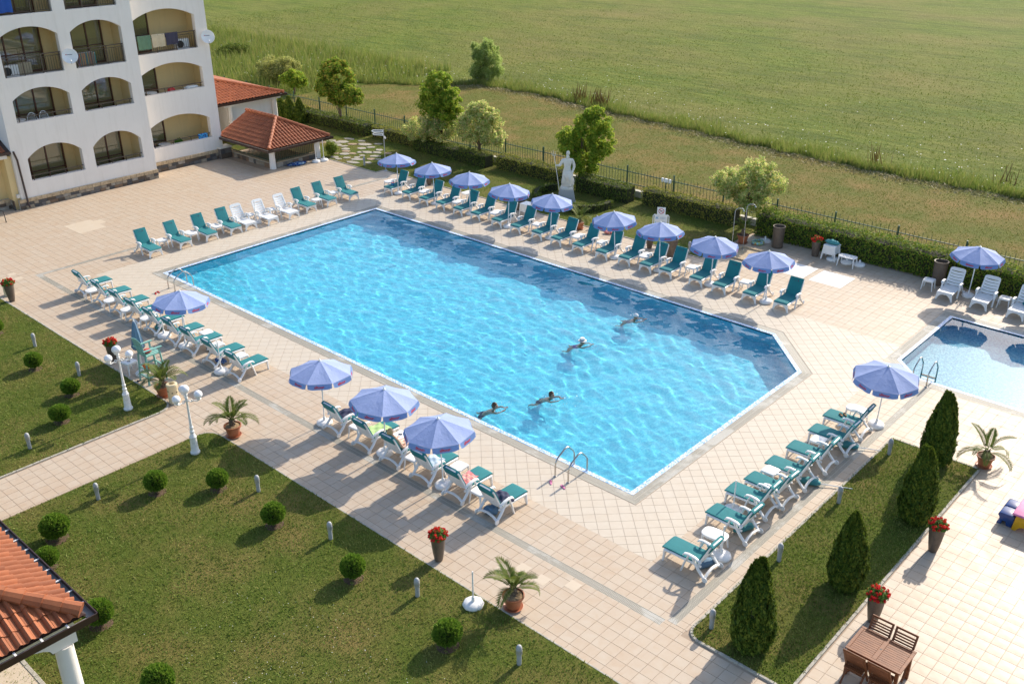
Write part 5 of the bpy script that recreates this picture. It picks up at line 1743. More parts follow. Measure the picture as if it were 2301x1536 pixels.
def slab_curve(prof, y0, y1, thick, ny=5, crown=0.0):
    """sheet along a profile of (x,z) points with thickness, as (verts, faces)"""
    m = len(prof)
    top, bot = [], []
    P3 = [Vector((x, 0, z)) for x, z in prof]
    for i in range(m):
        d = (P3[min(i + 1, m - 1)] - P3[max(i - 1, 0)]).normalized()
        nr = Vector((-d.z, 0, d.x))
        for j in range(ny + 1):
            v = j / ny
            y = y0 + (y1 - y0) * v
            e = crown * (1 - (2 * v - 1) ** 4)
            top.append(P3[i] + nr * (thick + e) + Vector((0, y, 0)))
            bot.append(P3[i] + Vector((0, y, 0)))
    n = len(top)
    k = ny + 1
    vs = top + bot
    fs = []
    for i in range(m - 1):
        for j in range(ny):
            a = i * k + j
            fs.append((a, a + 1, a + k + 1, a + k))
            fs.append((n + a, n + a + k, n + a + k + 1, n + a + 1))
        fs.append((i * k, i * k + k, n + i * k + k, n + i * k))
        fs.append((i * k + ny, n + i * k + ny, n + i * k + k + ny, i * k + k + ny))
    for j in range(ny):
        fs.append((j, n + j, n + j + 1, j + 1))
        a = (m - 1) * k + j
        fs.append((a, a + 1, n + a + 1, n + a))
    return vs, fs

def lounger_proto(cushion):
    t = thing('sun_lounger', 'x', 'sun lounger')
    pm = M['plastic'] if cushion else M['bare_plastic']
    W = 0.285
    # seat frame: two side rails, slats and a curved foot apron
    s = MB()
    for sg in (-1, 1):
        s.tube([(0.02, sg * W, 0.315), (0.3, sg * W, 0.33), (0.7, sg * W, 0.33), (1.08, sg * W, 0.33)], 0.032, 8)
    fr = s.build('seat_frame', pm, t, smooth=True)
    nsl = 9
    for k in range(nsl):
        x = 0.06 + k * 0.107
        z = 0.345 - 0.012 * math.sin(PI * x)
        slm = MB()
        vs, fs = slab_curve([(x - 0.045, z), (x, z + 0.002), (x + 0.045, z)], -W, W, 0.012, 4)
        slm.add(vs, fs)
        slm.build('seat_slat', pm, fr, smooth=True)
    # backrest of slats between stiles, rounded at the top
    bt = 0.70
    b = MB()
    for sg in (-1, 1):
        b.add([bk(sg * W - 0.028, 0, -.02), bk(sg * W + 0.028, 0, -.02), bk(sg * W + 0.028, 0, .02), bk(sg * W - 0.028, 0, .02),
               bk(sg * (W - .01) - 0.028, bt - .1, -.02), bk(sg * (W - .01) + 0.028, bt - .1, -.02), bk(sg * (W - .01) + 0.028, bt - .1, .02), bk(sg * (W - .01) - 0.028, bt - .1, .02)],
              [(0, 1, 2, 3), (7, 6, 5, 4), (0, 4, 5, 1), (1, 5, 6, 2), (2, 6, 7, 3), (3, 7, 4, 0)])
    hw = W + 0.018
    arc = [(hw * -1, bt - 0.1), (hw, bt - 0.1)] + [(hw - 0.13 + 0.13 * math.cos(a), bt - 0.06 + 0.1 * math.sin(a)) for a in (0.2, 0.6, 1.0, 1.57)] + [(-hw + 0.13 - 0.13 * math.cos(a), bt - 0.06 + 0.1 * math.sin(a)) for a in (1.57, 1.0, 0.6, 0.2)]
    n = len(arc)
    b.add([bk(y, tt, .02) for y, tt in arc] + [bk(y, tt, -.02) for y, tt in arc], [tuple(range(n)), tuple(range(2 * n - 1, n - 1, -1))] + [(i, n + i, n + (i + 1) % n, (i + 1) % n) for i in range(n)])
    br = b.build('backrest', pm, t, smooth=True)
    for k in range(5):
        t0, t1 = 0.02 + k * 0.118, 0.02 + k * 0.118 + 0.1
        q = MB()
        ny = 6
        vs = []
        for n_ in (0.016, -0.004):
            for tt in (t0, t1):
                for j in range(ny + 1):
                    v = j / ny * 2 - 1
                    vs.append(bk(v * (W - .02), tt - 0.025 * (1 - v * v), n_ - 0.022 * (1 - v * v)))
        kk = ny + 1
        fs = []
        for j in range(ny):
            fs += [(j, j + 1, kk + j + 1, kk + j), (2 * kk + j, 3 * kk + j, 3 * kk + j + 1, 2 * kk + j + 1), (j, 2 * kk + j, 2 * kk + j + 1, j + 1), (kk + j, kk + j + 1, 3 * kk + j + 1, 3 * kk + j)]
        q.add(vs, fs).build('back_slat', pm, br, smooth=True)
    # front legs: an arched apron
    z1 = 0.335
    out = [(-W - .01, z1), (-W - .05, 0.0), (-W + .01, 0.0), (-W + .05, 0.13), (-W + .12, 0.21), (-.08, .255), (.08, .255), (W - .12, .21), (W - .05, .13), (W - .01, 0.0), (W + .05, 0.0), (W + .01, z1)]
    MB().prism(out[::-1], 0.0, 0.045, ax=0).build('front_legs', pm, t, bevel=0.008)
    for sg in (-1, 1):
        ya = sg * 0.345
        MB().tube([(0.60, ya, 0.50), (0.64, ya, 0.555), (0.74, ya, 0.575), (0.92, ya, 0.555), (1.05, ya * .98, 0.50), (1.1, ya * .95, 0.46)], [0.036, 0.046, 0.05, 0.05, 0.046, 0.034], 10, flat=0.55).build('armrest', pm, t, smooth=True)
        MB().tube([(0.76, ya, 0.56), (0.66, ya, 0.3), (0.575, ya, 0.0)], [0.04, 0.036, 0.034], 8, flat=0.75).build('middle_leg', pm, t, smooth=True)
        MB().tube([(0.86, ya, 0.56), (0.93, ya, 0.42), (1.06, ya, 0.24), (1.2, ya, 0.1), (1.26, ya, 0.06)], [0.042, 0.045, 0.046, 0.043, 0.045], 8, flat=0.75).build('rear_leg', pm, t, smooth=True)
        wh = MB()
        wv = []
        for k in range(18):
            a = 2 * PI * k / 18
            wv.append((1.265 + 0.074 * math.cos(a), 0.0745 + 0.074 * math.sin(a)))
        wh.prism([(x, z) for x, z in wv], ya + sg * 0.02, ya + sg * 0.055, ax=1)
        wh.build('wheel', pm, t, bevel=0.008)
    MB().tube([(1.24, -0.34, 0.1), (1.235, -0.2, 0.17), (1.23, 0, 0.2), (1.235, 0.2, 0.17), (1.24, 0.34, 0.1)], 0.04, 8, flat=0.7).build('crossbar', pm, t, smooth=True)
    if cushion:
        cw = 0.275
        seat = MB()
        vs, fs = slab_curve([(-0.03, 0.335), (-0.015, 0.352), (0.05, 0.36), (0.25, 0.362), (0.5, 0.36), (0.75, 0.362), (0.95, 0.366), (1.0, 0.385)], -cw, cw, 0.04, 6, 0.008)
        seat.add(vs, fs).build('seat_cushion', M['teal'], t, smooth=True, angle=50)
        bp_ = [(BACK0 + BU * tt + BN * 0.022) for tt in (0.03, 0.12, 0.3, 0.5, 0.66, 0.715)]
        bc = MB()
        vs, fs = slab_curve([(p.x, p.z) for p in bp_], -cw, cw, 0.042, 6, 0.01)
        bc.add(vs, fs)
        top = BACK0 + BU * 0.70
        vs, fs = slab_curve([(p.x, p.z) for p in [BACK0 + BU * tt - BN * 0.05 for tt in (0.5, 0.6, 0.7, 0.725)]], -cw, cw, 0.02, 4)
        bc.add(vs, fs)
        q0, q1 = BACK0 + BU * 0.715 - BN * 0.05, BACK0 + BU * 0.715 + BN * 0.06
        vs, fs = slab_curve([(q1.x, q1.z), ((q0.x + q1.x) / 2, (q0.z + q1.z) / 2 + .012), (q0.x, q0.z)], -cw, cw, 0.012, 4)
        bc.add(vs, fs)
        bco = bc.build('back_cushion', M['teal'], t, smooth=True, angle=50)
        lg = MB()
        k = 12
        c0 = [bk(-0.10 + 0.028 * math.cos(2 * PI * i / k), 0.6 + 0.028 * math.sin(2 * PI * i / k), 0.0785) for i in range(k)]
        lg.add(c0, [tuple(range(k))])
        for i in range(6):
            y = -0.05 + i * 0.026
            lg.add([bk(y, .59, .0785), bk(y + .018, .59, .0785), bk(y + .018, .606, .0785), bk(y, .606, .0785)], [(0, 1, 2, 3)])
        o = lg.build('printed_logo', M['dark_mark'], bco)
        o['kind'] = 'stuff'
        # ties hanging from the cushion
        for sg in (-1, 1):
            MB().tube([(1.02, sg * .29, .36), (1.04, sg * .31, .28), (1.03, sg * .315, .2)], .006, 4).build('cushion_tie', M['teal'], t)
    return t
LC, lcu = lounger_proto(True), []
LW, lwu = lounger_proto(False), []
POSES = {}
def lounger(key, kind, label, x, y, rz, group):
    rz += random.uniform(-.035, .035)
    if kind == 'c':
        o = place(LC, lcu, 'sun_lounger', label, 'sun lounger', (x, y, 0), rz, group)
    else:
        o = place(LW, lwu, 'sun_lounger', label, 'sun lounger', (x, y, 0), rz, group)
    POSES[key] = (x, y, rz)
    return o
far = [(-1.33, 14.1), (0.08, 14.11), (1.49, 14.05), (2.7, 14.08), (4.03, 14.02), (5.22, 14.06), (6.71, 14.01), (7.99, 13.95), (9.34, 13.96), (10.55, 13.91), (11.86, 13.89), (13.19, 13.91), (14.38, 14.0), (15.55, 13.93), (16.56, 13.97), (18.02, 14.04), (19.15, 14.01), (20.52, 14.05), (21.9, 14.08)]
for i, (x, y) in enumerate(far):
    ex = {0: 'leftmost teal lounger of the long far row, carrying a small toy bucket', 18: 'rightmost teal lounger of the long far row, standing clear of the parasols'}.get(i)
    lounger(('far', i), 'c', ex or f'{ORD[i]} teal lounger from the left in the long far row', x, y, PI / 2, 'loungers along the far side of the big pool')
lf = [(-2.0, 0.86, 'c'), (-1.98, 2.37, 'c'), (-1.98, 3.74, 'c'), (-1.93, 5.03, 'c'), (-1.9, 5.85, 'w'), (-1.75, 7.04, 'w'), (-1.72, 8.26, 'w'), (-1.93, 9.48, 'c'), (-1.96, 10.83, 'c'), (-1.86, 12.2, 'c')]
for i, (x, y, k) in enumerate(lf):
    lb = {4: 'bare white lounger next to a teal one in the row facing the building', 5: 'middle bare white lounger beside a bare parasol stand', 6: 'bare white lounger nearest the stair pavilion in the row by the building',
          0: 'teal lounger at the near left end of the row by the building', 9: 'teal lounger at the pavilion end of the row by the building'}.get(i)
    lounger(('left', i), k, lb or f'{ORD[i]} lounger from the near end of the row by the building, teal cushion', x, y, PI, 'loungers on the building side of the big pool')
nr9 = [0.03, 1.63, 3.02, 4.27, 5.63, 7.01, 8.22, 9.66, 11.06]
for i, x in enumerate(nr9):
    lb = {0: 'farthest teal lounger of the nine seen from behind on the near side', 8: 'nearest teal lounger of the nine seen from behind, by a bare parasol stand'}.get(i)
    lounger(('nine', i), 'c', lb or f'{ORD[i]} of nine teal loungers seen from behind, counted from the far end', x - 0.34, -2.25, -PI / 2, 'nine loungers on the near side')
n6 = [16.47, 17.88, 19.14, 20.44, 21.8, 23.11]
six = ['teal lounger with a navy towel under the leftmost near parasol', 'teal lounger with a pale green towel under the middle near parasol', 'teal lounger on which a blond woman lies', 'teal lounger with a pale blue towel beside the right near parasol',
       'teal lounger with a pink striped towel', 'teal lounger with a navy towel, nearest the red flower urn']
for i, x in enumerate(n6):
    lounger(('six', i), 'c', six[i], x - 0.34, -2.25, -PI / 2, 'six loungers under the three near parasols')
rt = [(27.2, -1.49), (27.22, 0.48), (27.06, 1.7), (27.18, 2.53), (27.2, 3.64), (27.24, 4.81), (27.27, 6.14), (27.19, 7.26)]
for i, (x, y) in enumerate(rt):
    lb = {0: 'nearest teal lounger of the row beside the island lawn, standing apart', 7: 'farthest teal lounger of the row beside the island lawn, with sandals on it'}.get(i)
    lounger(('right', i), 'c', lb or f'{ORD[i]} teal lounger from the near end of the row beside the island lawn', x, y, 0, 'loungers beside the island lawn')
for i, (x, y) in enumerate([(26.29, 19.37), (27.63, 19.39), (29.01, 19.34)]):
    lounger(('white', i), 'w', ['bare white lounger left of the parasol at the small pool', 'bare white lounger right of the parasol at the small pool', 'bare white lounger cut by the right edge of the photo'][i], x, y, PI / 2, 'white loungers at the small pool')

# ------------------------------------------------------------------ side tables
def table_proto(kind):
    t = thing('side_table', 'x', 'side table')
    if kind == 'oval':
        a, b = 0.34, 0.23
        poly = [(a * abs(math.cos(u)) ** .55 * (1 if math.cos(u) >= 0 else -1), b * abs(math.sin(u)) ** .7 * (1 if math.sin(u) >= 0 else -1)) for u in np.linspace(0, 2 * PI, 28, endpoint=False)]
        lx, ly = 0.25, 0.17
    else:
        a = b = 0.21
        poly = [(a * abs(math.cos(u)) ** .3 * (1 if math.cos(u) >= 0 else -1), b * abs(math.sin(u)) ** .3 * (1 if math.sin(u) >= 0 else -1)) for u in np.linspace(0, 2 * PI, 28, endpoint=False)]
        lx, ly = 0.18, 0.18
    MB().prism(poly, 0.40, 0.43).build('table_top', M['plastic'], t, bevel=0.008, seg=2, smooth=True)
    MB().prism([(x * .94, y * .94) for x, y in poly], 0.36, 0.399).build('apron', M['plastic'], t)
    for sx in (-1, 1):
        for sy in (-1, 1):
            MB().tube([(sx * lx, sy * ly, 0.4), (sx * (lx + .015), sy * (ly + .015), .2), (sx * (lx + .04), sy * (ly + .04), 0)], [0.035, 0.026, 0.02], 6).build('leg', M['plastic'], t, smooth=True)
    return t
TO, tou = table_proto('oval'), []
TS, tsu = table_proto('square'), []
def side_table(kind, label, x, y, rz, group):
    pr, us = (TO, tou) if kind == 'o' else (TS, tsu)
    return place(pr, us, 'side_table', label, 'side table', (x, y, 0), rz + random.uniform(-.1, .1), group)
ft = [(-2.05, 14.9, 'o', 'oval white table left of the first far lounger'), (0.72, 14.9, 'o', 'oval white table between the second and third far loungers'), (3.32, 14.8, 'o', 'oval white table between the fourth and fifth far loungers'),
      (2.6, 16.2, 'o', 'oval white table standing behind the fourth far lounger by the lawn'), (5.96, 14.8, 'o', 'oval white table between the sixth and seventh far loungers'),
      (8.66, 14.8, 's', 'square white table between the eighth and ninth far loungers'), (11.2, 14.8, 'o', 'oval white table right of the tenth far lounger near the potted palm'), (12.53, 14.85, 's', 'square white table between the eleventh and twelfth far loungers'),
      (14.97, 14.8, 'o', 'oval white table between the thirteenth and fourteenth far loungers'), (17.27, 14.95, 's', 'square white table between the fifteenth and sixteenth far loungers'), (19.83, 15.0, 's', 'square white table between the seventeenth and eighteenth far loungers')]
for x, y, k, lb in ft:
    side_table(k, lb, x, y, PI / 2, 'white side tables along the far row')
lt = [(-2.8, 1.62, 's'), (-2.7, 3.05, 'o'), (-2.7, 4.4, 'o'), (-2.9, 6.45, 's'), (-2.8, 7.65, 's'), (-2.4, 10.15, 's'), (-2.75, 11.52, 's')]
for i, (x, y, k) in enumerate(lt):
    side_table(k, f'white side table, {ORD[i]} from the near end of the row by the building', x, y, 0, 'white side tables by the building')
nt_ = [(0.55, -3.3, 'o'), (2.08, -3.3, 'o'), (3.42, -3.3, 'o'), (4.72, -3.2, 'o'), (7.55, -2.5, 's'), (8.72, -2.8, 's'), (10.12, -2.75, 's')]
for i, (x, y, k) in enumerate(nt_):
    side_table(k, f'white side table, {ORD[i]} from the far end among the nine near loungers', x, y, PI / 2, 'white side tables among the nine near loungers')
for i, (x, y, k) in enumerate([(16.92, -3.1, 's'), (18.3, -2.6, 's'), (19.5, -3.15, 's'), (20.8, -2.62, 's'), (22.1, -3.1, 's')]):
    side_table(k, ['white table between the navy-towel and green-towel loungers', 'white table in front of the woman on her lounger', 'white table behind the pale blue towel lounger', 'white table under the right edge of the right near parasol', 'white table between the pink-towel and last navy-towel loungers'][i], x, y, 0.05, 'white side tables under the near parasols')
for i, (x, y, k) in enumerate([(27.9, -0.5, 'o'), (27.5, 3.09, 's'), (27.75, 5.5, 's'), (27.8, 8.02, 'o')]):
    side_table(k, ['oval white table between the two nearest loungers of the island lawn row', 'square white table in the middle of the island lawn row', 'square white table below the third lounger from the far end of the island lawn row', 'oval white table at the far end of the island lawn row'][i], x, y, 0.0, 'white side tables beside the island lawn')
for i, (x, y) in enumerate([(25.35, 20.2), (28.32, 20.3)]):
    side_table('s', ['square white table in front of the tall planter at the small pool', 'square white table between the two right white loungers'][i], x, y, 0.1, 'white side tables at the small pool')

# ------------------------------------------------------------------ parasols
def mat_parasol(name, col, tr):
    m, nt, bs, N, L = new_mat(name)
    v = coords(N, L)
    c = ramp(N, L, noise(N, L, v, 5, 4), [(0.3, tuple(x * .93 for x in col)), (0.7, col)])
    oi = N.new('ShaderNodeObjectInfo')
    c = mix(N, L, math_n(N, L, 'MULTIPLY', oi.outputs['Random'], 0.22), c, tuple(min(1, x * 1.1 + .1) for x in col))
    L.new(c, bs.inputs['Base Color'])
    bs.inputs['Roughness'].default_value = 0.75
    t = N.new('ShaderNodeBsdfTranslucent'); L.new(c, t.inputs[0])
    ms = N.new('ShaderNodeMixShader'); ms.inputs[0].default_value = tr
    L.new(bs.outputs[0], ms.inputs[1]); L.new(t.outputs[0], ms.inputs[2])
    L.new(ms.outputs[0], N['Material Output'].inputs[0])
    bump(N, L, bs, noise(N, L, v, 7, 4, 0.6, 0.6), 0.55, 0.03)
    return m
M['parasol'] = mat_parasol('periwinkle_parasol_canvas', (0.32, 0.41, 0.70), 0.25)
M['valance'] = mat_parasol('blue_parasol_valance', (0.2, 0.33, 0.66), 0.4)
M['letter_red'] = mat_parasol('red_lettering', (0.9, 0.03, 0.02), 0.45)

def text_mesh(body, size, extr=0.0):
    cu = bpy.data.curves.new('lettering', 'FONT')
    cu.body = body
    cu.size = size
    cu.align_x = 'CENTER'
    cu.align_y = 'CENTER'
    cu.offset = size * 0.025
    cu.extrude = extr
    cu.resolution_u = 2
    o = bpy.data.objects.new('tmp', cu)
    COL.objects.link(o)
    bpy.context.view_layer.update()
    me = bpy.data.meshes.new_from_object(o.evaluated_get(bpy.context.evaluated_depsgraph_get()))
    bpy.data.objects.remove(o)
    bpy.data.curves.remove(cu)
    return me
LETTER = text_mesh('alltours', 0.115)
LETTER.materials.append(M['letter_red'])

def stand_mesh(parent, round_=True, name='stand'):
    b = MB()
    if round_:
        pr_ = []
        n = 24
        prof = [(0.0, 0.0), (0.24, 0.0), (0.255, 0.04), (0.25, 0.07), (0.21, 0.115), (0.1, 0.135), (0.045, 0.14), (0.04, 0.25), (0.03, 0.26), (0.0, 0.26)]
        b.lathe(prof, n)
        b.v = [(x * (1 + 0.035 * math.cos(8 * math.atan2(y, x))) if .03 < z < .13 else x, y * (1 + 0.035 * math.cos(8 * math.atan2(y, x))) if .03 < z < .13 else y, z) for x, y, z in b.v]
    else:
        sq = [(0.235 * abs(math.cos(u)) ** .45 * (1 if math.cos(u) >= 0 else -1), 0.235 * abs(math.sin(u)) ** .45 * (1 if math.sin(u) >= 0 else -1)) for u in np.linspace(0, 2 * PI, 28, endpoint=False)]
        b.prism(sq, 0.0, 0.07).prism([(x * .8, y * .8) for x, y in sq], 0.0705, 0.1)
        b.lathe([(0.045, 0.1), (0.04, 0.25), (0.03, 0.26), (0, .26)], 14)
    return b.build(name, M['plastic'], parent, smooth=True, angle=45)

def parasol_proto():
    t = thing('parasol', 'x', 'parasol')
    stand_mesh(t, True, 'stand')
    MB().tube([(0, 0, 0.2), (0, 0, 1.15)], 0.02, 10).tube([(0, 0, 1.13), (0, 0, 1.2)], 0.026, 10).tube([(0, 0, 1.2), (0, 0, 2.16)], 0.016, 10).build('pole', M['white_paint'], t, smooth=True)
    Rr, za, zr = 0.99, 2.17, 1.80
    n, m = 8, 7
    can = MB()
    # panels: straight along the ribs, edge drawn in between the ribs
    def pt(k, f, u):
        """panel k, f across 0..1, u from apex 0 to rim 1"""
        a0, a1 = 2 * PI * k / n, 2 * PI * (k + 1) / n
        p0, p1 = Vector((math.cos(a0), math.sin(a0), 0)), Vector((math.cos(a1), math.sin(a1), 0))
        p = p0.lerp(p1, f) * Rr * u
        z = za - (za - zr) * (u ** 1.12)
        sag = 0.03 * math.sin(PI * f) * u * (1 - 0.4 * u)
        return p * (1 - 0.02 * math.sin(PI * f) * u) + Vector((0, 0, z - sag))
    for k in range(n):
        vs, fs = [], []
        nf = 6
        for i in range(m + 1):
            for j in range(nf + 1):
                vs.append(pt(k, j / nf, max(0.03, i / m)))
        for i in range(m):
            for j in range(nf):
                a = i * (nf + 1) + j
                fs.append((a, a + 1, a + nf + 2, a + nf + 1))
        can.add(vs, fs)
    co = can.build('canopy', M['parasol'], t, smooth=True, angle=12)
    MB().lathe([(0.05, za - 0.02), (0.045, za + .012), (0.02, za + 0.02), (0.022, za + 0.05), (0.0, za + 0.07)], 12).build('finial', M['white_paint'], t, smooth=True)
    for k in range(n):
        a = 2 * PI * k / n
        e = Vector((math.cos(a), math.sin(a), 0))
        MB().bar(e * 0.03 + Vector((0, 0, za - 0.03)), e * Rr + Vector((0, 0, zr - 0.02)), 0.008, 0.012).build('rib', M['metal_grey'], t)
        MB().bar(e * 0.03 + Vector((0, 0, 1.62)), e * 0.5 + Vector((0, 0, 1.99)), 0.007, 0.01).build('strut', M['metal_grey'], t)
        # valance flap
        vs, fs = [], []
        nf = 10
        mid = (pt(k, 0, 1) + pt(k, 1, 1)) / 2
        outn = Vector((mid.x, mid.y, 0)).normalized()
        for i in range(4):
            for j in range(nf + 1):
                f = 0.02 + 0.96 * j / nf
                p = pt(k, f, 1)
                cut = 0.035 if (j in (0, nf)) else (0.012 if j in (1, nf - 1) else 0)
                dz = (0.165 - cut) * i / 3
                vs.append(p + outn * (0.004 + 0.05 * i / 3 + 0.005 * math.sin(j * 1.1 + k) * i / 3) - Vector((0, 0, dz)))
        for i in range(3):
            for j in range(nf):
                q = i * (nf + 1) + j
                fs.append((q, q + 1, q + nf + 2, q + nf + 1))
        vo = MB().add(vs, fs).build('valance', M['valance'], t, smooth=True)
        lo = link(bpy.data.objects.new('lettering', LETTER), vo)
        ed = (pt(k, 1, 1) - pt(k, 0, 1)); ed.z = 0; ed.normalize()
        c = pt(k, 0.5, 1) + outn * 0.036 - Vector((0, 0, 0.085))
        upv = Vector((0, 0, 1)) - outn * 0.3
        upv.normalize()
        mm = Matrix((ed, upv, ed.cross(upv))).transposed().to_4x4()
        mm.translation = c
        lo.matrix_local = mm
        lo['kind'] = 'stuff'
    return t
PA, pau = parasol_proto(), []
ub = [(-0.95, 14.5, 'blue parasol at the left end of the far row, beside the signpost'), (1.8, 14.6, 'second blue parasol from the left in the far row'), (4.35, 14.6, 'third blue parasol from the left in the far row'),
      (7.12, 14.4, 'fourth blue parasol from the left in the far row'), (9.7, 14.52, 'blue parasol in front of the white statue'), (13.55, 14.48, 'sixth blue parasol from the left in the far row, left of the notice board'),
      (15.9, 14.5, 'blue parasol below the notice board'), (18.42, 14.57, 'blue parasol in front of the showers'), (21.06, 14.5, 'rightmost blue parasol of the far row'), (26.87, 20.5, 'blue parasol between the white loungers at the small pool'),
      (28.42, 8.12, 'blue parasol at the far end of the island lawn loungers'), (7.27, -3.25, 'single blue parasol over the nine near loungers'), (15.5, -3.3, 'leftmost of the three near blue parasols'), (18.24, -3.2, 'middle of the three near blue parasols'),
      (20.75, -3.2, 'rightmost of the three near blue parasols'), (29.75, 20.5, 'blue parasol mostly outside the right edge of the photo')]
for i, (x, y, lb) in enumerate(ub):
    o = place(PA, pau, 'parasol', lb, 'parasol', (x, y, 0), random.uniform(0, 0.78), 'blue parasols with lettered valances')
    o.rotation_euler = (R(random.uniform(-3.2, 3.2)), R(random.uniform(-3.2, 3.2)), o.rotation_euler.z)

def bare_stand(label, x, y, round_, pole, tilt=0):
    t = thing('parasol_stand', label, 'parasol stand', (x, y, 0), random.uniform(0, 3), 'white parasol stands')
    stand_mesh(t, round_, 'stand_base')
    if pole:
        MB().tube([(0, 0, .2), (0.0 + tilt, 0.0, pole)], 0.019, 10).build('pole', M['white_paint'], t, smooth=True)
bare_stand('white parasol stand with bare pole under the near blue parasol', 5.89, -3.3, True, 1.2)
bare_stand('white parasol stand with bare pole by the nearest of nine loungers', 10.02, -3.5, True, 1.25)
bare_stand('white fluted parasol stand with bare pole on the near lawn', 24.85, -6.2, True, 1.0)
bare_stand('white parasol stand with bare pole between island lawn loungers', 27.45, 1.2, True, 1.0)
bare_stand('white parasol stand with bare pole behind the nearest oval table', 28.25, -0.72, True, 0.95)
bare_stand('left white parasol stand with pole beside the pavilion column', -9.41, 15.5, True, 1.05)
bare_stand('right white parasol stand with pole beside the pavilion column', -9.3, 16.0, True, 1.25)
bare_stand('white parasol stand with bare pole between the bare white loungers', -2.6, 6.6, True, 1.15)
bare_stand('square white parasol stand lying free by the swim ring', 17.5, 20.85, False, 0)
bare_stand('white parasol stand under the box table by the hedge', 20.9, 20.7, True, 0)
bare_stand('white parasol stand under the left half of the low table by the hedge', 21.55, 20.75, True, 0)
bare_stand('white parasol stand at the right of the low table by the hedge', 22.1, 20.85, True, 0)

# ------------------------------------------------------------------ towels and bundles
def surf_z(x):
    if x < 0.97: return 0.412
    return 0.412 + (x - 0.97) * 1.75
def towel(key, label, mat, x0, x1, y0, y1, amp=0.02, bunch=0.0, cat='towel', seed=1):
    px, py, rz = POSES[key]
    g = np.random.default_rng(seed)
    nx, ny = 22, 18
    ph = g.uniform(0, 6, 8)
    top = []
    for i in range(nx + 1):
        for j in range(ny + 1):
            u, v = i / nx, j / ny
            x = x0 + (x1 - x0) * u + 0.03 * math.sin(5 * v + ph[0])
            y = y0 + (y1 - y0) * v + 0.03 * math.sin(4 * u + ph[1])
            w = math.sin(9 * u + 3 * v + ph[2]) * math.sin(7 * v + 2 * u + ph[3]) + 0.6 * math.sin(17 * u - 11 * v + ph[4])
            z = surf_z(x) + 0.012 + amp * (1 + w) * 0.55 + bunch * math.exp(-((u - .35) ** 2 + (v - .5) ** 2) * 7)
            if abs(y) > 0.28: z -= min(0.08, (abs(y) - 0.28) * 2.0)
            top.append((x, y, z))
    n = len(top)
    k = ny + 1
    vs = top + [(x, y, z - 0.01) for x, y, z in top]
    fs = []
    for i in range(nx):
        for j in range(ny):
            a = i * k + j
            fs += [(a, a + 1, a + k + 1, a + k), (n + a, n + a + k, n + a + k + 1, n + a + 1)]
    for i in range(nx):
        fs += [(i * k, (i + 1) * k, n + (i + 1) * k, n + i * k), (i * k + ny, n + i * k + ny, n + (i + 1) * k + ny, (i + 1) * k + ny)]
    for j in range(ny):
        fs += [(j, n + j, n + j + 1, j + 1), (nx * k + j, nx * k + j + 1, n + nx * k + j + 1, n + nx * k + j)]
    o = MB().add(vs, fs).build('beach_towel', M[mat], smooth=True, angle=60)
    o.location = (px, py, 0); o.rotation_euler = (0, 0, rz)
    return tag(o, label, cat, 'towels left on loungers')
towel(('six', 0), 'navy towel bunched on the lounger under the leftmost near parasol', 'navy', 0.3, 1.0, -.26, .2, .03, .06, seed=2)
towel(('six', 1), 'pale green towel spread on the lounger under the middle parasol', 'green_towel', 0.28, 0.98, -.27, .25, .022, 0, seed=3)
towel(('six', 3), 'pale blue towel bunched on a near lounger', 'blue_towel', 0.45, 1.02, -.26, .2, .03, .08, seed=4)
towel(('six', 4), 'pink striped towel on a near lounger', 'pink_stripe', 0.4, 1.0, -.22, .18, .022, .03, seed=5)
towel(('six', 5), 'navy towel on the last near lounger', 'navy', 0.5, 0.95, -.27, .3, .03, .05, seed=6)
towel(('nine', 0), 'folded cream towel on a lounger at the far end of the nine', 'beige_towel', 0.82, .96, -.05, .2, .012, 0, seed=7)

def bundle(name, label, mat, x, y, z, sx, sy, sz, seed, cat='bundle', rz=0, group=None):
    """crumpled cloth heap"""
    g = np.random.default_rng(seed)
    n1, n2 = 14, 22
    ph = g.uniform(0, 6, 10)
    vs = []
    for i in range(n1 + 1):
        th = PI * i / n1
        for j in range(n2):
            a = 2 * PI * j / n2
            d = (math.sin(th) * math.cos(a), math.sin(th) * math.sin(a), math.cos(th))
            r = 1 + 0.18 * math.sin(6 * d[0] + ph[0] + 3 * d[2]) * math.sin(5 * d[1] + ph[1]) + 0.1 * math.sin(11 * d[0] + 9 * d[1] + ph[2]) + 0.07 * math.sin(19 * d[1] + 13 * d[2] + ph[3])
            vs.append((d[0] * sx * r, d[1] * sy * r, max(-sz * .9, d[2] * sz * r)))
    fs = [(i * n2 + j, (i + 1) * n2 + j, (i + 1) * n2 + (j + 1) % n2, i * n2 + (j + 1) % n2) for i in range(n1) for j in range(n2)]
    o = MB().add(vs, fs).build(name, M[mat], smooth=True, angle=60)
    o.location = (x, y, z + sz * .9); o.rotation_euler = (0, 0, rz)
    return tag(o, label, cat, group)
bundle('towel_heap', 'heap of navy patterned towels on the paving by the pavilion', 'blue_pattern', -9.75, 14.35, 0, .55, .3, .09, 3, 'towels', 1.4)
bundle('beach_bag', 'faded blue beach bag under the nearest of the six loungers', 'old_blue', 22.65, -3.25, 0, .2, .15, .13, 5, 'bag', .6)
bundle('beach_bag', 'green and white beach bag under the fifth of nine loungers', 'teal_rag', 5.2, -3.1, 0, .16, .14, .12, 6, 'bag', .2)
bundle('swim_bag', 'black bag lying under the seventh of nine loungers', 'black', 8.3, -2.75, 0, .3, .16, .06, 7, 'bag', .2)
bundle('cloth_bundle', 'light blue cloth bundle under the eighth of nine loungers', 'blue_pattern', 9.35, -3.1, 0, .22, .14, .09, 8, 'bundle', .2)
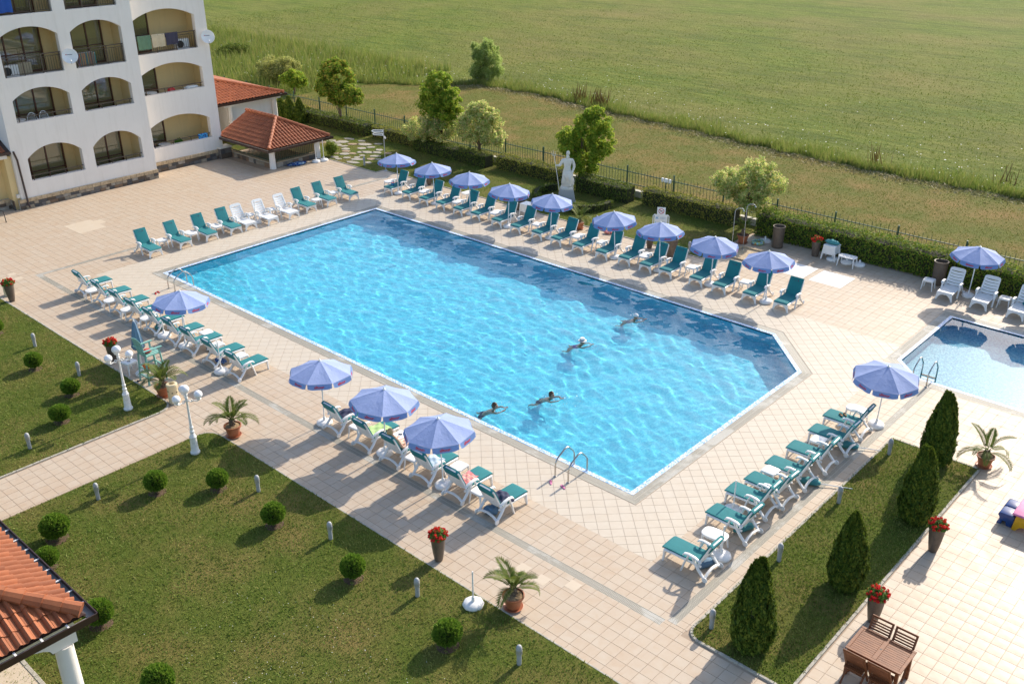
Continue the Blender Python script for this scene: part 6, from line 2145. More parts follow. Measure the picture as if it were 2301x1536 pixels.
bundle('cloth_bundle', 'pink and white cloth lying on the lawn edge behind the sixth parasol', 'pink_stripe', 11.35, 16.9, 0.01, .22, .16, .08, 9, 'bundle', .5)
bundle('cloth_bundle', 'crumpled teal cloth behind the third white lounger', 'teal', 29.1, 20.2, .36, .12, .12, .06, 10, 'bundle', .5)
def lying_parasol(label, x, y, rz, z0, mat='teal_rag', ln=1.0):
    t = thing('folded_parasol', label, 'folded parasol', (x, y, z0), rz, 'folded parasols under the island lawn loungers')
    pts = [(-.32, 0, .09), (-.2, 0, .1), (0, 0.02, .1), (.22, 0, .09), (.34, 0, .07)]
    b = MB()
    n = 16
    vs = []
    rr = [.03, .1, .13, .11, .05]
    for (px, py, pz), r_ in zip(pts, rr):
        for k in range(n):
            a = 2 * PI * k / n
            q = r_ * (1 + .22 * math.cos(5 * a + px * 9))
            vs.append((px, py + q * math.cos(a), max(0.0, pz + q * math.sin(a) * .75)))
    fs = [(i * n + k, i * n + (k + 1) % n, (i + 1) * n + (k + 1) % n, (i + 1) * n + k) for i in range(4) for k in range(n)]
    fs += [tuple(range(n - 1, -1, -1)), tuple(4 * n + k for k in range(n))]
    b.add(vs, fs).build('folded_canopy', M[mat], t, smooth=True, angle=60)
    MB().tube([(.3, 0, .07), (.3 + ln, .05, .03)], 0.015, 8).build('pole', M['white_paint'], t, smooth=True)
lying_parasol('folded faded-blue parasol under the nearest island lawn lounger', 28.15, -1.3, 1.25, 0.0, 'old_blue', .25)
lying_parasol('folded teal parasol under the second island lawn lounger', 28.1, .62, 1.2, 0, 'teal_rag', .3)
lying_parasol('folded teal parasol with long white pole on the grass edge, mid row', 28.35, 3.75, .45, 0, 'teal_rag', .9)
lying_parasol('folded teal parasol with white pole near the far end of the row', 28.3, 6.3, .45, 0, 'teal_rag', .7)

# ------------------------------------------------------------------ boundary fence on its low wall
FE = thing('boundary_fence', 'long green iron fence on a low pale wall along the field', 'fence', (0, 22.6, 0))
MB().box(-45, 45, -0.12, 0.12, 0.0, 0.34).build('low_wall', M['concrete'], FE)
fr_ = MB()
for z in (0.62, 1.25):
    fr_.box(-45, 45, -0.016, 0.016, z - 0.018, z + 0.018)
fr_.build('rail', M['fence'], FE)
me = None
x = -12.27 - 2.93 * 9
posts = []
while x < 40:
    posts.append(x); x += 2.93
for x in posts:
    if me is None:
        o = MB().box(-0.03, 0.03, -0.03, 0.03, 0.335, 1.55).box(-0.036, 0.036, -0.036, 0.036, 1.55, 1.57).build('post', M['fence'], FE); me = o.data
    else:
        o = link(bpy.data.objects.new('post', me), FE)
    o.location = (x, 0, 0)
me = None
xs = np.arange(-26, 31, 0.19)
cnt = 0
far_b = MB()
for k, x in enumerate(xs):
    hh = 1.5 if k % 2 else 1.38
    if -26 < x < 31 and cnt < 300:
        if me is None:
            me = {}
        if k % 2 not in me:
            o = MB().box(-0.008, 0.008, -0.008, 0.008, 0.45, hh - 0.05).lathe([(0.008, hh - 0.05), (0.013, hh - 0.03), (0, hh)], 4).build('picket', M['fence'], FE); me[k % 2] = o.data
        else:
            o = link(bpy.data.objects.new('picket', me[k % 2]), FE)
        o.location = (x, 0, 0)
        cnt += 1
for x in np.concatenate([np.arange(-45, -26.1, 0.19), np.arange(31, 45, 0.19)]):
    far_b.box(x - .008, x + .008, -.008, .008, .45, 1.45)
tag(far_b.build('far_pickets', M['fence'], FE), kind='stuff')
# electrical boxes on a post behind the hedge
t = thing('meter_boxes', 'three small white boxes on a post behind the hedge', 'meter box', (10.9, 22.3, 0))
MB().tube([(0, 0, 0), (0, 0, 1.32)], .02, 6).bar((-.25, 0, 1.2), (.25, 0, 1.2), .02, .02).build('post', M['fence'], t)
for k, (dx, s) in enumerate([(-.22, .1), (0.0, .17), (.23, .1)]):
    MB().box(dx - s / 2, dx + s / 2, -.06, .05, 1.23, 1.42).build('box', M['white_paint'], t, bevel=.008)

# ------------------------------------------------------------------ bollards, lamps, bins
def bollard_proto():
    t = thing('bollard_light', 'x', 'bollard')
    MB().lathe([(0.0, 0), (0.055, 0), (0.055, 0.3), (0.05, 0.305)], 18).build('post', M['bollard'], t, smooth=True)
    MB().lathe([(0.052, 0.29), (0.068, 0.3), (0.07, 0.44), (0.066, 0.48), (0.05, 0.52), (0.028, 0.54), (0, 0.548)], 18).build('lamp_head', M['bollard'], t, smooth=True)
    MB().lathe([(0.071, .33), (0.0715, .34), (0.0715, .40), (0.071, .41)], 18).build('louvre', M['metal_grey'], t, smooth=True)
    return t
BO, bou = bollard_proto(), []
for x, y, lb in [(3.19, -6.94, 'grey bollard light farthest back on the left lawn'), (6.62, -6.94, 'grey bollard light in the middle of the left lawn'), (10.06, -10.16, 'grey bollard light on the left lawn beside the tiled path'),
                 (17.11, -6.87, 'grey bollard light nearest the second lamp post on the near lawn'), (14.13, -10.06, 'grey bollard light at the path edge of the near lawn'), (20.33, -6.87, 'grey bollard light on the near lawn left of the flower urn'),
                 (23.64, -6.87, 'grey bollard light on the near lawn right of the flower urn'), (26.93, -6.9, 'grey bollard light at the bottom edge of the photo'), (29.42, 6.75, 'grey bollard light at the far end of the island lawn'),
                 (29.42, 3.43, 'second grey bollard light from the far end of the island lawn'), (29.42, 0.09, 'third grey bollard light from the far end of the island lawn'), (29.45, -3.12, 'grey bollard light at the rounded near end of the island lawn'),
                 (10.3, 17.35, 'grey bollard light beside the potted palm near the statue'), (15.69, 17.2, 'grey bollard light right of the wide planter'), (-6.58, 16.86, 'grey bollard light beside the flagstones')]:
    place(BO, bou, 'bollard_light', lb, 'bollard', (x, y, 0.015), random.uniform(0, 3), 'grey bollard lights')

def street_lamp(label, x, y, rz):
    t = thing('garden_lamp', label, 'lamp post', (x, y, 0.02), rz, 'white three-globe lamp posts')
    b = MB().lathe([(0.0, 0), (0.145, 0), (0.145, 0.05), (0.125, 0.08), (0.115, 0.1), (0.1, 0.5), (0.11, 0.53), (0.11, 0.56), (0.085, 0.6), (0.06, 0.68), (0.07, 0.72), (0.07, 0.75), (0.05, 0.78), (0.055, 0.86), (0.065, 0.88), (0.045, 0.92)], 12)
    b.build('base', M['white_paint'], t, smooth=True, angle=30)
    MB().lathe([(0.045, 0.9), (0.036, 1.2), (0.03, 1.72), (0.042, 1.74), (0.042, 1.78), (0.03, 1.8), (0.055, 1.86), (0.035, 1.9), (0.05, 1.98), (0.03, 2.0)], 14).build('shaft', M['white_paint'], t, smooth=True, angle=40)
    for k in range(3):
        a = k * 2 * PI / 3
        if k == 2:
            a = 2 * 2 * PI / 3
        e = Vector((math.cos(a), math.sin(a), 0))
        if k < 3:
            arm = MB().tube([e * .03 + Vector((0, 0, 1.8)), e * .12 + Vector((0, 0, 1.74)), e * .22 + Vector((0, 0, 1.78)), e * .3 + Vector((0, 0, 1.76)), e * .36 + Vector((0, 0, 1.8)), e * .36 + Vector((0, 0, 1.84))], .018, 7)
            arm.tube([e * .07 + Vector((0, 0, 1.8)), e * .13 + Vector((0, 0, 1.83)), e * .17 + Vector((0, 0, 1.79)), e * .13 + Vector((0, 0, 1.77))], .012, 6)
            arm.build('arm', M['white_paint'], t, smooth=True)
            c = e * .36
            MB().lathe([(0.0, 1.80), (.06, 1.82), (.075, 1.85), (.05, 1.87)], 14, c=tuple(c)).build('cup', M['white_paint'], t, smooth=True)
            prof = [(0.0, 1.855)] + [(0.125 * math.sin(u), 1.98 - 0.125 * math.cos(u)) for u in np.linspace(0.2, PI - 0.01, 14)] + [(0, 2.105)]
            MB().lathe(prof, 22, c=tuple(c)).build('globe', M['globe'], t, smooth=True)
    MB().lathe([(.05, 2.0), (.06, 2.03), (.03, 2.05)], 12).build('top_cup', M['white_paint'], t, smooth=True)
    prof = [(0.0, 2.03)] + [(0.125 * math.sin(u), 2.15 - 0.125 * math.cos(u)) for u in np.linspace(0.2, PI - 0.01, 14)] + [(0, 2.275)]
    MB().lathe(prof, 22).build('globe', M['globe'], t, smooth=True)
    return t
street_lamp('white three-globe lamp post on the left lawn', 10.04, -6.97, R(42))
street_lamp('white three-globe lamp post on the corner of the near lawn', 13.99, -6.95, R(42))

def bin_(label, x, y):
    t = thing('litter_bin', label, 'litter bin', (x, y, 0), 0.3, 'cream litter bins')
    MB().lathe([(0, 0), (.165, 0), (.17, .02), (.17, .6), (.18, .62), (.18, .68), (.165, .7), (.1, .705), (.098, .6), (0, .6)], 26).build('bin_body', M['cream_bin'], t, smooth=True, angle=40)
    for k in range(7):
        a = k * .9
        MB().cbox((.171 * math.cos(a), .171 * math.sin(a), .42 + .05 * (k % 2)), (.012, .05, .03), Matrix.Rotation(a, 3, 'Z')).build('slot', M['black'], t)
bin_('cream litter bin beside the potted palm', 10.72, -5.72)
bin_('cream litter bin behind the flower urn at the left edge', -2.5, -5.5)

# lifeguard chair
t = thing('lifeguard_chair', 'tall mint green wooden lifeguard chair with a red cushion', 'lifeguard chair', (8.75, -5.35, 0), R(90))
for sx in (-1, 1):
    for sy in (-1, 1):
        MB().bar((sx * .33, sy * .3, 0), (sx * .26, sy * .25, 1.02), .06, .05).build('leg', M['mint'], t)
for k, z in enumerate((.25, .55)):
    for sy in (-1, 1):
        MB().bar((-.31, sy * .28, z), (.31, sy * .28, z), .03, .05).build('rung', M['mint'], t)
    MB().bar((.3, -.28, z), (.3, .28, z), .05, .035).build('step', M['mint'], t)
    MB().bar((-.3, -.28, z), (-.3, .28, z), .03, .05).build('rung', M['mint'], t)
for k in range(5):
    MB().cbox((-.2 + k * .11, 0, 1.03), (.1, .56, .025)).build('seat_slat', M['mint'], t)
for k in range(6):
    y = -.24 + k * .096
    hh = .62 + .06 * math.cos((k - 2.5) * .6)
    MB().bar((-.24, y, 1.0), (-.38, y, 1.0 + hh), .085, .02, (1, 0, 0)).build('back_slat', M['mint'], t)
MB().bar((-.33, -.29, 1.3), (-.33, .29, 1.3), .03, .06).build('back_rail', M['mint'], t)
for sy in (-1, 1):
    MB().bar((-.34, sy * .32, 1.27), (.32, sy * .33, 1.27), .09, .025).build('arm', M['mint'], t)
    MB().bar((.22, sy * .31, 1.0), (.22, sy * .32, 1.26), .05, .04).build('arm_post', M['mint'], t)
bundle('seat_pillow', 'dark red pillow on the lifeguard chair seat', 'red_plastic', 8.75, -5.4, 1.045, .12, .14, .07, 21, 'pillow')
bundle('rescue_float', 'orange rescue float hanging on the lifeguard chair', 'orange', 8.95, -5.6, .58, .16, .07, .1, 22, 'float', .4)
# folded parasol standing by the chair
t = thing('closed_parasol', 'closed faded blue parasol standing behind the lifeguard chair', 'parasol', (8.1, -5.38, 0), 0.2)
stand_mesh(t, True, 'stand')
MB().tube([(0, 0, .2), (0, 0, 2.1)], .018, 8).build('pole', M['white_paint'], t, smooth=True)
vs = []
n = 24
lv = [(2.0, .03), (1.95, .05), (1.7, .1), (1.4, .14), (1.15, .17), (1.02, .19), (.98, .17)]
for z, r_ in lv:
    for k in range(n):
        a = 2 * PI * k / n
        q = r_ * (1 + .24 * math.cos(8 * a) * (r_ / .19))
        vs.append((q * math.cos(a), q * math.sin(a), z + .03 * math.cos(8 * a) * (z < 1.1)))
fs = [(i * n + k, (i + 1) * n + k, (i + 1) * n + (k + 1) % n, i * n + (k + 1) % n) for i in range(len(lv) - 1) for k in range(n)] + [tuple(range(n))]
MB().add(vs, fs).build('furled_canopy', M['old_blue'], t, smooth=True, angle=70)
MB().lathe([(.03, 2.0), (.015, 2.05), (0, 2.1)], 10).build('finial', M['white_paint'], t)
side_table('s', 'square white table beside the lifeguard chair', 7.65, -5.6, .2, 'white side table by the lifeguard')
t = thing('sunglasses', 'dark sunglasses lying on the table by the lifeguard chair', 'sunglasses', (7.68, -5.62, .432), .5)
MB().cbox((-.03, 0, .012), (.05, .02, .02)).cbox((.03, 0, .012), (.05, .02, .02)).cbox((0, 0, .015), (.02, .01, .01)).build('frame', M['black'], t)

def sandals(label, x, y, rz, mat, gap=.12, skew=.1):
    t = thing('sandals', label, 'sandals', (x, y, 0), rz, 'sandals left on the paving')
    for k, (dx, dy, a) in enumerate([(0, 0, 0), (gap, skew, .4)]):
        m3 = Matrix.Rotation(a, 3, 'Z')
        poly = [(.035 * math.cos(u) * (1 + .15 * math.sin(u)), .12 * math.sin(u)) for u in np.linspace(0, 2 * PI, 14, endpoint=False)]
        poly = [tuple((m3 @ Vector((px, py, 0)))[:2]) for px, py in poly]
        so = MB().prism([(px + dx, py + dy) for px, py in poly], 0.002, 0.022).build('sole', M[mat], t)
        p0, p1 = m3 @ Vector((-.035, .02, 0)), m3 @ Vector((.035, .02, 0))
        MB().tube([p0 + Vector((dx, dy, .02)), m3 @ Vector((0, .03, 0)) + Vector((dx, dy, .055)), p1 + Vector((dx, dy, .02))], .014, 6).build('strap', M[mat], t)
sandals('dark blue sandals on the lawn edge by the lifeguard chair', 8.5, -5.82, .3, 'navy', .22, .05)
sandals('red sandals on the tiles by the left pool ladder', 1.9, -1.4, 1.2, 'red_plastic')
sandals('pair of pink slippers on the tiles by the near pool ladder', 22.9, -1.05, .8, 'pink_plastic', .32, -.25)
sandals('brown sandals on the farthest island lawn lounger', 27.62, 7.3, .9, 'chips', .14, .03).__class__ if False else None
o = thing('sandals', 'brown sandals lying on the farthest lounger of the island lawn row', 'sandals', (27.6, 7.3, .425), .9, 'sandals left on a lounger')
for dx in (0, .13):
    MB().prism([(dx + .035 * math.cos(u), .11 * math.sin(u)) for u in np.linspace(0, 2 * PI, 12, endpoint=False)], 0.0, .022).build('sole', M['chips'], o)
    MB().tube([(dx - .035, .02, .018), (dx, .03, .05), (dx + .035, .02, .018)], .012, 6).build('strap', M['soil'], o)

# toy bucket
t = thing('toy_bucket', 'small blue toy bucket on the first far lounger', 'bucket', (-1.33, 14.45, .415), 0)
MB().lathe([(0, 0), (.07, 0), (.095, .15), (.1, .155), (.09, .15), (.065, .02), (0, .02)], 16).build('bucket', M['blue_animal'], t, smooth=True, angle=40)
MB().lathe([(.085, .13), (0, .15)], 12).build('toys', M['orange'], t)

# ------------------------------------------------------------------ signpost, notice board, showers
t = thing('signpost', 'grey signpost with white arrow signs at the lawn corner', 'signpost', (-4.84, 17.0, 0), 0)
MB().tube([(0, 0, 0), (0, 0, 2.42)], .028, 10).build('post', M['metal_grey'], t, smooth=True)
MB().lathe([(.12, 0), (.12, .015), (.05, .05), (.03, .1)], 14).build('foot', M['metal_grey'], t, smooth=True)
for k, (z, a) in enumerate([(2.32, R(218)), (2.12, R(205)), (1.98, R(-20))]):
    m3 = Matrix.Rotation(a, 3, 'Z')
    ln = .62 if k < 2 else .25
    s = MB()
    poly = [(.0, -.07), (ln, -.07), (ln + .09, 0), (ln, .07), (0, .07)]
    vs = [m3 @ Vector((px, .012, pz)) for px, pz in poly] + [m3 @ Vector((px, -.012, pz)) for px, pz in poly]
    s.add([v + Vector((0, 0, z)) for v in vs], [(0, 1, 2, 3, 4), (9, 8, 7, 6, 5)] + [(i, (i + 1) % 5, 5 + (i + 1) % 5, 5 + i) for i in range(5)])
    so = s.build('arrow_sign', M['white_paint'], t)
    if k < 2:
        q = MB()
        for sg in (-1, 1):
            q.add([m3 @ Vector((px, sg * .0135, pz)) + Vector((0, 0, z)) for px, pz in [(.08, -.02), (ln - .04, -.02), (ln - .04, .025), (.08, .025)]], [(0, 1, 2, 3)])
        q.build('sign_print', M['dark_mark'], so)['kind'] = 'stuff'

M['sign_blue'] = plain('blue_print', (0.03, 0.1, 0.3), .6)
M['sign_lblue'] = plain('light_blue_print', (0.2, 0.42, 0.62), .6)
t = thing('notice_board', 'white pool rules board with a round prohibition sign on top', 'notice board', (14.0, 17.3, 0), R(30))
# local: board faces -Y
for sx in (-1, 1):
    MB().tube([(sx * .36, 0, 0), (sx * .36, 0, 1.35), (sx * .3, 0, 1.42), (sx * .26, 0, 1.42)], .02, 8).build('post', M['white_paint'], t, smooth=True)
MB().box(-.3, .3, -.015, .015, .45, 1.42).build('board', M['plastic'], t, bevel=.006)
bd = MB().box(-.19, .19, -.03, -.015, 1.36, 1.78).build('top_sign', M['plastic'], t, bevel=.004)
k = 28
rg = MB()
for i in range(k):
    a0, a1 = 2 * PI * i / k, 2 * PI * (i + 1) / k
    rg.add([(r_ * math.cos(a), -.0315, 1.6 + r_ * math.sin(a)) for r_, a in [(.1, a0), (.13, a0), (.13, a1), (.1, a1)]], [(0, 1, 2, 3)])
rg.add([(math.cos(R(135)) * s_ + math.cos(R(45)) * w_, -.0315, 1.6 + math.sin(R(135)) * s_ + math.sin(R(45)) * w_) for s_, w_ in [(-.11, -.012), (-.11, .012), (.11, .012), (.11, -.012)]], [(0, 1, 2, 3)])
rg.build('prohibition_ring', M['red_mark'], bd)['kind'] = 'stuff'
MB().add([(x_, -.031, z_) for x_, z_ in [(-.05, 1.57), (.05, 1.6), (.07, 1.63), (0, 1.63), (-.06, 1.6)]], [(0, 1, 2, 3, 4)]).build('prohibition_symbol', M['dark_mark'], bd)['kind'] = 'stuff'
pn = MB()
for (x0, x1, z0, z1) in [(-.26, -.1, 1.22, 1.24), (-.26, -.1, 1.32, 1.33)]:
    pn.add([(x0, -.0165, z0), (x1, -.0165, z0), (x1, -.0165, z1), (x0, -.0165, z1)], [(0, 1, 2, 3)])
pn.add([(-.25, -.0165, 1.25), (-.12, -.0165, 1.25), (-.14, -.0165, 1.29), (-.2, -.0165, 1.31)], [(0, 1, 2, 3)])
pn.add([(-.24, -.0165, .95), (-.21, -.0165, .95), (-.21, -.0165, 1.08), (-.24, -.0165, 1.08)], [(0, 1, 2, 3)])
pn.add([(-.18, -.0165, .95), (-.1, -.0165, .95), (-.1, -.0165, 1.0), (-.18, -.0165, 1.0)], [(0, 1, 2, 3)])
pn.build('pictograms', M['sign_lblue'], t)['kind'] = 'stuff'
MB().add([(-.26, -.0165, .62), (-.11, -.0165, .62), (-.11, -.0165, .79), (-.26, -.0165, .79)], [(0, 1, 2, 3)]).build('pictogram_panel', M['sign_blue'], t)['kind'] = 'stuff'
MB().add([(-.24, -.0175, .65), (-.2, -.0175, .64), (-.13, -.0175, .73), (-.17, -.0175, .76)], [(0, 1, 2, 3)]).build('pictogram_figure', M['plastic'], t)['kind'] = 'stuff'
M['sign_grey'] = plain('grey_small_print', (0.42, 0.48, 0.58), .6)
pt_ = MB()
for z0 in (1.3, 1.265, 1.23, 1.08, 1.045, 1.01, .975, .94, .75, .715):
    pt_.add([(-.05, -.0165, z0), (random.uniform(.18, .27), -.0165, z0), (.2, -.0165, z0 + .015), (-.05, -.0165, z0 + .015)], [(0, 1, 2, 3)])
pt_.build('small_print', M['sign_grey'], t)['kind'] = 'stuff'

def shower(label, x, y, rz):
    t = thing('garden_shower', label, 'shower', (x, y, 0), rz, 'steel garden showers')
    MB().tube([(0, 0, 0), (0, 0, 2.0), (.04, 0, 2.1), (.14, 0, 2.16), (.3, 0, 2.15), (.36, 0, 2.1)], .013, 8).build('pipe', M['metal_grey'], t, smooth=True)
    MB().lathe([(.015, 2.1), (.02, 2.07), (.045, 2.03), (0, 2.03)], 12, c=(.37, 0, 0)).build('shower_head', M['steel'], t, smooth=True)
    MB().tube([(0, 0, .95), (.0, -.06, .95)], .018, 8).build('tap', M['steel'], t, smooth=True)
    MB().lathe([(.07, 0), (.07, .012), (.025, .03)], 12).build('foot_plate', M['steel'], t)
shower('left steel garden shower behind the parasol', 17.15, 18.4, R(30))
shower('right steel garden shower behind the parasol', 17.25, 19.25, R(30))
tr = thing('shower_tray', 'sunken ochre-tiled shower tray in front of the showers', 'shower tray', (17.85, 18.75, 0))
MB().box(-.75, .75, -.75, .75, .001, .006).build('tray_floor', M['cap_stone'], tr)
for (a, b_, c, d) in [(-.8, .8, .7, .8), (-.8, .8, -.8, -.7), (-.8, -.7, -.699, .699), (.7, .8, -.699, .699)]:
    MB().box(a, b_, c, d, 0.001, .07).build('tray_edge', M['cap_stone'], tr, bevel=.008)
MB().lathe([(.05, .007), (0, .0075)], 12).build('tray_drain', M['black'], tr)

# by the hedge: box table with folded cloth, low table, swim ring
t = thing('box_table', 'white box-shaped plastic table with splayed legs by the hedge', 'table', (20.78, 20.75, 0), 0)
out = [(-.36, .0), (-.30, .0), (-.25, .28), (.25, .28), (.30, .0), (.36, .0), (.27, .66), (-.27, .66)]
MB().prism(out, -.26, -.23, ax=1).build('front_panel', M['plastic'], t, bevel=.006)
MB().prism(out, .23, .26, ax=1).build('rear_panel', M['plastic'], t, bevel=.006)
for sx in (-1, 1):
    MB().bar((sx * .25, -.225, .47), (sx * .25, .225, .47), .03, .36).build('side_panel', M['plastic'], t)
MB().box(-.28, .28, -.27, .27, .66, .685).build('table_top', M['plastic'], t, bevel=.006)
b2 = copy_tree(t)
b2.location = (6.75, 16.25, 0)
b2['label'] = 'white box-shaped plastic table standing behind the seventh far lounger'
lying_parasol('folded green parasol laid across the white box table', 20.75, 20.78, .05, .686, 'teal_rag', .1)
t = thing('low_table', 'low white plastic table next to the box table', 'table', (21.7, 20.45, 0), .05)
poly = [(.4 * abs(math.cos(u)) ** .5 * (1 if math.cos(u) >= 0 else -1), .24 * abs(math.sin(u)) ** .6 * (1 if math.sin(u) >= 0 else -1)) for u in np.linspace(0, 2 * PI, 28, endpoint=False)]
MB().prism(poly, .42, .45).build('table_top', M['plastic'], t, bevel=.008)
for sx in (-1, 1):
    for sy in (-1, 1):
        MB().tube([(sx * .32, sy * .18, .42), (sx * .36, sy * .24, 0)], [.035, .02], 6).build('leg', M['plastic'], t, smooth=True)
t = MB()
vs, fs = [], []
for i in range(28):
    a = 2 * PI * i / 28
    for j in range(12):
        b_ = 2 * PI * j / 12
        r_ = .22 + .085 * math.cos(b_)
        vs.append((r_ * math.cos(a), r_ * math.sin(a), .085 + .085 * math.sin(b_)))
for i in range(28):
    for j in range(12):
        fs.append((i * 12 + j, ((i + 1) % 28) * 12 + j, ((i + 1) % 28) * 12 + (j + 1) % 12, i * 12 + (j + 1) % 12))
o = t.add(vs, fs).build('swim_ring', M['kids_print'], smooth=True, angle=80)
o.location = (17.4, 20.35, 0)
tag(o, 'green and blue inflatable swim ring on the paving', 'swim ring')

# ------------------------------------------------------------------ wooden table and chairs
def mat_wood():
    m, nt, bs, N, L = new_mat('oiled_hardwood')
    v = coords(N, L, (2, 14, 14))
    c = ramp(N, L, noise(N, L, v, 2.2, 6, .65), [(.3, (.12, .036, .012)), (.55, (.22, .075, .026)), (.8, (.32, .13, .05))])
    L.new(mix(N, L, island(N, L), c, (.30, .14, .07), 'MIX') if False else c, bs.inputs['Base Color'])
    bs.inputs['Roughness'].default_value = .5
    bs.inputs['Specular IOR Level'].default_value = .3
    bump(N, L, bs, noise(N, L, v, 6, 4), .15, .004)
    return m
M['wood'] = mat_wood()
t = thing('garden_table', 'brown slatted hardwood garden table with parasol hole', 'table', (32.85, -2.0, 0))
HX, HY, TZ = .6, .435, .74
fr0 = MB().box(-HX, HX, -HY, -HY + .07, TZ - .03, TZ).box(-HX, HX, HY - .07, HY, TZ - .03, TZ).box(-HX, -HX + .07, -HY + .0705, HY - .0705, TZ - .03, TZ - .0005).box(HX - .07, HX, -HY + .0705, HY - .0705, TZ - .03, TZ - .0005)
fr0.build('frame', M['wood'], t, bevel=.004)
MB().box(-.05, .05, -HY + .0705, HY - .0705, TZ - .032, TZ - .001).build('centre_plank', M['wood'], t, bevel=.004)
MB().lathe([(.022, TZ), (0, TZ + .0005)], 14).build('parasol_hole', M['black'], t)
for sx in (-1, 1):
    x0, x1 = (.052, HX - .072) if sx > 0 else (-HX + .072, -.052)
    for k in range(11):
        y = -HY + .075 + k * .0655
        MB().box(x0, x1, y, y + .0625, TZ - .028, TZ - .004).build('slat', M['wood'], t, bevel=.003)
for sx in (-1, 1):
    for sy in (-1, 1):
        MB().box(sx * (HX - .08) - .035, sx * (HX - .08) + .035, sy * (HY - .07) - .035, sy * (HY - .07) + .035, 0, TZ - .031).build('leg', M['wood'], t, bevel=.004)
for sy in (-1, 1):
    MB().box(-HX + .12, HX - .12, sy * (HY - .07) - .012, sy * (HY - .07) + .012, TZ - .11, TZ - .031).build('apron', M['wood'], t)
def wchair(label, x, y, rz):
    t = thing('garden_chair', label, 'chair', (x, y, 0), rz, 'brown folding garden chairs')
    # local: back at -y, seat towards +y
    for sx in (-1, 1):
        MB().bar((sx * .22, .22, 0), (sx * .22, -.26, .93), .025, .045, (1, 0, 0)).build('back_leg', M['wood'], t)
        MB().bar((sx * .19, -.24, 0), (sx * .19, .2, .45), .022, .04, (1, 0, 0)).build('front_leg', M['wood'], t)
    def bp_(z): return .22 - (.48) * z / .93
    for k in range(7):
        z = .54 + k * .052
        MB().bar((-.21, bp_(z) + .0, z), (.21, bp_(z) + .0, z), .014, .036, (0, -.4, .9)).build('back_slat', M['wood'], t)
    MB().bar((-.245, bp_(.93), .94), (.245, bp_(.93), .94), .03, .05).build('top_rail', M['wood'], t, bevel=.006)
    for k in range(7):
        y_ = -.17 + k * .062
        MB().box(-.2, .2, y_, y_ + .05, .43, .448).build('seat_slat', M['wood'], t)
    MB().bar((-.2, .05, .2), (.2, .05, .2), .02, .03).build('stretcher', M['wood'], t)
    return t
wchair('left of the two wooden chairs behind the garden table', 32.59, -1.62 + .03, PI)
wchair('right of the two wooden chairs behind the garden table', 33.12, -1.63 + .03, PI)
wchair('left of the two wooden chairs in front of the garden table', 32.57, -2.49, 0)
wchair('right of the two wooden chairs in front of the garden table', 33.1, -2.49, 0)

# children's picnic table
t = thing('kids_table', 'child-size plastic table with pink top, yellow legs and blue benches', 'table', (33.9, 5.85, 0), 0)
MB().box(-.66, .66, -.5, .5, .44, .5).build('table_top', M['pink_plastic'], t, bevel=.03, seg=3, smooth=True)
for sy in (-1, 1):
    pr_ = [(-.6, 0), (-.5, 0), (-.42, .12), (-.3, .17), (.3, .17), (.42, .12), (.5, 0), (.6, 0), (.55, .44), (-.55, .44)]
    MB().prism(pr_, sy * .44 - .05, sy * .44 + .05, ax=1).build('trestle', M['yellow_plastic'], t, bevel=.015, seg=2, smooth=True)
for k in range(2):
    y0 = -.42 + k * .45
    pr_ = [(-1.0, 0), (-.93, .05), (-.95, .2), (-1.0, .27), (-.97, .33), (-.9, .35), (-.62, .35), (-.58, .3), (-.62, 0), (-.75, 0), (-.78, .12), (-.86, .12), (-.88, 0)]
    MB().prism(pr_, y0, y0 + .4, ax=1).build('bench', M['blue_plastic'], t, bevel=.012, seg=2, smooth=True)

# ------------------------------------------------------------------ things on the balconies
def dish(label, p, a):
    t = thing('satellite_dish', label, 'satellite dish', p, a, 'satellite dishes on the facade')
    b = MB()
    prof = [(0, 0)] + [(.38 * i / 8, .09 * (i / 8) ** 2) for i in range(1, 9)] + [(.38, .1), (.37, .105)] + [(.37 * i / 8, .012 + .09 * (i / 8) ** 2) for i in range(8, 0, -1)] + [(0, .012)]
    b.lathe(prof, 28)
    rot = Matrix.Rotation(R(72), 3, 'Y')
    b.v = [tuple(rot @ Vector(v) + Vector((.25, 0, .1))) for v in b.v]
    d = b.build('reflector', M['bare_plastic'], t, smooth=True, angle=60)
    mk = MB()
    def on(y, z):
        r2_ = y * y + z * z
        return rot @ Vector((-z, y, .016 + .09 * r2_ / .1369)) + Vector((.25, 0, .1))
    mk.add([on(-.17 + .03 * math.cos(q), .08 + .025 * math.sin(q)) + Vector((.004, 0, 0)) for q in np.linspace(0, 2 * PI, 10, endpoint=False)], [tuple(range(10))])
    mk.build('red_mark', M['red_mark'], d)['kind'] = 'stuff'
    mk = MB()
    mk.add([on(y, z) + Vector((.004, 0, 0)) for y, z in [(-.13, .065), (.12, .065), (.12, .09), (-.13, .09)]], [(0, 1, 2, 3)])
    mk.build('dark_print', M['dark_mark'], d)['kind'] = 'stuff'
    MB().tube([(0, 0, .02), (.12, 0, .02), (.2, 0, .1)], .018, 8).build('bracket', M['metal_grey'], t)
    MB().tube([(.3, 0, -.28), (.55, 0, -.2), (.62, 0, -.1)], .012, 6).build('feed_arm', M['metal_grey'], t)
    MB().tube([(.62, 0, -.1), (.55, 0, -.03)], .028, 8).build('feed_horn', M['bare_plastic'], t)
dish('satellite dish between the two second-floor arches of the left facade', (XF, 3.78, 7.12), R(-22))
dish('satellite dish at the outer corner of the right facade', (XR, 12.38, 7.0), R(-22))

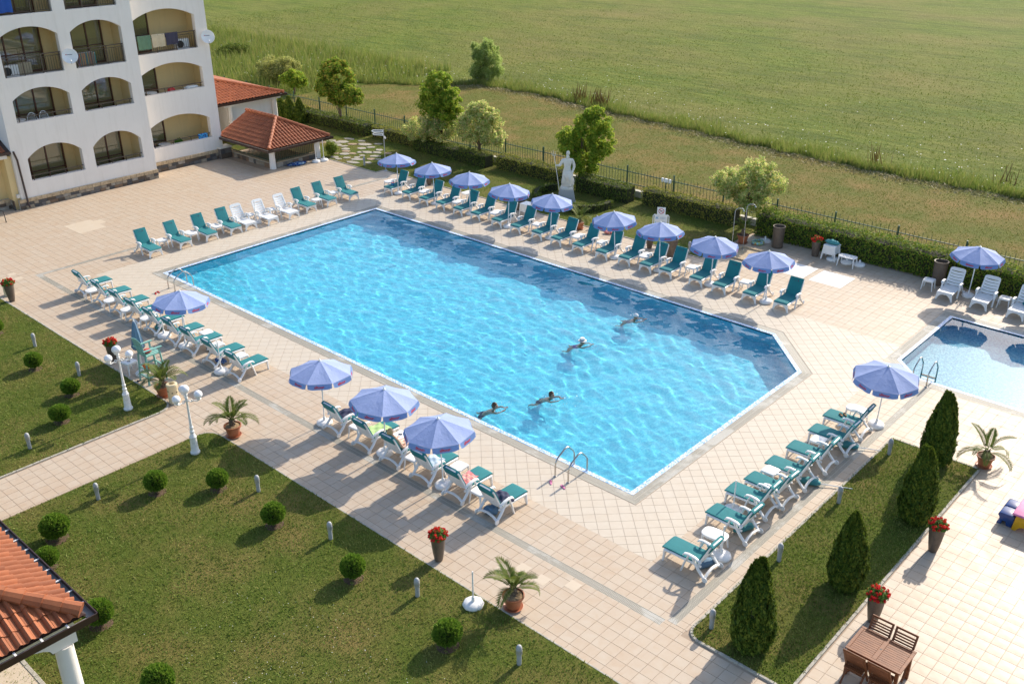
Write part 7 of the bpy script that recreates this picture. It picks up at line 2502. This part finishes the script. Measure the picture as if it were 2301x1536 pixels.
def ac_unit(label, x, y, z):
    t = thing('air_conditioner', label, 'air conditioner', (x, y, z), 0, 'outdoor air conditioner units')
    MB().box(-.15, .15, -.42, .42, 0.05, .6).build('casing', M['bare_plastic'], t, bevel=.015, seg=2)
    MB().prism([(-.14 + .21 * math.cos(u), .32 + .21 * math.sin(u)) for u in np.linspace(0, 2 * PI, 24, endpoint=False)], .151, .156, ax=0).build('fan_grille', M['black'], t)
    for sy in (-1, 1):
        MB().box(-.13, .13, sy * .3 - .03, sy * .3 + .03, 0, .05).build('foot', M['black'], t)
ac_unit('air conditioner on the second-floor balcony at the left edge', XF - .75, .95, 6.42)
ac_unit('air conditioner behind the towels on the right second-floor balcony', XR - .7, 11.1, 6.45)
MBox = MB().box(XF - 1.3, XF - 1.0, 1.5, 2.2, 6.42, 7.0).build('wall_cabinet', M['beige_towel'], bevel=.01)
tag(MBox, 'beige cabinet beside the air conditioner on the left balcony', 'cabinet')
def hang(label, mat, x, y0, y1, ztop, lo, seed, group='towels hung on the railings'):
    """towel folded over a rail at height ztop"""
    g = np.random.default_rng(seed)
    n = 14
    vs = []
    prof = [(.035, -lo), (.04, -lo * .5), (.042, -.05), (.03, .012), (0, .03), (-.03, .012), (-.042, -.05), (-.045, -lo * .35)]
    for j in range(n + 1):
        y = y0 + (y1 - y0) * j / n
        for (dx, dz) in prof:
            vs.append((x + dx + .012 * math.sin(j * 1.3 + seed), y, ztop + dz + .012 * math.sin(j * .9 + seed) * (dz < -.1)))
    k = len(prof)
    fs = [(j * k + i, (j + 1) * k + i, (j + 1) * k + i + 1, j * k + i + 1) for j in range(n) for i in range(k - 1)]
    o = MB().add(vs, fs).build('hanging_towel', M[mat], smooth=True, angle=70)
    return tag(o, label, 'towel', group)
xr = XR - .12
hang('dusty green towel on the right second-floor railing', 'dk_green_towel', xr, 8.15, 8.95, 7.52, .72, 1)
hang('beige towel on the right second-floor railing', 'beige_towel', xr, 9.0, 9.8, 7.52, .66, 2)
hang('dark violet towel on the right second-floor railing', 'violet_towel', xr, 9.85, 10.6, 7.52, .62, 3)
hang('blue printed beach towel on the right ground-floor rail', 'blue_animal', xr, 11.0, 11.6, 1.63, .3, 4)
hang('bright blue towel on the third-floor railing at the left edge', 'blue_dark_towel', XF - .12, .45, 1.5, 10.4, .85, 5)
hang('multicoloured towel on a drying rack behind the second-floor railing', 'rainbow', XF - .5, 4.4, 5.35, 7.15, .62, 6)
def pchair(label, x, y, z, rz):
    t = thing('plastic_chair', label, 'chair', (x, y, z), rz, 'white plastic balcony chairs')
    MB().box(-.22, .22, -.22, .22, .4, .43).build('seat', M['bare_plastic'], t, bevel=.01)
    for sx in (-1, 1):
        for sy in (-1, 1):
            MB().bar((sx * .2, sy * .2, .4), (sx * .25, sy * .25, 0), .035, .035).build('leg', M['bare_plastic'], t)
    b = MB()
    arc = [(-.27 * math.cos(u), .45 + .48 * math.sin(u)) for u in np.linspace(0.0, PI, 13)]
    b.tube([(-.22 - .08 * (z_ - .45), y_, z_) for y_, z_ in arc], .022, 6)
    b.build('back_frame', M['bare_plastic'], t, smooth=True)
    for k in range(7):
        a = R(30 + 20 * k)
        MB().bar((-.21, 0 + .02 * (k - 3), .45), (-.25, -.25 * math.cos(a), .45 + .44 * math.sin(a)), .012, .02, (1, 0, 0)).build('back_spoke', M['bare_plastic'], t)
pchair('left white plastic chair on the first-floor balcony', XF - .62, 1.6, 3.62, 0)
pchair('right white plastic chair on the first-floor balcony', XF - .62, 2.25, 3.62, .2)
def btable(label, x, y, z, h=.7, r_=.35):
    t = thing('balcony_table', label, 'table', (x, y, z), 0, 'white balcony tables')
    MB().lathe([(0, h - .03), (r_, h - .03), (r_, h), (0, h)], 24).build('table_top', M['bare_plastic'], t)
    for k in range(4):
        a = k * PI / 2 + .4
        MB().bar((r_ * .6 * math.cos(a), r_ * .6 * math.sin(a), h - .03), (r_ * .85 * math.cos(a), r_ * .85 * math.sin(a), 0), .03, .03).build('leg', M['bare_plastic'], t)
btable('white table at the left end of the first-floor balcony', XF - .7, .85, 3.62, .72)
btable('white round table on the right ground-floor balcony', XR - .7, 9.1, .62, .72)
btable('white round table on the right first-floor balcony', XR - .7, 8.75, 3.62, .74)
o = bundle('float_chair', 'red rounded object behind the right first-floor rail', 'red_plastic', XR - .6, 10.0, 4.0, .15, .28, .25, 31, 'float')
bundle('white_cloth', 'crumpled white and silver cloth on the right first-floor parapet', 'white_cloth', XR - .3, 11.1, 4.32, .12, .4, .08, 32, 'cloth')
bundle('green_float', 'lime green inflatable behind the right ground-floor rail', 'leaf_ball', XR - .6, 9.95, 1.05, .12, .28, .25, 33, 'float')
bundle('balcony_bag', 'dark bag at the left end of the right ground-floor balcony', 'navy', XR - .5, 8.3, 1.1, .15, .14, .18, 34, 'bag')
t = thing('drying_rack', 'white folding clothes rack on the second-floor balcony', 'clothes rack', (XF - .5, 4.85, 6.42))
MB().bar((0, -.5, .73), (0, .5, .73), .02, .02).bar((-.25, -.5, .73), (-.25, .5, .73), .02, .02).build('rack_top', M['bare_plastic'], t)
for sy in (-1, 1):
    MB().bar((.1, sy * .45, 0), (-.3, sy * .45, .73), .02, .02).build('leg', M['bare_plastic'], t)
    MB().bar((-.35, sy * .45, 0), (.05, sy * .45, .73), .02, .02).build('leg', M['bare_plastic'], t)

# dark handrail at the left edge of the deck
t = thing('stair_rail', 'dark metal stair handrail at the left edge of the deck', 'handrail', (-11.97, -1.64, 0))
MB().tube([(.0, .0, 0), (-.05, 0, .55), (-.6, -.6, .95)], .025, 8).build('rail', M['black'], t, smooth=True)
MB().tube([(-.6, -.6, 0), (-.6, -.6, .95)], .022, 8).build('post', M['black'], t, smooth=True)

# ------------------------------------------------------------------ people
def skin_mesh(name, joints, bones, root, mat, parent, sub=2):
    """joints: name -> (pos, radius or (rx, ry)); bones: pairs of names"""
    keys = list(joints)
    idx = {k: i for i, k in enumerate(keys)}
    me = bpy.data.meshes.new(name)
    me.from_pydata([tuple(joints[k][0]) for k in keys], [(idx[a], idx[b]) for a, b in bones], [])
    o = bpy.data.objects.new(name, me)
    COL.objects.link(o)
    o.modifiers.new('skin', 'SKIN')
    if not me.skin_vertices:
        bpy.context.view_layer.objects.active = o
        bpy.ops.mesh.customdata_skin_add()
    for k in keys:
        r_ = joints[k][1]
        sv = me.skin_vertices[0].data[idx[k]]
        sv.radius = r_ if isinstance(r_, tuple) else (r_, r_)
        sv.use_root = (k == root)
    m = o.modifiers.new('sub', 'SUBSURF')
    m.levels = m.render_levels = sub
    bpy.context.view_layer.update()
    dg = bpy.context.evaluated_depsgraph_get()
    nm = bpy.data.meshes.new_from_object(o.evaluated_get(dg))
    bpy.data.objects.remove(o)
    nm.polygons.foreach_set('use_smooth', [True] * len(nm.polygons))
    nm.materials.clear()
    nm.materials.append(mat)
    nm.name = name
    return link(bpy.data.objects.new(name, nm), parent)

def hand(J, Bn, tag_, wrist, dirv, side, pal=0.0):
    """five fingers rooted in the palm; dirv: pointing direction, side: towards the thumb"""
    d, s = Vector(dirv).normalized(), Vector(side).normalized()
    s = (s - d * s.dot(d)).normalized()
    nrm = d.cross(s)
    w = Vector(wrist)
    J[tag_ + 'palm'] = (w + d * 0.05, (0.034, 0.017))
    Bn.append((tag_ + 'wrist', tag_ + 'palm'))
    for k, (off, ln) in enumerate([(.028, .068), (.010, .078), (-.009, .072), (-.027, .056)]):
        b = w + d * .09 + s * off
        J[f'{tag_}k{k}'] = (b, .0095)
        J[f'{tag_}m{k}'] = (b + d * ln * .55 + nrm * .006, .0085)
        J[f'{tag_}t{k}'] = (b + d * ln + nrm * .02, .007)
        Bn += [(tag_ + 'palm', f'{tag_}k{k}'), (f'{tag_}k{k}', f'{tag_}m{k}'), (f'{tag_}m{k}', f'{tag_}t{k}')]
    b = w + d * .035 + s * .04
    J[tag_ + 'th0'] = (b, .011)
    J[tag_ + 'th1'] = (b + (d * .7 + s * .6).normalized() * .05, .009)
    Bn += [(tag_ + 'palm', tag_ + 'th0'), (tag_ + 'th0', tag_ + 'th1')]

def head(parent, c, look, up, skin, hair, hat=None, hr=0.5):
    """egg-shaped head with nose, eyes, mouth, ears and hair; returns parts under parent"""
    f, u = Vector(look).normalized(), Vector(up).normalized()
    u = (u - f * u.dot(f)).normalized()
    s = f.cross(u)
    m3 = Matrix((f, s, u)).transposed()
    c = Vector(c)
    n1, n2 = 12, 18
    vs = []
    for i in range(n1 + 1):
        th = PI * i / n1
        for j in range(n2):
            a = 2 * PI * j / n2
            x, y, z = math.sin(th) * math.cos(a), math.sin(th) * math.sin(a), math.cos(th)
            jaw = 1 - 0.22 * max(0, -z)
            px, py, pz = x * .095 * (1 if x < 0 else jaw), y * .075 * jaw, z * .118
            if x > .8 and -.25 < z < .15: px += .022 * max(0, 1 - abs(y) * 3.2)
            if x > .8 and -.55 < z < -.4: px += .006
            vs.append(c + m3 @ Vector((px, py, pz)))
    fs = [(i * n2 + j, (i + 1) * n2 + j, (i + 1) * n2 + (j + 1) % n2, i * n2 + (j + 1) % n2) for i in range(n1) for j in range(n2)]
    h_ = MB().add(vs, fs)
    for sg in (-1, 1):
        h_.cbox(c + m3 @ Vector((-.005, sg * .078, -.01)), (.035, .016, .055), m3)
    h_.build('head', skin, parent, smooth=True, angle=70)
    for sg in (-1, 1):
        MB().cbox(c + m3 @ Vector((.083, sg * .03, .012)), (.012, .022, .01), m3).build('eye', M['dark_mark'], parent)
    MB().cbox(c + m3 @ Vector((.088, 0, -.055)), (.008, .04, .008), m3).build('mouth', M['red_curtain'], parent)
    if hair:
        vs = []
        for i in range(9):
            th = (PI * .62) * i / 8
            for j in range(n2):
                a = 2 * PI * j / n2
                lim = 1.0 if math.cos(a) < .3 else (.62 if math.cos(a) < .75 else .5)
                t_ = th * lim
                x, y, z = math.sin(t_) * math.cos(a), math.sin(t_) * math.sin(a), math.cos(t_)
                k = 1.1 + .03 * math.sin(7 * a + 3 * i)
                vs.append(c + m3 @ Vector((x * .1 * k - .004, y * .08 * k, z * .123 * k)))
        fs = [(i * n2 + j, (i + 1) * n2 + j, (i + 1) * n2 + (j + 1) % n2, i * n2 + (j + 1) % n2) for i in range(8) for j in range(n2)]
        MB().add(vs, fs).build('hair', hair, parent, smooth=True, angle=70)
    if hat == 'cap':
        vs = []
        for i in range(7):
            th = (PI * .5) * i / 6
            for j in range(n2):
                a = 2 * PI * j / n2
                vs.append(c + m3 @ Vector((math.sin(th) * math.cos(a) * .112, math.sin(th) * math.sin(a) * .092, .03 + math.cos(th) * .11)))
        fs = [(i * n2 + j, (i + 1) * n2 + j, (i + 1) * n2 + (j + 1) % n2, i * n2 + (j + 1) % n2) for i in range(6) for j in range(n2)]
        MB().add(vs, fs).build('bathing_cap', M['white_cloth'], parent, smooth=True, angle=80)
    if hat == 'sun':
        for nm, prof, mt in [('sun_hat', [(.105, .05), (.1, .12), (.085, .15), (0, .155)], 'white_cloth'), ('hat_band', [(.107, .055), (.106, .085)], 'black'), ('hat_brim', [(.1, .055), (.16, .04), (.162, .046), (.1, .062)], 'white_cloth')]:
            b = MB().lathe(prof, 20)
            b.v = [tuple(c + m3 @ Vector(v)) for v in b.v]
            b.build(nm, M[mt], parent, smooth=True, angle=60)

def swimmer(label, hx, hy, az, skin, hair, hat, suit, legs=1.0, sk='skin'):
    """breaststroke: head above the water, body just below the surface, arms forward, legs kicking"""
    t = thing('person', label, 'person', (hx, hy, -0.1), az, 'swimmers in the big pool')
    t.scale = (.97, .97, .97)
    t.rotation_euler = (0, R(-33), az)
    # local: swimming towards +x, head at origin about 0.1 above the water
    J = {'pelvis': ((-.62, 0, -.16), (.13, .1)), 'waist': ((-.45, 0, -.12), (.12, .09)), 'chest': ((-.27, 0, -.07), (.15, .1)), 'neck0': ((-.13, 0, -.01), (.075, .06)), 'neck': ((-.06, 0, .06), .052), 'skull': ((-.02, 0, .11), .05)}
    Bn = [('pelvis', 'waist'), ('waist', 'chest'), ('chest', 'neck0'), ('neck0', 'neck'), ('neck', 'skull')]
    for sg, n in ((1, 'l'), (-1, 'r')):
        J[n + 'sh'] = ((-.18, sg * .17, -.04), .06)
        J[n + 'el'] = ((.05, sg * .25, -.07), .043)
        J[n + 'wrist'] = ((.22, sg * .12, -.09), .029)
        Bn += [('chest', n + 'sh'), (n + 'sh', n + 'el'), (n + 'el', n + 'wrist')]
        hand(J, Bn, n, J[n + 'wrist'][0], (.95, -sg * .25, 0.02), (0, -sg, 0))
        J[n + 'hip'] = ((-.72, sg * .1, -.17), .09)
        J[n + 'kn'] = ((-.86, sg * .30, -.28), .062)
        J[n + 'an'] = ((-1.1, sg * (.28 if sg > 0 else .2), -.3), .038)
        J[n + 'to'] = ((-1.2, sg * (.38 if sg > 0 else .26), -.3), .028)
        Bn += [('pelvis', n + 'hip'), (n + 'hip', n + 'kn'), (n + 'kn', n + 'an'), (n + 'an', n + 'to')]
    body = skin_mesh('body', J, Bn, 'pelvis', M[sk], t)
    head(t, (.03, 0, .17), (1, 0, -.6), (.5, 0, 1), M[sk], hair, hat)
    if suit == 'trunks':
        S_ = {'pelvis': ((-.6, 0, -.16), (.15, .115)), 'waist': ((-.5, 0, -.135), (.14, .105))}
        Bs = [('pelvis', 'waist')]
        for sg, n in ((1, 'l'), (-1, 'r')):
            S_[n + 'hip'] = ((-.72, sg * .1, -.17), .105)
            S_[n + 'kn'] = ((-.84, sg * .19, -.19), .09)
            Bs += [('pelvis', n + 'hip'), (n + 'hip', n + 'kn')]
        skin_mesh('swim_trunks', S_, Bs, 'pelvis', M['navy'], t)
    else:
        S_ = {'pelvis': ((-.72, 0, -.17), (.17, .14)), 'waist': ((-.45, 0, -.12), (.155, .125)), 'chest': ((-.26, 0, -.07), (.185, .135))}
        skin_mesh('swimsuit', S_, [('pelvis', 'waist'), ('waist', 'chest')], 'pelvis', M[suit], t)
    for o in t.children:
        o.cycles.is_caustics_receiver = True
    return t
M['suit_purple'] = mat_cloth('purple_swimsuit', (.16, .02, .22))
M['suit_blue'] = mat_cloth('dark_blue_swimsuit', (.02, .03, .1))
swimmer('swimmer in a white bathing cap near the far side of the pool', 18.12, 9.81, R(12), 'skin', None, 'cap', 'suit_blue')
swimmer('swimmer in a white sun hat with a black band', 17.96, 6.69, R(10), 'skin', M['hair_brown'], 'sun', 'suit_purple')
swimmer('swimmer in navy trunks in the middle of the near half', 19.72, 2.84, R(5), 'skin', M['hair_brown'], None, 'trunks')
swimmer('brown-haired swimmer close to the near pool edge', 18.82, 1.07, R(28), 'skin', M['hair_brown'], None, 'trunks')

M['foam'] = plain('white_water_foam', (.85, .88, .9), .3)
for k, (sx_, sy_) in enumerate(SWIM):
    n_ = 60
    c_ = np.stack([sx_ + RNG.normal(0.1, .38, n_), sy_ + RNG.normal(0, .3, n_), -0.03 + np.abs(RNG.normal(0, .035, n_))], 1)
    d_ = RNG.normal(0, 1, (n_, 3)); d_[:, 2] = 1
    o = arr_mesh('water_splash', leaf_quads(c_, d_, np.full(n_, .035), .7, .3), np.arange(4 * n_).reshape(-1, 4), M['foam'])
    tag(o, ['white splashes around the swimmer in the bathing cap', 'white splashes around the swimmer in the sun hat', 'white splashes around the swimmer in navy trunks', 'white splashes around the swimmer near the pool edge'][k], 'splash', kind='stuff')

# woman lying on the third of the six near loungers
px, py, rz = POSES[('six', 2)]
W_ = thing('person', 'blond woman in a navy and white swimsuit lying on a lounger', 'person', (px, py, 0), rz)
def onb(t_, y=0, n=.12):
    p = BACK0 + BU * t_ + BN * n
    return Vector((p.x, y, p.z))
J = {'pelvis': ((.86, 0, .50), (.15, .1)), 'waist': (onb(.14, 0, .16), (.125, .095)), 'chest': (onb(.36, 0, .165), (.14, .105)), 'neck0': (onb(.52, 0, .15), (.07, .06)), 'neck': (onb(.58, 0, .15), .05), 'skull': (onb(.64, 0, .15), .05)}
Bn = [('pelvis', 'waist'), ('waist', 'chest'), ('chest', 'neck0'), ('neck0', 'neck'), ('neck', 'skull')]
for sg, n in ((1, 'l'), (-1, 'r')):
    J[n + 'sh'] = (onb(.46, sg * .17, .15), .058)
    J[n + 'el'] = ((.98, sg * .31, .60), .042)
    J[n + 'wrist'] = ((.76, sg * .27, .62), .03)
    Bn += [('chest', n + 'sh'), (n + 'sh', n + 'el'), (n + 'el', n + 'wrist')]
    hand(J, Bn, n, J[n + 'wrist'][0], (-1, -sg * .2, -.05), (0, -sg, 0))
    J[n + 'hip'] = ((.78, sg * .09, .5), .095)
    J[n + 'kn'] = ((.4, sg * .12, .55 if sg > 0 else .5), .065)
    J[n + 'an'] = ((.06, sg * .11, .455), .042)
    J[n + 'to'] = ((-.03, sg * .13, .54), .032)
    Bn += [('pelvis', n + 'hip'), (n + 'hip', n + 'kn'), (n + 'kn', n + 'an'), (n + 'an', n + 'to')]
skin_mesh('body', J, Bn, 'pelvis', M['skin_pale'], W_)
S_ = {'pelvis': ((.84, 0, .505), (.165, .115)), 'waist': (onb(.14, 0, .165), (.138, .108)), 'chest': (onb(.38, 0, .17), (.15, .118))}
skin_mesh('swimsuit', S_, [('pelvis', 'waist'), ('waist', 'chest')], 'pelvis', M['swimsuit'], W_)
head(W_, tuple(onb(.72, 0, .16)), (-1, .15, .5), (.45, 0, .9), M['skin_pale'], M['hair_blond'])
t = thing('sunglasses', 'black sunglasses on the table beside the blond woman', 'sunglasses', (18.3, -2.6, .432), .5)
MB().cbox((-.03, 0, .014), (.05, .03, .024)).cbox((.03, 0, .014), (.05, .03, .024)).build('frame', M['black'], t)

# ------------------------------------------------------------------ statue of a bearded man with a trident
T_ = thing('garden_statue', 'white stone statue of a bearded man holding a trident on a granite plinth', 'statue', (6.55, 19.6, 0), R(-48))
T_.scale = (1.13, 1.13, 1.13)
# local: faces +x (towards the viewer after rotation)
def frustum(b, z0, z1, a, c, q=8):
    b.lathe([(a, z0), (c, z1)], 4, ph=PI / 4)
fm = MB(); frustum(fm, 0, .58, .58, .42)
fm.build('plinth', M['granite'], T_, bevel=.02)
rk = MB()
n1, n2 = 12, 20
vs = []
for i in range(n1 + 1):
    th = PI * i / n1
    for j in range(n2):
        a = 2 * PI * j / n2
        d = (math.sin(th) * math.cos(a), math.sin(th) * math.sin(a), math.cos(th))
        q = 1 + .14 * math.sin(7 * d[0] + 4 * d[2]) * math.cos(6 * d[1] + 2) + .07 * math.sin(13 * d[1] + 11 * d[2])
        vs.append((d[0] * .27 * q - .02, d[1] * .29 * q + .05, .58 + .3 + max(-.3, d[2] * .38 * q)))
rk.add(vs, [(i * n2 + j, (i + 1) * n2 + j, (i + 1) * n2 + (j + 1) % n2, i * n2 + (j + 1) % n2) for i in range(n1) for j in range(n2)])
rk.lathe([(.3, .58), (.31, .62), (.28, .7)], 20)
rk.build('rock', M['stone_white'], T_, smooth=True, angle=70)
b0 = .62
J = {'pelvis': ((0, 0, b0 + .78), (.13, .1)), 'waist': ((.0, .0, b0 + .94), (.12, .095)), 'chest': ((.02, .02, b0 + 1.18), (.165, .115)), 'neck0': ((.02, .02, b0 + 1.36), (.08, .07)), 'neck': ((.03, .02, b0 + 1.43), .06), 'skull': ((.035, .02, b0 + 1.52), .06),
     'rsh': ((.02, -.21, b0 + 1.29), .07), 'rel': ((.06, -.34, b0 + 1.05), .055), 'rwrist': ((.22, -.5, b0 + 1.1), .036),
     'lsh': ((.0, .24, b0 + 1.28), .07), 'lel': ((-.04, .33, b0 + 1.0), .055), 'lwrist': ((.1, .24, b0 + .76), .036),
     'rhip': ((.02, -.1, b0 + .7), .105), 'rkn': ((.16, -.15, b0 + .38), .075), 'ran': ((.06, -.16, b0 + .08), .048), 'rto': ((.2, -.18, b0 + .04), .036),
     'lhip': ((.02, .1, b0 + .7), .105), 'lkn': ((.3, .12, b0 + .52), .078), 'lan': ((.26, .13, b0 + .2), .05), 'lto': ((.38, .14, b0 + .15), .036)}
Bn = [('pelvis', 'waist'), ('waist', 'chest'), ('chest', 'neck0'), ('neck0', 'neck'), ('neck', 'skull'), ('chest', 'rsh'), ('rsh', 'rel'), ('rel', 'rwrist'), ('chest', 'lsh'), ('lsh', 'lel'), ('lel', 'lwrist'),
      ('pelvis', 'rhip'), ('rhip', 'rkn'), ('rkn', 'ran'), ('ran', 'rto'), ('pelvis', 'lhip'), ('lhip', 'lkn'), ('lkn', 'lan'), ('lan', 'lto')]
hand(J, Bn, 'l', J['lwrist'][0], (.5, -.3, -.75), (.6, .1, .3))
J = {k: (p, tuple(1.28 * q for q in r_) if isinstance(r_, tuple) else 1.28 * r_) for k, (p, r_) in J.items()}
J['rfist'] = ((.26, -.54, b0 + 1.11), .045)
Bn.append(('rwrist', 'rfist'))
skin_mesh('figure', J, Bn, 'pelvis', M['stone_white'], T_)
head(T_, (.05, .02, b0 + 1.6), (1, -.25, -.05), (0, 0, 1), M['stone_white'], M['stone_white'])
bd_ = MB()
n1, n2 = 8, 12
vs = []
for i in range(n1 + 1):
    th = PI * i / n1
    for j in range(n2):
        a = 2 * PI * j / n2
        vs.append((.12 + .05 * math.sin(th) * math.cos(a), .0 + .06 * math.sin(th) * math.sin(a), b0 + 1.48 + .1 * math.cos(th)))
bd_.add(vs, [(i * n2 + j, (i + 1) * n2 + j, (i + 1) * n2 + (j + 1) % n2, i * n2 + (j + 1) % n2) for i in range(n1) for j in range(n2)]).build('beard', M['stone_white'], T_, smooth=True)
cl = MB()
vs = []
for i in range(14):
    z = b0 + .82 - i * .05
    for j in range(16):
        a = 2 * PI * j / 16
        r_ = .15 + .05 * math.sin(i * .4) + .025 * math.sin(5 * a + i * .5)
        vs.append((.06 + r_ * 1.05 * math.cos(a) + .008 * i, .04 + r_ * math.sin(a) * 1.15, z))
cl.add(vs, [(i * 16 + j, (i + 1) * 16 + j, (i + 1) * 16 + (j + 1) % 16, i * 16 + (j + 1) % 16) for i in range(13) for j in range(16)]).build('drapery', M['stone_white'], T_, smooth=True, angle=70)
tr = MB().tube([(.30, -.36, b0 - .02), (.26, -.54, b0 + 1.11), (.24, -.62, b0 + 1.55)], .016, 8)
p0, d_ = Vector((.24, -.62, b0 + 1.55)), Vector((-.02, -.07, .4)).normalized()
sd = Vector((.3, 1, 0)).normalized()
tr.tube([p0, p0 + d_ * .26], [.014, .006], 6)
for sg in (-1, 1):
    tr.tube([p0, p0 + sd * sg * .07 + d_ * .03, p0 + sd * sg * .085 + d_ * .1, p0 + sd * sg * .08 + d_ * .22], [.012, .012, .012, .005], 6)
tr.build('trident', M['stone_white'], T_, smooth=True)
